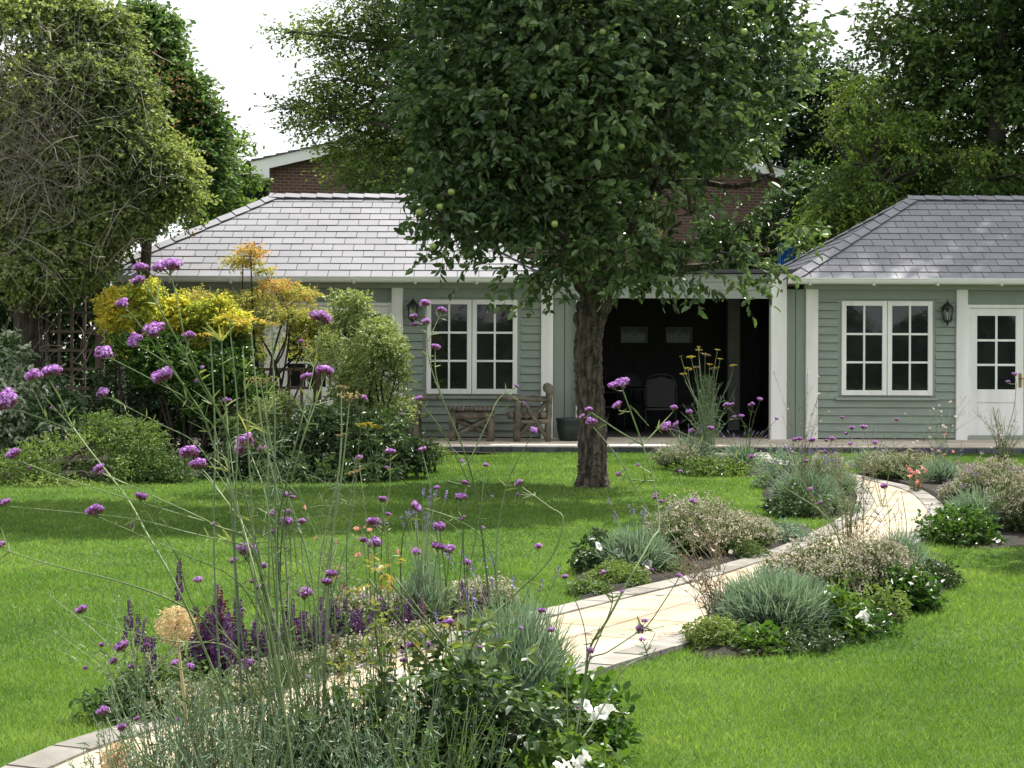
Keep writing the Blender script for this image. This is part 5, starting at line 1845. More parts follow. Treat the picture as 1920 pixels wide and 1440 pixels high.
shrub('variegated_dogwood', 'white-variegated dogwood shrub at the left edge in front of the dark trellis', 'dogwood', 20.2, [(10, 670, 50, 50, 0), (30, 740, 65, 55, 0), (90, 765, 45, 40, -.1), (95, 715, 25, 25, 0), (20, 820, 60, 40, 0), (-50, 700, 70, 120, 0), (130, 760, 30, 30, 0), (90, 800, 60, 35, 0)],
      1500, 7, .16, .072, 'var_lf', 205, tone=(.0, 1), W=.042, gate=-.75)
shrub('dark_shrub', 'dark green shrub filling the shade between the trellis and the golden shrub', 'shrub', 20.9, [(230, 740, 70, 70, 0), (330, 760, 80, 70, 0), (280, 800, 80, 50, 0), (400, 780, 70, 70, .1), (360, 690, 60, 50, .3), (200, 810, 60, 35, .1)], 1500, 8, .16, .06, 'dk_lf', 206, tone=(0, .8))
shrub('golden_spiraea', 'bright golden-yellow leaved shrub below the left end of the slate roof', 'golden shrub', 20.8, [(225, 565, 38, 26, 0), (270, 545, 32, 24, -.1), (275, 590, 45, 30, 0), (225, 605, 42, 24, 0), (300, 620, 40, 25, .1), (245, 640, 45, 30, .2), (210, 580, 26, 20, 0), (320, 600, 30, 24, .1), (285, 655, 40, 24, .2)], 2100, 8, .12, .055, 'yel_lf', 207, tone=(.1, 1), stem_px=255, gate=-.85)
shrub('golden_spiraea', 'second golden-leaved shrub, its yellow tips just left of the maple', 'golden shrub', 21.0, [(380, 590, 40, 24, 0), (430, 600, 40, 20, -.1), (370, 640, 45, 35, .1), (330, 570, 25, 20, 0), (410, 570, 30, 15, 0)], 1500, 8, .12, .054, 'yel_lf', 208, tone=(.0, .75), gate=-.85)
shrub('green_shrub', 'mid-green bushy shrub under the golden shrubs, behind the verbena stems', 'shrub', 20.5, [(230, 660, 50, 40, 0), (290, 680, 50, 50, 0), (350, 690, 45, 50, 0), (300, 640, 40, 30, .1), (410, 690, 50, 45, 0), (460, 720, 50, 40, 0), (380, 740, 60, 40, 0), (440, 650, 40, 30, .4)],
      2100, 8, .15, .055, 'gr_lf', 213, tone=(0, .75), gate=-.8)
shrub('japanese_maple', 'Japanese maple with layered orange and olive leaves in front of the left building', 'maple', 21.6,
      [(470, 470, 30, 12, 0), (455, 490, 40, 10, 0), (495, 505, 22, 8, 0), (520, 535, 40, 14, 0), (560, 550, 40, 14, 0), (460, 560, 60, 16, 0), (380, 555, 45, 12, 0), (540, 590, 60, 22, -.2), (590, 600, 40, 25, 0), (440, 610, 60, 20, -.1), (480, 650, 70, 35, -.2), (570, 650, 60, 35, 0), (610, 620, 30, 20, 0), (410, 660, 60, 30, 0), (350, 600, 30, 14, 0)],
      2900, 8, .15, .05, 'acer_lf', 209, tone=(.0, 1.0), W=.02, flat=.6, stem_px=500, spread=1.0, gate=-.55, ysc=1.2, jit=.16)
shrub('pittosporum', 'tall pale green small-leaved evergreen shrub right of the maple, beside the white post', 'pittosporum', 20.6,
      [(655, 560, 40, 18, 0), (670, 585, 32, 26, 0), (640, 600, 30, 24, .2), (700, 640, 55, 40, -.2), (735, 655, 34, 36, -.1), (690, 700, 60, 40, 0), (745, 700, 26, 30, 0), (650, 680, 45, 40, .2), (720, 610, 24, 20, 0), (690, 755, 60, 30, .1), (750, 760, 30, 36, .1), (660, 740, 45, 40, .2), (620, 650, 30, 40, .4)],
      2700, 8, .14, .042, 'pit_lf', 210, tone=(.05, 1), W=.024, gate=-.6, stem_px=690)
shrub('border_perennial', 'mixed leafy perennials with pale stems below the maple', 'perennials', 20.1, [(520, 770, 50, 40, 0), (470, 800, 60, 40, 0), (585, 800, 40, 26, 0)], 750, 8, .16, .05, 'pit_lf', 211, tone=(0, .7), W=.022)
# climber on the trellis / under the overgrown tree
shrub('ivy', 'dark ivy and climber foliage growing over the left trellis top', 'ivy', 22.3, [(40, 540, 80, 40, 0), (120, 535, 60, 26, 0), (190, 560, 30, 40, .1), (20, 600, 50, 60, .1)], 900, 7, .2, .07, 'hedge_lf', 212, tone=(0, .7))

# trellises
def trellis(px0, px1, py0, py1, Y, nx, nz, label, white_back=False):
    a, b = at(px0, py1, Y), at(px1, py0, Y)
    t = thing('trellis', ((a[0] + b[0]) / 2, Y, 0), label, 'trellis')
    g = Geo()
    for i in range(nx):
        x = a[0] + (b[0] - a[0]) * i / (nx - 1)
        g.box((x - .02, Y - .012, .05), (x + .02, Y + .012, b[2]))
    part('uprights', g, M['wood_dk'], t)
    g = Geo()
    for i in range(nz):
        z = .2 + (b[2] - .22) * i / (nz - 1)
        g.box((a[0] - .02, Y - .037, z - .02), (b[0] + .02, Y - .013, z + .02))
    part('crossbars', g, M['wood_dk'], t)
    for x in (a[0] - .06, b[0] + .06):
        g = Geo()
        g.bbox((x - .04, Y - .04, 0), (x + .04, Y + .04, b[2] + .05), .008)
        part('post', g, M['wood_dk'], t)
    return t


trellis(40, 182, 548, 800, 21.9, 7, 9, 'dark square trellis panel under the overgrown tree at the left')
trellis(470, 590, 690, 800, 22.4, 6, 5, 'low dark trellis panel behind the maple, before the white door')
rr = R_(220)
g = Geo()
for i in range(26):
    x, y = rr.uniform(60, 200), rr.uniform(560, 740)
    p = at(x, y, 21.85)
    pts = [p]
    d = unit(rr.normal(0, 1, 3) * [1, .1, .6])
    for k in range(4):
        d = unit(d + rr.normal(0, .4, 3) * [1, .1, 1])
        pts.append(pts[-1] + d * rr.uniform(.12, .3))
    g.tube(spline(pts, 3), np.linspace(.009, .004, 13), 5, rr.uniform())
t = thing('climbing_stems', (-6.0, 21.85, 0), 'tangle of bare brown climber stems woven through the left trellis', 'climber')
part('stems', g, M['twig'], t)
# yellow achillea heads in the border
UMB = []


def umbel_geo(seed, rays=13, dots=16, curve=.10):
    rng = R_(seed)
    g = Geo()
    T = []
    for i in range(rays):
        a = 2.4 * i + rng.uniform(-.2, .2)
        r_ = .5 * math.sqrt((i + .5) / rays)
        T.append((math.cos(a) * r_, math.sin(a) * r_, .30 - curve * (r_ * 2) ** 2 + rng.uniform(-.02, .02)))
    T = np.array(T)
    g.scatter('hair', np.zeros((rays, 3)), T, rng.normal(0, 1, (rays, 3)), np.linalg.norm(T, axis=1), .012, .2, mi=1)
    P = np.repeat(T, dots, 0) + rng.normal(0, .055, (rays * dots, 3)) * [1, 1, .35]
    g.scatter('rhomb', P, rng.normal(0, 1, P.shape) * [1, 1, .4], np.array([0, 0, 1.]) + rng.normal(0, .3, P.shape), .07, .06, rng.uniform(0, 1, len(P)))
    return g


for i in range(3):
    me = umbel_geo(300 + i).mesh('umbel')
    me.materials.append(M['fen_fl']); me.materials.append(M['fen_st'])
    UMB.append(me)
UMO = []
for i in range(2):
    me = umbel_geo(310 + i, 15, 7, .0).mesh('umbel')
    me.materials.append(M['fen_old']); me.materials.append(M['dry_stem'])
    UMO.append(me)


def umbel_plant(name, label, cat, Y, root, heads, mes, seed, r=.004, smat='fen_st', group=None, leafy=0):
    rng = R_(seed)
    b = at(root[0], 642 + 4880 / Y, Y)
    b[2] = .02
    t = thing(name, b, label, cat, group)
    g = Geo()
    for (x, y, w) in heads:
        p = at(x, y, Y + rng.uniform(-.12, .12))
        s = w * Y / F
        q = p - [0, 0, s * .28]
        b2 = b + rng.normal(0, .05, 3) * [1, 1, 0]
        P = spline([b2, b2 + (q - b2) * [.35, .35, .5] + rng.normal(0, .03, 3), b2 + (q - b2) * [.75, .75, .8], q], 5)
        g.tube(P, np.linspace(r, r * .5, len(P)), 5, rng.uniform(), cap=False)
        inst('flower_umbel', mes[rng.integers(len(mes))], t, q, s, (rng.uniform(-.25, .25), rng.uniform(-.25, .25), rng.uniform(0, 6)))
    part('stems', g, M[smat], t)
    if leafy:
        lf = Geo()
        zt = max(at(0, y, Y)[2] for x, y, w in heads)
        n = leafy
        z = rng.uniform(.02, zt * .75, n) ** 1.0
        a = rng.uniform(0, 6.28, n)
        q = rng.uniform(0, .22, n) * (1.15 - z / zt)
        P = b + np.stack([np.cos(a) * q, np.sin(a) * q, z], 1)
        lf.scatter('hair', P, rng.normal(0, 1, (n, 3)) + [0, 0, .5], rng.normal(0, 1, (n, 3)), .10 * rng.uniform(.4, 1.2, n), .0022, rng.uniform(0, 1, n), .2)
        part('foliage', lf, M['fen_lf'], t)
    return t


umbel_plant('achillea', 'flat yellow flower head standing above the dark laurel', 'achillea', 18.8, (700, 0), [(686, 795, 36), (708, 800, 24)], UMB, 321, .005)
umbel_plant('fennel', 'tall fennel with sparse yellow umbels in front of the dark shelter opening', 'fennel', 21.4, (1325, 0),
            [(1296, 668, 18), (1322, 664, 20), (1310, 655, 12), (1345, 655, 10), (1306, 688, 16), (1340, 690, 22), (1375, 684, 14), (1282, 700, 14), (1290, 690, 16), (1330, 682, 12), (1350, 672, 10), (1277, 668, 8), (1310, 650, 8)], UMB + UMO, 322, .006, leafy=2600)
wisps('verbena_thicket', 1325, 866, 'wiry flowering stems around the fennel beside the terrace', 'perennials', 323, 26, 1.05, .42, 0, 'fen_st', leaves=22, lmat='lav_lf', r=.004, ll=.07)

# ------------------------------------------------------------------ beds along the path
# deck bed
lavender(1290, 872, .42, .34, 'lavender at the foot of the fennel, left end of the terrace bed', 331, 1500, 26, blade=.007)
oregano(1270, 880, .34, .30, 'oregano at the left end of the bed by the terrace, nearest the tree', 332, 200)
lavender(1390, 880, .35, .30, 'lavender at the right end of the bed by the terrace', 333, 1100, 20, blade=.007)
mound('geranium', 1335, 890, .5, .20, 'low green leafy edging plants in front of the terrace bed', 'geranium', 'box_lf', 334, 420, .05, k=5)
# bend bed
lavender(1510, 952, .38, .33, 'grey lavender mound on the inside of the path bend', 335, 2600, 40, flh=1.5, blade=.006)
lavender(1575, 935, .24, .26, 'low lavender at the path side of the bend bed', 340, 1300, 14, blade=.006)
mound('groundcover', 1560, 962, .26, .14, 'low greyish leaves at the inner edge of the path bend', 'perennial', 'lav_lf', 3400, 300, .03, k=5, shape='rhomb')
petunia(1500, 968, .34, .26, 'leafy green petunia at the front of the path-bend bed, flowers not yet open', 336, [], n=240, mat='dk_lf')
mound('catmint', 1470, 915, .35, .45, 'catmint with bluish spikes at the left of the path-bend bed', 'catmint', 'lav_lf', 337, 420, .035, k=6, shape='rhomb')
oregano(1540, 915, .30, .34, 'oregano behind the lavender on the path bend', 338, 220, pink=.2)
wisps('gaura', 1500, 930, 'tall wispy stems rising from the path-bend bed before the right post', 'gaura', 339, 16, 1.25, .35, 12, 'dry_stem', [GAU], .035, leaves=16, lmat='oreg_lf')
# left mid bed
lavender(1190, 1080, .29, .31, 'grey-green lavender mound between the white petunias and the oregano', 341, 2600, 10, blade=.0048)
oregano(1310, 1042, .38, .36, 'large beige-flowered oregano left of the path', 342, 520, ry=.5)
oregano(1400, 1034, .24, .26, 'smaller oregano at the right end of the left-hand bed', 343, 260)
petunia(1130, 1075, .22, .24, 'dark-leaved petunia with three white flower clusters beside the left lavender', 344,
        [(1160, 1036), (1166, 1040), (1198, 1045), (1207, 1048), (1213, 1058), (1203, 1053), (1195, 1066), (1206, 1072), (1212, 1070), (1190, 1050), (1121, 1026)], .085, n=260, mat='dk_lf', tone=(.2, 1))
mound('saxifrage', 1155, 1100, .20, .15, 'bright green fine-leaved mound at the path edge, left of the path', 'mound plant', 'sax_lf', 345, 700, .022, shape='rhomb', k=6, sl=.05)
mound('saxifrage', 1105, 1115, .16, .07, 'low olive-green mat spilling onto the lawn at the tip of the left-hand bed', 'mound plant', 'box_lf', 346, 320, .022, shape='rhomb', k=6, sl=.05)
mound('petunia', 1268, 1048, .10, .20, 'small tuft of glossy green leaves between lavender and oregano', 'petunia', 'gr_lf', 347, 70, .05, k=5)
wisps('gaura', 1350, 1078, 'low pale pink gaura with thin red stems leaning over the path', 'gaura', 348, 12, .42, .40, 7, 'dry_stem', [GAU], .036, leaves=8)
mound('groundcover', 1235, 1078, .22, .12, 'dark low leaves along the path edge under the left-hand lavender', 'perennial', 'oreg_lf', 391, 260, .03, k=5)
mound('groundcover', 1385, 1048, .22, .14, 'low leaves at the path edge under the left-hand oregano', 'perennial', 'oreg_lf', 392, 260, .03, k=5)
mound('groundcover', 1465, 1018, .25, .16, 'low greyish plant at the right tip of the left-hand bed', 'perennial', 'lav_lf', 393, 300, .03, k=5, shape='rhomb')
# right mid bed
lavender(1455, 1194, .38, .33, 'largest lavender mound, silver-green, on the right of the path', 351, 6000, 0, blade=.0044)
oregano(1550, 1136, .32, .33, 'large dry oregano with beige heads at the back of the right-hand bed', 352, 520, ry=.38)
oregano(1640, 1132, .25, .34, 'grey-headed oregano at the right of the right-hand bed', 353, 420)
oregano(1475, 1132, .18, .28, 'oregano directly behind the largest lavender', 354, 220)
petunia(1580, 1198, .14, .26, 'bright green petunia with one white flower beside the largest lavender', 355, [(1616, 1152), (1622, 1158)], .085, n=150, tone=(.3, 1))
petunia(1690, 1143, .22, .24, 'dark-leaved petunia with small white flowers at the right tip of the bed', 356, [(1672, 1090), (1690, 1086), (1668, 1101), (1708, 1094), (1740, 1096)], .040, n=330, mat='gr_lf', tone=(0, .6))
lavender(1690, 1090, .22, .32, 'small blue-grey lavender behind the petunia at the right tip', 357, 1100, 6)
mound('saxifrage', 1345, 1215, .17, .14, 'fine-leaved green mound at the left tip of the right-hand bed', 'mound plant', 'sax_lf', 358, 560, .022, shape='rhomb', k=6, sl=.05)
mound('heuchera', 1420, 1222, .14, .12, 'low leafy green plant in front of the largest lavender', 'perennial', 'gr_lf', 359, 90, .05, k=4)
mound('oregano_seedling', 1650, 1165, .16, .20, 'small yellowish green plant between the white petunias', 'perennial', 'sax_lf', 360, 150, .035, k=5)
wisps('gaura', 1345, 1190, 'thin dry reddish stems leaning over the path left of the largest lavender', 'gaura', 361, 30, .5, .26, 3, 'dry_stem', [GAU], .03, leaves=12, lean=(-.35, -.1))
wisps('gaura', 1590, 1105, 'tall bare wiry stems standing before the pale path bend', 'gaura', 362, 26, .95, .42, 0, 'dry_stem', leaves=22, lmat='oreg_lf', r=.0028, ll=.05)
mound('groundcover', 1500, 1216, .24, .10, 'low dark leaves under the front of the largest lavender', 'perennial', 'dk_lf', 394, 240, .03, k=5)
mound('groundcover', 1600, 1188, .24, .14, 'low green leaves at the lawn edge right of the largest lavender', 'perennial', 'gr_lf', 395, 200, .035, k=5, tone=(0, .6))
mound('groundcover', 1745, 1100, .2, .14, 'dark green leaves at the far right tip of the middle bed', 'perennial', 'dk_lf', 396, 200, .035, k=5)
lavender(1380, 1190, .16, .26, 'small grey-green lavender at the path edge left of the largest one', 397, 700, 0)
# right far bed
oregano(1690, 902, .45, .30, 'oregano mound nearest the terrace on the right of the path', 371, 420)
lavender(1640, 892, .40, .30, 'low lavender at the far left of the right-hand far bed', 372, 1300, 16, blade=.007)
lavender(1765, 912, .28, .28, 'lavender behind the salmon-pink flowers', 373, 1400, 16, blade=.007)
wisps('diascia', 1715, 925, 'salmon-pink flowers at the outer edge of the path bend', 'diascia', 374, 16, .30, .26, 12, 'fen_st', [PINK], .062, leaves=20, lmat='oreg_lf')
wisps('penstemon', 1780, 905, 'pink-flowered upright stems behind the salmon flowers', 'penstemon', 375, 10, .5, .2, 7, 'fen_st', [PINK], .05, leaves=20, lmat='oreg_lf')
lavender(1840, 998, .40, .34, 'blue-grey feathery mound on the outside of the path bend', 376, 2600, 12, blade=.006)
petunia(1800, 1018, .34, .30, 'glossy green petunia at the front of the right-hand far bed', 377, [(1865, 1012), (1872, 1015)], .05, n=320, mat='gr_lf', tone=(.1, .8))
oregano(1865, 955, .36, .44, 'tall grey oregano at the right edge of the picture', 378, 420)
oregano(1922, 1005, .30, .50, 'dark-stemmed oregano cut by the right edge of the picture', 379, 330)
wisps('verbena_thicket', 1880, 890, 'reddish upright stems behind the oregano at the right edge', 'perennials', 380, 22, .75, .38, 6, 'dry_stem', [GAU], .035, leaves=26, lmat='oreg_lf', r=.004, ll=.06)
wisps('gaura', 1760, 880, 'airy gaura with tiny pale flowers in front of the right summer house', 'gaura', 381, 26, .85, .75, 16, 'fen_st', [GAU], .042, leaves=10)
oregano(1795, 950, .18, .22, 'yellowish oregano at the path side of the far bed', 382, 180)

# ------------------------------------------------------------------ salvia bed, left of the path
SALV = []
for i in range(5):
    rng = R_(400 + i)
    g = Geo()
    for k in range(17):
        z = k / 17
        m = 8
        a = rng.uniform(0, 6.28, m)
        rr_ = .105 * (1 - .6 * z) * rng.uniform(.8, 1.1)
        P = np.stack([np.cos(a) * rr_ * .25, np.sin(a) * rr_ * .25, np.full(m, z)], 1)
        g.scatter('rhomb', P, np.stack([np.cos(a), np.sin(a), np.full(m, .7)], 1), rng.normal(0, 1, (m, 3)), rr_ * 1.25, .075, rng.uniform(0, 1, m))
    g.tube([(0, 0, -.6), (0, 0, .98)], [.012, .006], 5, .2)
    me = g.mesh('flower_spike')
    me.materials.append(M['salv_fl'] if i < 4 else M['salv_old'])
    SALV.append(me)


def salvia(px, py, label, seed, spikes, h=.26):
    rng = R_(seed)
    c = G(px, py)
    c[2] = .02
    t = thing('salvia', c, label, 'salvia', 'dark purple salvias beside the path')
    lf, st = Geo(), Geo()
    n = 200
    a = rng.uniform(0, 6.28, n)
    q = rng.uniform(0, .2, n)
    P = c + np.stack([np.cos(a) * q, np.sin(a) * q, rng.uniform(.02, .17, n)], 1)
    lf.scatter('leaf', P, rng.normal(0, 1, (n, 3)) + [0, 0, .5], rng.normal(0, .5, (n, 3)) + [0, 0, .8], .055 * rng.uniform(.5, 1.2, n), .02, rng.uniform(0, .8, n), .2)
    part('foliage', lf, M['oreg_lf'], t)
    sp2 = [(x + rng.uniform(-16, 16), y + rng.uniform(-6, 34), hh * rng.uniform(.8, 1.1)) for x, y, hh in spikes if y > 1090 for _ in range(2)]
    sp2 += [(x + rng.uniform(-30, 30), y + rng.uniform(10, 70), hh) for x, y, hh in spikes if y > 1110]
    for (x, y, hh) in list(spikes) + sp2:
        hh *= 1.35
        Yp = c[1] + rng.uniform(-.15, .15)
        p = at(x, y, Yp)
        L = hh * Yp / F
        b0 = p - [0, 0, L]
        b = c + rng.normal(0, .05, 3) * [1, 1, 0]
        P = spline([b, b + (b0 - b) * [.5, .5, .45], b0], 3)
        st.tube(P, .0025, 4, rng.uniform(), cap=False)
        inst('flower_spike', SALV[4 if rng.uniform() < .16 else rng.integers(4)], t, b0, L, (rng.uniform(-.08, .08), rng.uniform(-.08, .08), rng.uniform(0, 6)))
    part('stems', st, M['dry_stem'], t)


spk = [(370, 1135, 60), (388, 1135, 65), (380, 1150, 55), (411, 1098, 70), (428, 1122, 70), (445, 1116, 70), (402, 1165, 50), (420, 1150, 60), (480, 1158, 75), (500, 1190, 70), (515, 1195, 80), (528, 1180, 75), (545, 1178, 70), (560, 1170, 60),
       (604, 1120, 60), (616, 1122, 60), (640, 1150, 60), (662, 1145, 50), (673, 1142, 40), (620, 1195, 60), (600, 1180, 70), (575, 1185, 70), (285, 1190, 70), (305, 1260, 80), (318, 1265, 70), (370, 1225, 90), (390, 1230, 90), (355, 1205, 60), (348, 1240, 60),
       (440, 1170, 60), (455, 1180, 60), (711, 1172, 50), (760, 1150, 60), (790, 1110, 50), (775, 1150, 60), (830, 1108, 45), (852, 1120, 45), (870, 1085, 40), (908, 1098, 40), (815, 1165, 50), (335, 1045, 60), (245, 1122, 45),
       (540, 1120, 60), (568, 1200, 60), (650, 1190, 60), (690, 1150, 60), (730, 1170, 55), (380, 1205, 70), (408, 1215, 70), (430, 1205, 70), (460, 1215, 70), (490, 1225, 70), (590, 1150, 60), (850, 1150, 40), (880, 1140, 40), (800, 1135, 50), (590, 1215, 65), (610, 1150, 60), (630, 1165, 60), (645, 1120, 50), (680, 1170, 55), (700, 1135, 50), (720, 1120, 45), (745, 1135, 50), (770, 1120, 50), (785, 1130, 50), (810, 1150, 50), (825, 1125, 45), (840, 1135, 45), (865, 1120, 40), (570, 1145, 60), (550, 1210, 65), (525, 1215, 70)]
_r = R_(405)
spk += [(x + _r.uniform(-6, 6), 1150 + _r.uniform(0, 70) - (x - 380) * .06, _r.uniform(60, 85)) for x in range(385, 700, 11)]
spots = [(305, 1325, 'dark purple salvia at the left end of its row, beside the dried allium'), (390, 1300, 'dark purple salvia just right of the dried allium head'), (480, 1272, 'dark purple salvia behind the tall green verbena stems'),
         (560, 1248, 'dark purple salvia in the middle of its row'), (650, 1225, 'dark purple salvia left of the rose leaves'), (740, 1200, 'dark purple salvia behind the rose'), (840, 1178, 'dark purple salvia at the right end of its row')]
byp = {i: [] for i in range(len(spots))}
for s in spk:
    byp[min(range(len(spots)), key=lambda i: abs(spots[i][0] - s[0]))].append(s)
for i, (x, y, l) in enumerate(spots):
    salvia(x, y, l, 420 + i, byp[i])
oregano(690, 1190, .22, .22, 'pale oregano among the salvias behind the rose', 431, 260)
oregano(900, 1158, .22, .20, 'low pale oregano at the right end of the salvia bed by the path edge', 432, 160)
lavender(790, 1185,   .14, .40, 'slender blue-green lavender behind the salvias, right of the rose shoots', 434, 900, 20, flh=1.6)
mound('catmint', 255, 1345, .22, .16, 'dark low plant at the left end of the salvia bed', 'perennial', 'hedge_lf', 435, 260, .03, k=5)
mound('catmint', 330, 1330, .25, .2, 'green leafy plant under the dried allium', 'perennial', 'oreg_lf', 436, 260, .03, k=5)
wisps('diascia', 620, 1205, 'thin stems with scattered salmon-pink flowers above the salvias', 'diascia', 437, 20, .62, .42, 12, 'fen_st', [PINK], .034, leaves=10, lmat='oreg_lf')
wisps('grass_tuft', 240, 1350, 'thin pale grass-like stalks at the lower left of the salvia bed', 'grass stalks', 438, 24, .5, .4, 0, 'fen_st', leaves=6, r=.002)

for i, (x, y, lab) in enumerate([(345, 1350, 'small dusty oregano at the path edge below the left salvia'), (430, 1322, 'small dusty oregano at the path edge left of the verbena stems'), (515, 1294, 'small dusty oregano at the path edge behind the verbena stems'),
                                (600, 1268, 'small dusty oregano at the path edge right of the verbena stems'), (680, 1246, 'small dusty oregano at the path edge left of the rose top'), (765, 1222, 'small dusty oregano at the path edge behind the rose top')]):
    oregano(x, y, .19, .11, lab, 4500 + i, 80, green=1)
# dried allium heads
ALM = Geo()
rng = R_(440)
n = 330
d = unit(rng.normal(0, 1, (n, 3)))
ALM.scatter('hair', np.zeros((n, 3)), d, rng.normal(0, 1, (n, 3)), .42, .008, rng.uniform(0, .6, n))
for k in range(3):
    ALM.scatter('rhomb', d * rng.uniform(.34, .46, (n, 1)), d * .5 + rng.normal(0, .7, (n, 3)), rng.normal(0, 1, (n, 3)), .11, .035, rng.uniform(.2, 1, n))
ALM.ball((0, 0, 0), .05, 8, 6, .2)
ALME = ALM.mesh('seed_head')
ALME.materials.append(M['allium'])
for (x, y, w, Y, bx, by, lab) in [(329, 1172, 78, 5.6, 357, 1513, 'round dried tan allium head on a straw-coloured stalk beside the purple salvias'),
                                  (216, 1423, 62, 5.5, 232, 1528, 'dried allium head low over the path at the bottom left')]:
    p = at(x, y, Y)
    b = at(bx, by, Y - .02)
    b[2] = 0
    t = thing('allium', b, lab, 'allium', 'dried allium seed heads')
    g = Geo()
    g.tube(spline([b, (b + p) / 2 + [.01, 0, 0], p], 4), [.007, .005], 6, .6)
    part('stalk', g, M['straw'], t)
    inst('seed_head', ALME, t, p, w * Y / F, (rng.uniform(0, 3), rng.uniform(0, 3), 0))


def airy(px, Y, rx, h, label, seed, n=60, name='santolina', mat='lav_lf', k=16, ll=.024):
    """open, see-through plant of thin leafy stems"""
    rng = R_(seed)
    c = at(px, 642 + 4880 / Y, Y)
    c[2] = .02
    t = thing(name, c, label, 'foliage plant', None)
    st, lf = Geo(), Geo()
    for i in range(n):
        a = rng.uniform(0, 6.28)
        q = rx * math.sqrt(rng.uniform(.02, 1))
        tip = c + [math.cos(a) * q, math.sin(a) * q, h * rng.uniform(.45, 1.1)]
        b = c + [math.cos(a) * q * .4, math.sin(a) * q * .4, 0]
        P = spline([b, (b + tip) / 2 + rng.normal(0, .02, 3), tip], 5)
        st.tube(P, np.linspace(.0020, .0012, len(P)), 4, rng.uniform(), cap=False)
        j = rng.integers(1, len(P), k)
        lf.scatter('blade', P[j] + rng.normal(0, .003, (k, 3)), rng.normal(0, .8, (k, 3)) + [0, 0, .55], rng.normal(0, 1, (k, 3)), ll * rng.uniform(.5, 1.4, k), .0042, rng.uniform(.1, 1, k), .1)
    part('stems', st, M['fen_st'], t)
    part('foliage', lf, M[mat], t)
    return t
# ------------------------------------------------------------------ tall purple verbena in the foreground
M['verb_fl'] = leaf_mat('verbena_floret', [(.20, .04, .23), (.34, .09, .42), (.46, .17, .58), (.62, .34, .72), (.78, .58, .82)], trans=.25, rough=.6, warm=(1, 1, 1.05))
M['verb_cx'] = leaf_mat('verbena_calyx', [(.13, .028, .065), (.20, .05, .10), (.12, .09, .06)], trans=.1, rough=.7, warm=(1, 1, 1))
M['verb_st'] = solid('verbena_stem', (.155, .215, .085), (.10, .145, .055), rough=.55, scale=12, vmix=.28)
M['verb_lf'] = leaf_mat('verbena_leaf', [(.07, .11, .035), (.13, .18, .06), (.20, .25, .09)], trans=.3, rough=.6)

HEADS = []
for i in range(6):
    rng = R_(500 + i)
    g = Geo()
    nb = rng.integers(5, 9)
    C = []
    for k in range(nb):
        a = 2 * math.pi * k / nb + rng.uniform(-.4, .4)
        q = rng.uniform(.12, .33) if k else 0
        C.append((math.cos(a) * q, math.sin(a) * q * .85, .12 - q * .35 + rng.uniform(-.05, .06)))
    for c in C:
        m = 20
        d = rng.normal(0, 1, (m, 3))
        d[:, 2] = np.abs(d[:, 2]) * 1.0 - .12
        d = unit(d)
        p = np.array(c) + d * [.13, .13, .13]
        g.scatter('floret', p, d, rng.normal(0, 1, (m, 3)), .05, .105 * rng.uniform(.8, 1.25, m), np.clip(rng.normal(.5, .22, m) + d[:, 2] * .15, 0, 1))
        m = 26
        d = unit(rng.normal(0, 1, (m, 3)) + [0, 0, -.25])
        g.scatter('cone', np.array(c) + [0, 0, -.09] + d * .03, d, rng.normal(0, 1, (m, 3)), .13, .045, rng.uniform(0, 1, m), mi=1)
        g.tube([np.array([0, 0, -.34]), np.array(c) + [0, 0, -.05]], [.016, .022], 4, .5, mi=2)
    me = g.mesh('flower_head')
    for k in ('verb_fl', 'verb_cx', 'verb_st'): me.materials.append(M[k])
    HEADS.append(me)
hn = [0]


def yv(Y, x, y, sd):
    return Y + .16 * math.sin(x * .013 + sd) + .10 * math.sin(y * .011 + 2 * sd)


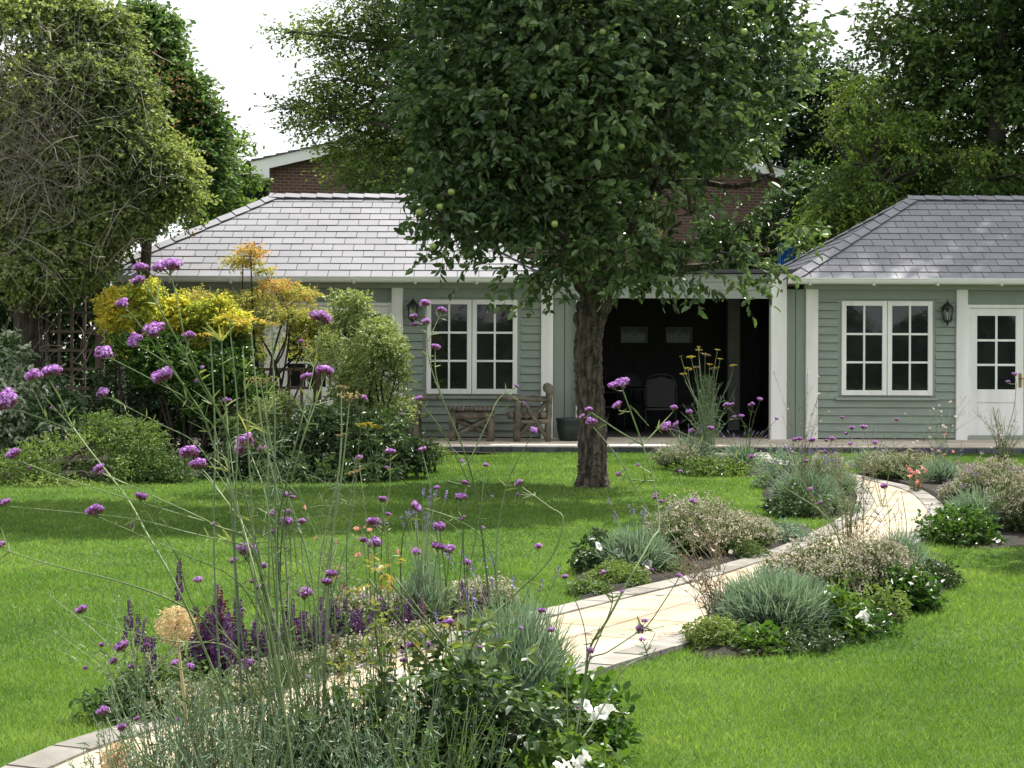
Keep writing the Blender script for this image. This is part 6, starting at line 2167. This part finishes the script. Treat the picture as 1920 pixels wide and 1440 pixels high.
def verbena(label, Y, rootx, stems, seed, r0=.0046, group='tall verbena plants with purple flower heads', leafy=3):
    """stems: list of (kind, [pixels from the head down], [heads]); kind R runs to the root, J joins another stem"""
    rng = R_(seed)
    sd = seed * .7
    by = 642 + 4880 / Y
    b = at(rootx, by, Y)
    b[2] = 0
    t = thing('verbena', b, label, 'verbena', group)
    st, lf = Geo(), Geo()
    hl = []
    for kind, px, heads in stems:
        pts = [at(x, y, yv(Y, x, y, sd)) for x, y in px]
        if kind == 'R':
            pts.append(b + rng.normal(0, .045, 3) * [1, 1, 0])
        pts = pts[::-1]
        P = spline(pts, 7)
        if len(P) < 6:
            P = np.array([P[0] + (P[-1] - P[0]) * t_ for t_ in np.linspace(0, 1, 7)])
        ra, rb = (r0, r0 * .42) if kind == 'R' else (r0 * .56, r0 * .36)
        if kind == 'A':
            ra, rb = r0 * .62, r0 * .36
        # nodes: slight swellings and leaf pairs
        st.tube(P, np.linspace(ra, rb, len(P)), 6, rng.uniform(), cap=False)
        L = np.linalg.norm(P[-1] - P[0])
        for k in range(int(leafy + L * 2.2)):
            j = rng.integers(1, max(2, len(P) - 1))
            d = unit(P[j + 1] - P[j - 1])
            s = unit(np.cross(d, rng.normal(0, 1, 3)))
            for sg in (-1, 1):
                ll = rng.uniform(.015, .055)
                lf.scatter('blade', P[j][None], (d * .55 + s * sg)[None], rng.normal(0, 1, (1, 3)), ll, ll * .13, rng.uniform(0, 1), .1)
            if rng.uniform() < .35:
                e = P[j] + unit(d * .9 + s) * rng.uniform(.03, .11)
                st.tube([P[j], e], [rb * .9, rb * .6], 4, rng.uniform(), cap=False)
                if rng.uniform() < .25: hl.append((e, .012 + rng.uniform(0, .008), d))
        d = unit(P[-1] - P[-3])
        for (x, y, w) in heads:
            Yh = yv(Y, x, y, sd)
            s = w * Yh / F
            p = at(x, y, Yh)
            dd = unit(d * .6 + [0, 0, .75] + rng.normal(0, .18, 3))
            q = p - dd * s * .30
            if np.linalg.norm(q - P[-1]) > .004:
                st.tube(spline([P[-1], (P[-1] + q) / 2 - [0, 0, .003], q], 3), rb * .8, 4, rng.uniform(), cap=False)
            hl.append((p, s, dd))
    part('stems', st, M['verb_st'], t)
    part('leaves', lf, M['verb_lf'], t)
    for p, s, dd in hl:
        eul = Vector(dd).to_track_quat('Z', 'Y').to_euler()
        e2 = (Matrix(eul.to_matrix()) @ Matrix.Rotation(rng.uniform(0, 6.28), 3, 'Z')).to_euler()
        inst('flower_head', HEADS[hn[0] % 6], t, p, (s * 1.22, s * 1.22, s * rng.uniform(1.0, 1.2)), e2)
        hn[0] += 1
    return t


def auto(heads, rootx, seed, bow=18):
    """simple stems for single heads"""
    rng = R_(seed)
    out = []
    for (x, y, w) in heads:
        yb = y + rng.uniform(140, 260)
        xm = x + (rootx - x) * rng.uniform(.22, .4) + rng.uniform(-bow, bow)
        out.append(('A', [(x, y + w * .3), (x + (xm - x) * .4 + rng.uniform(-6, 6), y + (yb - y) * .45), (xm, yb)], [(x, y, w)]))
    # run to the root
    res = []
    for k, px, h in out:
        res.append(('A', px + [(rootx + rng.uniform(-25, 25), 1390 + rng.uniform(0, 60))], h))
    return res


verbena('verbena arching furthest left, its three largest purple heads at the left edge of the picture', 5.3, 500, [
    ('R', [(92, 712), (115, 752), (143, 810), (235, 930), (275, 1000), (340, 1118), (430, 1330)], [(97, 697, 42)]),
    ('J', [(66, 722), (97, 760), (143, 810)], [(62, 706, 38)]),
    ('J', [(22, 766), (80, 785), (143, 810)], [(12, 752, 52)])], 601, .0046)
verbena('verbena with nearly horizontal stems reaching the left edge over the shaded lawn', 5.4, 515, [
    ('R', [(30, 862), (130, 900), (230, 932), (330, 962), (408, 987), (470, 1025), (510, 1180), (528, 1400)], [(25, 853, 34), (58, 877, 11)]),
    ('J', [(192, 886), (278, 926), (358, 962), (408, 987)], [(187, 880, 28)]),
    ('J', [(10, 949), (130, 960), (255, 974), (360, 1000), (470, 1025)], [(8, 942, 26)]),
    ('J', [(186, 970), (290, 1015), (345, 1040), (450, 1095), (516, 1220)], [(178, 960, 38)]),
    ('J', [(266, 942), (285, 975), (330, 1040), (360, 1130), (440, 1250), (524, 1360)], [(264, 932, 28)])], 602, .0042)
verbena('lowest left verbena, sprawling over the sunlit grass and the path edge', 5.5, 530, [
    ('R', [(4, 1030), (100, 1060), (215, 1088), (330, 1130), (430, 1200), (505, 1320)], [(2, 1022, 22)]),
    ('J', [(160, 1156), (230, 1182), (330, 1203), (430, 1215), (500, 1310)], [(152, 1144, 25)]),
    ('A', [(242, 1226), (330, 1252), (450, 1295), (515, 1400), (528, 1500)], [(228, 1212, 34), (213, 1240, 20), (245, 1250, 14)]),
    ('A', [(196, 1340), (225, 1385), (300, 1440), (420, 1500)], [(195, 1333, 30)]),
    ('A', [(230, 1370), (255, 1410), (340, 1460), (440, 1510)], [(228, 1365, 22), (257, 1347, 12)]),
    ('A', [(192, 1216), (215, 1290), (260, 1400), (330, 1500)], [(191, 1210, 15)]),
    ('A', [(276, 1215), (300, 1290), (400, 1400), (500, 1490)], [(276, 1210, 17)])], 603, .0045)
verbena('tallest verbena, its top heads overlapping the left slate roof eaves', 5.35, 565, [
    ('R', [(262, 518), (300, 580), (344, 659), (417, 787), (462, 940), (505, 1130), (545, 1300)], [(262, 503, 32), (258, 528, 29)]),
    ('J', [(320, 513), (336, 580), (346, 630), (372, 700), (417, 787)], [(318, 499, 47), (294, 503, 27)]),
    ('J', [(354, 640), (350, 672), (380, 725), (417, 787)], [(354, 630, 27)])], 604, .0046)
verbena('many-branched verbena with heads in front of the golden shrub', 5.2, 545, [
    ('R', [(291, 632), (345, 725), (382, 780), (406, 853), (441, 940), (480, 1080), (520, 1250)], [(288, 620, 44)]),
    ('J', [(260, 648), (320, 690), (382, 780)], [(253, 638, 30)]),
    ('J', [(206, 671), (290, 715), (370, 765), (406, 853)], [(195, 662, 38)]),
    ('J', [(312, 722), (350, 760), (400, 800), (410, 865)], [(305, 706, 46)]),
    ('J', [(205, 746), (300, 795), (370, 835), (441, 940)], [(193, 737, 30)]),
    ('J', [(240, 582), (270, 620), (345, 725)], [(230, 570, 30)])], 605, .0044)
verbena('verbena with a close pair of heads before the dark box shrubs', 5.6, 535, [
    ('R', [(376, 882), (425, 940), (470, 1010), (492, 1100), (518, 1280)], [(373, 871, 34)]),
    ('J', [(360, 862), (390, 892), (425, 940)], [(353, 850, 41)]),
    ('R', [(470, 850), (500, 940), (515, 1100), (530, 1300)], [(460, 833, 46), (489, 842, 22)]),
    ('A', [(424, 760), (432, 850), (455, 1000), (500, 1200), (525, 1400)], [(424, 751, 19)]),
    ('A', [(373, 1095), (400, 1150), (460, 1260), (520, 1420)], [(372, 1087, 19)])], 606, .0046)
verbena('slender upright verbena in front of the maple and pale evergreen', 5.7, 570, [
    ('R', [(601, 610), (588, 690), (565, 790), (538, 900), (520, 1020), (540, 1250)], [(601, 597, 45)]),
    ('R', [(606, 712), (590, 760), (560, 850), (535, 960), (526, 1100), (556, 1300)], [(609, 697, 38)]),
    ('J', [(578, 716), (586, 750), (560, 850)], [(575, 707, 23)]),
    ('J', [(567, 648), (588, 690)], [(564, 641, 14)])], 607, .0046)
verbena('verbena with clustered heads low over the lawn, left of centre', 5.7, 585, [
    ('R', [(466, 1045), (482, 1110), (512, 1250), (545, 1400)], [(462, 1034, 47), (438, 1052, 19)])] +
    auto([(537, 927, 19), (549, 932, 12), (510, 962, 21), (540, 960, 18), (537, 978, 30), (567, 978, 19), (510, 997, 14)], 585, 701), 608, .0042)
verbena('verbena with a loose group of heads above the salvias', 5.8, 640,
        auto([(620, 1076, 24), (613, 1091, 24), (570, 1113, 38), (522, 1057, 17), (494, 1062, 19), (475, 1089, 16), (487, 1102, 17), (463, 1245, 29), (329, 1243, 19), (356, 1250, 19), (488, 1365, 16), (682, 746, 14)], 640, 702), 609, .0042)
verbena('verbena with reddish-purple heads against the dark lawn shade', 6.1, 730,
        auto([(700, 979, 30), (717, 937, 19), (703, 1018, 32), (682, 1013, 16), (732, 847, 19), (710, 1067, 18), (673, 860, 19), (740, 1400, 14), (727, 964, 12)], 730, 703), 610, .0042)
verbena('verbena with a tight pair of heads and many small ones, centre of the lawn', 6.2, 840,
        auto([(825, 987, 25), (820, 1024, 27), (843, 1030, 27), (875, 1055, 21), (779, 1035, 20), (863, 932, 26), (872, 905, 14), (818, 915, 14), (792, 843, 17), (910, 872, 13)], 840, 704) +
        [('R', [(790, 958), (768, 972), (755, 1010), (752, 1100), (765, 1250), (800, 1400)], [(780, 950, 28)]),
         ('A', [(796, 953), (850, 972), (905, 1010), (930, 1100), (900, 1300)], [(868, 972, 12)])], 611, .0044)
verbena('verbena rising before the left window, its top heads against the panes', 6.0, 965, [
    ('R', [(800, 612), (806, 680), (830, 750), (868, 840), (893, 930), (915, 1100), (935, 1300)], [(800, 604, 23), (797, 570, 25), (775, 594, 17), (777, 608, 14)]),
    ('J', [(826, 590), (815, 612), (803, 640)], [(828, 582, 21)]),
    ('J', [(816, 660), (817, 700), (830, 750)], [(817, 651, 21)]),
    ('J', [(964, 728), (935, 748), (915, 790), (880, 865)], [(968, 724, 11)]),
    ('J', [(790, 757), (830, 810), (893, 930)], [(785, 747, 17)])], 612, .0046)
verbena('thin verbena between the log chair and the tree trunk', 6.0, 945, [
    ('R', [(997, 817), (962, 880), (945, 930), (930, 1050), (945, 1300)], [(1001, 808, 19)]),
    ('R', [(978, 913), (1030, 950), (1056, 975), (1030, 1050), (960, 1120), (880, 1210), (900, 1350)], [(975, 905, 20)]),
    ('A', [(1011, 1033), (1000, 1085), (965, 1170), (945, 1300)], [(1010, 1025, 18)]),
    ('A', [(1015, 1150), (1000, 1200), (960, 1300)], [(1015, 1145, 16)])], 613, .0040)
verbena('tall verbena in front of the apple trunk with a pale kinked stem', 5.9, 1080, [
    ('R', [(1168, 733), (1200, 820), (1225, 900), (1236, 984), (1222, 1012), (1182, 1082), (1140, 1160), (1104, 1222), (1090, 1330)], [(1167, 719, 34), (1151, 723, 22)]),
    ('J', [(1160, 770), (1180, 772), (1183, 760)], [(1157, 760, 22)]),
    ('J', [(1109, 774), (1160, 808), (1205, 835)], [(1104, 768, 17), (1092, 781, 13)]),
    ('J', [(1112, 800), (1160, 860), (1205, 940), (1236, 984)], [(1106, 792, 26)]),
    ('J', [(1261, 773), (1205, 835)], [(1263, 765, 17)]),
    ('J', [(1164, 892), (1190, 900), (1225, 902)], [(1160, 889, 14)])], 614, .0050)
verbena('dark-stemmed verbena leaning over the pale path, bottom centre', 5.7, 1060, [
    ('R', [(1230, 1216), (1215, 1232), (1172, 1251), (1143, 1304), (1110, 1360), (1080, 1400)], []),
    ('R', [(1272, 1086), (1220, 1165), (1196, 1185), (1140, 1222), (1104, 1240), (1090, 1320)], [(1273, 1080, 15)]),
    ('J', [(1204, 1172), (1190, 1190)], [(1209, 1164, 13), (1200, 1180, 25)]),
    ('J', [(1206, 1204), (1215, 1232)], [(1203, 1200, 14)]),
    ('R', [(1107, 1226), (1095, 1290), (1075, 1400)], [(1107, 1220, 19)]),
    ('A', [(1060, 1090), (1088, 1150), (1100, 1220), (1090, 1320), (1070, 1420)], [(1059, 1082, 15)]),
    ('A', [(1132, 1082), (1148, 1130), (1110, 1225)], [(1131, 1073, 14)]),
    ('A', [(1040, 1180), (1060, 1250), (1065, 1400)], [(1033, 1181, 15)])], 615, .0042)
verbena('low verbena heads among the rose leaves', 5.6, 850,
        auto([(843, 1168, 24), (825, 1172, 16), (858, 1166, 14), (772, 1210, 26), (801, 1209, 17), (757, 1238, 16), (742, 1403, 13), (900, 1215, 14)], 850, 705, 10), 616, .0036)
# behind: verbena in the other beds
G2 = 'small verbena plants in the far beds'
verbena('verbena with a long stem leaning from the right-hand bed towards the tree', 9.6, 1610, [
    ('R', [(1264, 805), (1380, 858), (1480, 920), (1560, 985)], [(1250, 799, 22), (1267, 796, 14)])], 621, .0050, G2)
verbena('verbena with small heads before the white shelter post', 19.8, 1400, [
    ('A', [(1366, 765), (1400, 800), (1405, 840)], [(1362, 760, 14), (1371, 759, 12)]), ('A', [(1411, 763), (1405, 800), (1405, 850)], [(1410, 759, 14)]), ('A', [(1425, 752), (1412, 790), (1404, 850)], [(1425, 749, 12)]),
    ('A', [(1390, 784), (1398, 810), (1402, 850)], [(1390, 780, 12), (1377, 782, 9)]), ('A', [(1455, 788), (1430, 815), (1408, 860)], [(1456, 785, 9)])], 622, .0060, G2)
verbena('verbena with small heads in front of the terrace fennel', 19.6, 1310, [
    ('A', [(1294, 778), (1305, 820), (1310, 860)], [(1294, 773, 15)]), ('A', [(1297, 814), (1304, 840), (1310, 870)], [(1296, 809, 14)]), ('A', [(1334, 808), (1325, 840), (1312, 870)], [(1333, 803, 13)])], 623, .0060, G2)
verbena('verbena crowd at the path bend below the right summer house corner', 16.0, 1520, [
    ('A', [(1496, 828), (1505, 870), (1515, 920)], [(1490, 824, 13), (1499, 823, 13)]), ('A', [(1523, 830), (1518, 880), (1518, 930)], [(1523, 825, 15)]), ('A', [(1560, 828), (1540, 880), (1525, 930)], [(1559, 823, 15), (1549, 826, 9)]),
    ('A', [(1579, 788), (1575, 860), (1535, 940)], [(1579, 783, 9)]), ('A', [(1598, 806), (1585, 860), (1540, 940)], [(1597, 802, 13), (1587, 813, 9)]), ('A', [(1547, 852), (1535, 900), (1525, 940)], [(1547, 847, 12)]),
    ('A', [(1409, 862), (1440, 890), (1500, 940)], [(1409, 857, 15)]), ('A', [(1513, 868), (1515, 900), (1520, 940)], [(1511, 865, 10)])], 624, .0055, G2)
verbena('verbena with wiry stems in front of the right-hand window wall', 14.8, 1650, [
    ('A', [(1620, 806), (1640, 880), (1655, 950)], [(1619, 801, 13)]), ('A', [(1640, 836), (1638, 890), (1652, 950)], [(1640, 830, 14), (1641, 840, 9)]), ('A', [(1681, 792), (1668, 880), (1655, 950)], [(1681, 787, 10)]),
    ('A', [(1595, 836), (1615, 890), (1645, 950)], [(1594, 832, 10)])], 625, .0055, G2)
verbena('verbena with two heads beside the white glazed door', 14.0, 1880, [
    ('A', [(1906, 720), (1900, 770), (1885, 830), (1880, 920)], [(1904, 702, 12), (1890, 716, 10)])], 626, .0055, G2)
verbena('verbena standing in front of the pale path bend', 10.4, 1660, [
    ('A', [(1658, 918), (1668, 980), (1664, 1060)], [(1657, 912, 16)]), ('A', [(1537, 948), (1580, 1000), (1640, 1080)], [(1537, 943, 11)]), ('A', [(1520, 921), (1570, 990), (1630, 1080)], [(1519, 917, 11)]), ('R', [(1690, 920), (1700, 1000), (1680, 1070)], [])], 627, .0045, G2)
verbena('small dark-purple verbena behind the left-hand oregano', 10.6, 1300, [
    ('A', [(1299, 945), (1300, 980), (1302, 1030)], [(1299, 940, 17)]), ('A', [(1232, 932), (1245, 980), (1290, 1040)], [(1230, 928, 13), (1240, 940, 10)]), ('A', [(1275, 888), (1290, 960), (1300, 1040)], [(1276, 884, 9)])], 628, .0045, G2)

# ------------------------------------------------------------------ fennel in the foreground
umbel_plant('fennel', 'tall blue-green fennel with yellow umbels among the foreground verbena stems', 'fennel', 5.55, (500, 0),
            [(470, 600, 70), (395, 626, 50), (430, 592, 46), (510, 606, 34)], UMB, 631, .0042, leafy=700)
umbel_plant('fennel', 'faded fennel umbels on dark blue-green stems over the dark laurel', 'fennel', 5.9, (615, 0),
            [(655, 742, 50), (640, 725, 30), (668, 884, 40), (640, 815, 22), (490, 712, 56)], UMO, 632, .0042, leafy=400)
rng = R_(633)
t = thing('fennel_shoots', at(480, 1520, 5.5) * [1, 1, 0], 'pale yellow-green strappy leaf sheaths at the top of the foreground fennel', 'fennel', None)
g, st = Geo(), Geo()
for (x0, y0, x1, y1) in [(450, 1400, 415, 640), (480, 1400, 455, 650), (500, 1400, 500, 700)]:
    P = spline([at(480 + rng.uniform(-20, 30), 1521, 5.5), at((x0 + x1) / 2 + rng.uniform(-10, 10), (y0 + y1) / 2, 5.5), at(x1, y1, 5.5)], 9)
    st.tube(P, np.linspace(.0048, .002, len(P)), 6, rng.uniform(), cap=False)
    for k in range(14):
        j = rng.integers(8, len(P))
        d = rng.normal(0, .8, 3) * [1, .5, .4] + [0, 0, .8]
        L = rng.uniform(.05, .13)
        g.scatter('blade', P[j][None], d[None], rng.normal(0, 1, (1, 3)), L, .007, rng.uniform(.2, 1), .15)
part('stems', st, M['fen_st'], t)
part('leaf_sheaths', g, leaf_mat('sheath_leaf', [(.14, .20, .08), (.24, .29, .10), (.36, .38, .12)], trans=.3, rough=.5), t, kind='stuff')

# ------------------------------------------------------------------ rose
rng = R_(640)
Yr = 5.7
b = at(880, 642 + 4880 / Yr, Yr)
b[2] = 0
t = thing('rose_bush', b, 'rose bush with glossy dark leaves and yellow-bronze new shoots at the bottom centre', 'rose')
CL = [(780, 1290, 42, .5), (850, 1285, 50, .4), (925, 1300, 60, .3), (820, 1380, 75, .2), (950, 1390, 70, .15), (1030, 1415, 50, .2), (720, 1360, 45, .35), (880, 1215, 34, .5), (900, 1440, 100, .1), (770, 1440, 85, .15),
      (692, 1085, 14, .95), (706, 1062, 10, .95), (735, 1075, 12, .95), (745, 1170, 26, .6), (700, 1160, 18, .7), (860, 1150, 16, .7), (905, 1165, 22, .4), (650, 1240, 22, .8), (700, 1250, 20, .8), (1050, 1350, 34, .35), (985, 1340, 40, .3), (680, 1325, 26, .55), (600, 1400, 50, .3), (665, 1400, 55, .3), (540, 1440, 46, .3), (640, 1440, 60, .2)]
st, g = Geo(), Geo()
for (x, y, r, tone) in CL:
    c = at(x, y, Yr + rng.uniform(-.15, .2))
    s = r * Yr / F
    bb = b + rng.normal(0, .12, 3) * [1.3, .6, 0]
    P = spline([bb, bb + (c - bb) * [.4, .4, .55] + rng.normal(0, .03, 3), c], 6)
    st.tube(P, np.linspace(.006, .003, len(P)), 6, rng.uniform(0, .9))
    n = int(3 + (r / 26) ** 2 * 5)
    p = c + rng.normal(0, .5, (n, 3)) * s
    q = unit((p - c) + rng.normal(0, .6, (n, 3)) * s + [0, 0, .15 * s])
    # compound leaf: rachis with five leaflets
    for k, (u, sd) in enumerate(((.45, -1), (.45, 1), (.8, -1), (.8, 1), (1.0, 0))):
        rl = .085 * min(1, max(.5, r / 38))
        side = unit(np.cross(q, np.array([0, 0, 1.]) + rng.normal(0, .2, (n, 3))))
        D = q * (.5 if sd else 1) + side * sd * .9
        D[:, 2] -= .12
        L = .046 * min(1, max(.55, r / 38)) * rng.uniform(.75, 1.25, n) * (1.15 if sd == 0 else 1)
        g.scatter('leaf', p + q * rl * u, D, np.array([0, 0, 1.]) + rng.normal(0, .45, (n, 3)), L, L * .64, np.clip(tone + rng.normal(0, .16, n), 0, 1), rng.uniform(0, .25, n))
    g.scatter('hair', p, q, rng.normal(0, 1, (n, 3)), .085, .002, np.clip(tone, 0, 1))
part('stems', st, M['rose_st'], t)
part('foliage', g, M['rose_lf'], t)

# ------------------------------------------------------------------ low plants of the near bed
lavender(965, 0, .27, .47, 'tall grey-green lavender with fine upright leaves at the path edge, bottom centre', 651, 5200, 10, Y=6.75, blade=.0042, flh=1.25)
lavender(880, 0, .22, .36, 'lavender behind the rose, left of the tall grey-green one', 652, 1800, 10, Y=6.5, blade=.0042)
for i, (x, Y_, r, h, n, lab) in enumerate([(300, 5.35, .20, .40, 34, 'sparse grey-green stems at the bottom left corner over the path'), (400, 5.5, .24, .36, 50, 'thin grey-green leafy stems left of the verbena feet, path showing through'),
                                        (520, 5.45, .26, .40, 60, 'grey-green leafy stems around the feet of the verbena'), (640, 5.55, .26, .40, 70, 'grey-green leafy stems left of the rose, path showing through'),
                                        (720, 5.4, .26, .44, 80, 'grey-green leafy stems at the bottom edge in front of the rose'), (450, 5.2, .3, .42, 70, 'grey-green leafy stems along the very bottom edge below the verbena')]):
    airy(x, Y_, r, h, lab, 653 + i, n)
for i, (x, Y_, r, h, n, mt, lab) in enumerate([(600, 5.8, .28, .42, 70, 'oreg_lf', 'dull green leafy stems left of the rose, third back from the bottom edge'), (700, 5.95, .26, .42, 70, 'gr_lf', 'bright green leafy stems at the left shoulder of the rose'),
                                               (500, 5.8, .28, .40, 65, 'oreg_lf', 'dull green leafy stems behind the verbena feet'), (780, 6.1, .22, .40, 60, 'lav_lf', 'grey-green leafy stems behind the rose'),
                                               (830, 5.35, .26, .36, 70, 'gr_lf', 'bright green leafy stems at the bottom edge in front of the rose'),
                                               (330, 5.6, .26, .40, 75, 'lav_lf', 'grey-green leafy stems beside the straw-coloured allium stalk'), (410, 5.7, .28, .38, 65, 'oreg_lf', 'dull green leafy stems right of the allium stalk'), (250, 5.5, .22, .30, 40, 'lav_lf', 'short grey-green stems at the far left of the near bed')]):
    airy(x, Y_, r, h, lab, 670 + i, n, 'leafy_perennial', mt, 16, .034 if mt != 'lav_lf' else .024)
petunia(1080, 0, .22, .30, 'petunia with two white flowers at the right tip of the near bed', 661, [(1140, 1330), (1128, 1336), (1100, 1325), (1088, 1322), (1112, 1345)], .066, Y=6.35, n=240, mat='gr_lf', tone=(.1, .8))
petunia(1075, 0, .24, .24, 'petunia with a cluster of white flowers at the bottom edge of the picture', 662, [(1060, 1432), (1075, 1424), (1090, 1428), (1082, 1438), (1048, 1440), (1068, 1442), (1098, 1418)], .054, Y=5.5, n=260, mat='gr_lf', tone=(.2, 1))
petunia(1000, 0, .3, .22, 'dark leafy petunia under the rose at the bottom edge, without open flowers', 663, [], Y=5.9, n=260, mat='dk_lf')
wisps('spent_flower', 1150, 0, 'brown withered flower heads at the bed edge beside the lawn', 'perennials', 664, 6, .2, .09, 0, 'dry_stem', Y=6.5, leaves=8, lmat='allium')
mound('groundcover', 760, 0, .36, .2, 'low dark green leafy plant under the rose', 'perennial', 'oreg_lf', 665, 420, .035, k=5, Y=5.75)
mound('groundcover', 960, 0, .30, .16, 'low green leafy plant between the rose and the petunias', 'perennial', 'dk_lf', 666, 320, .035, k=5, Y=6.3)
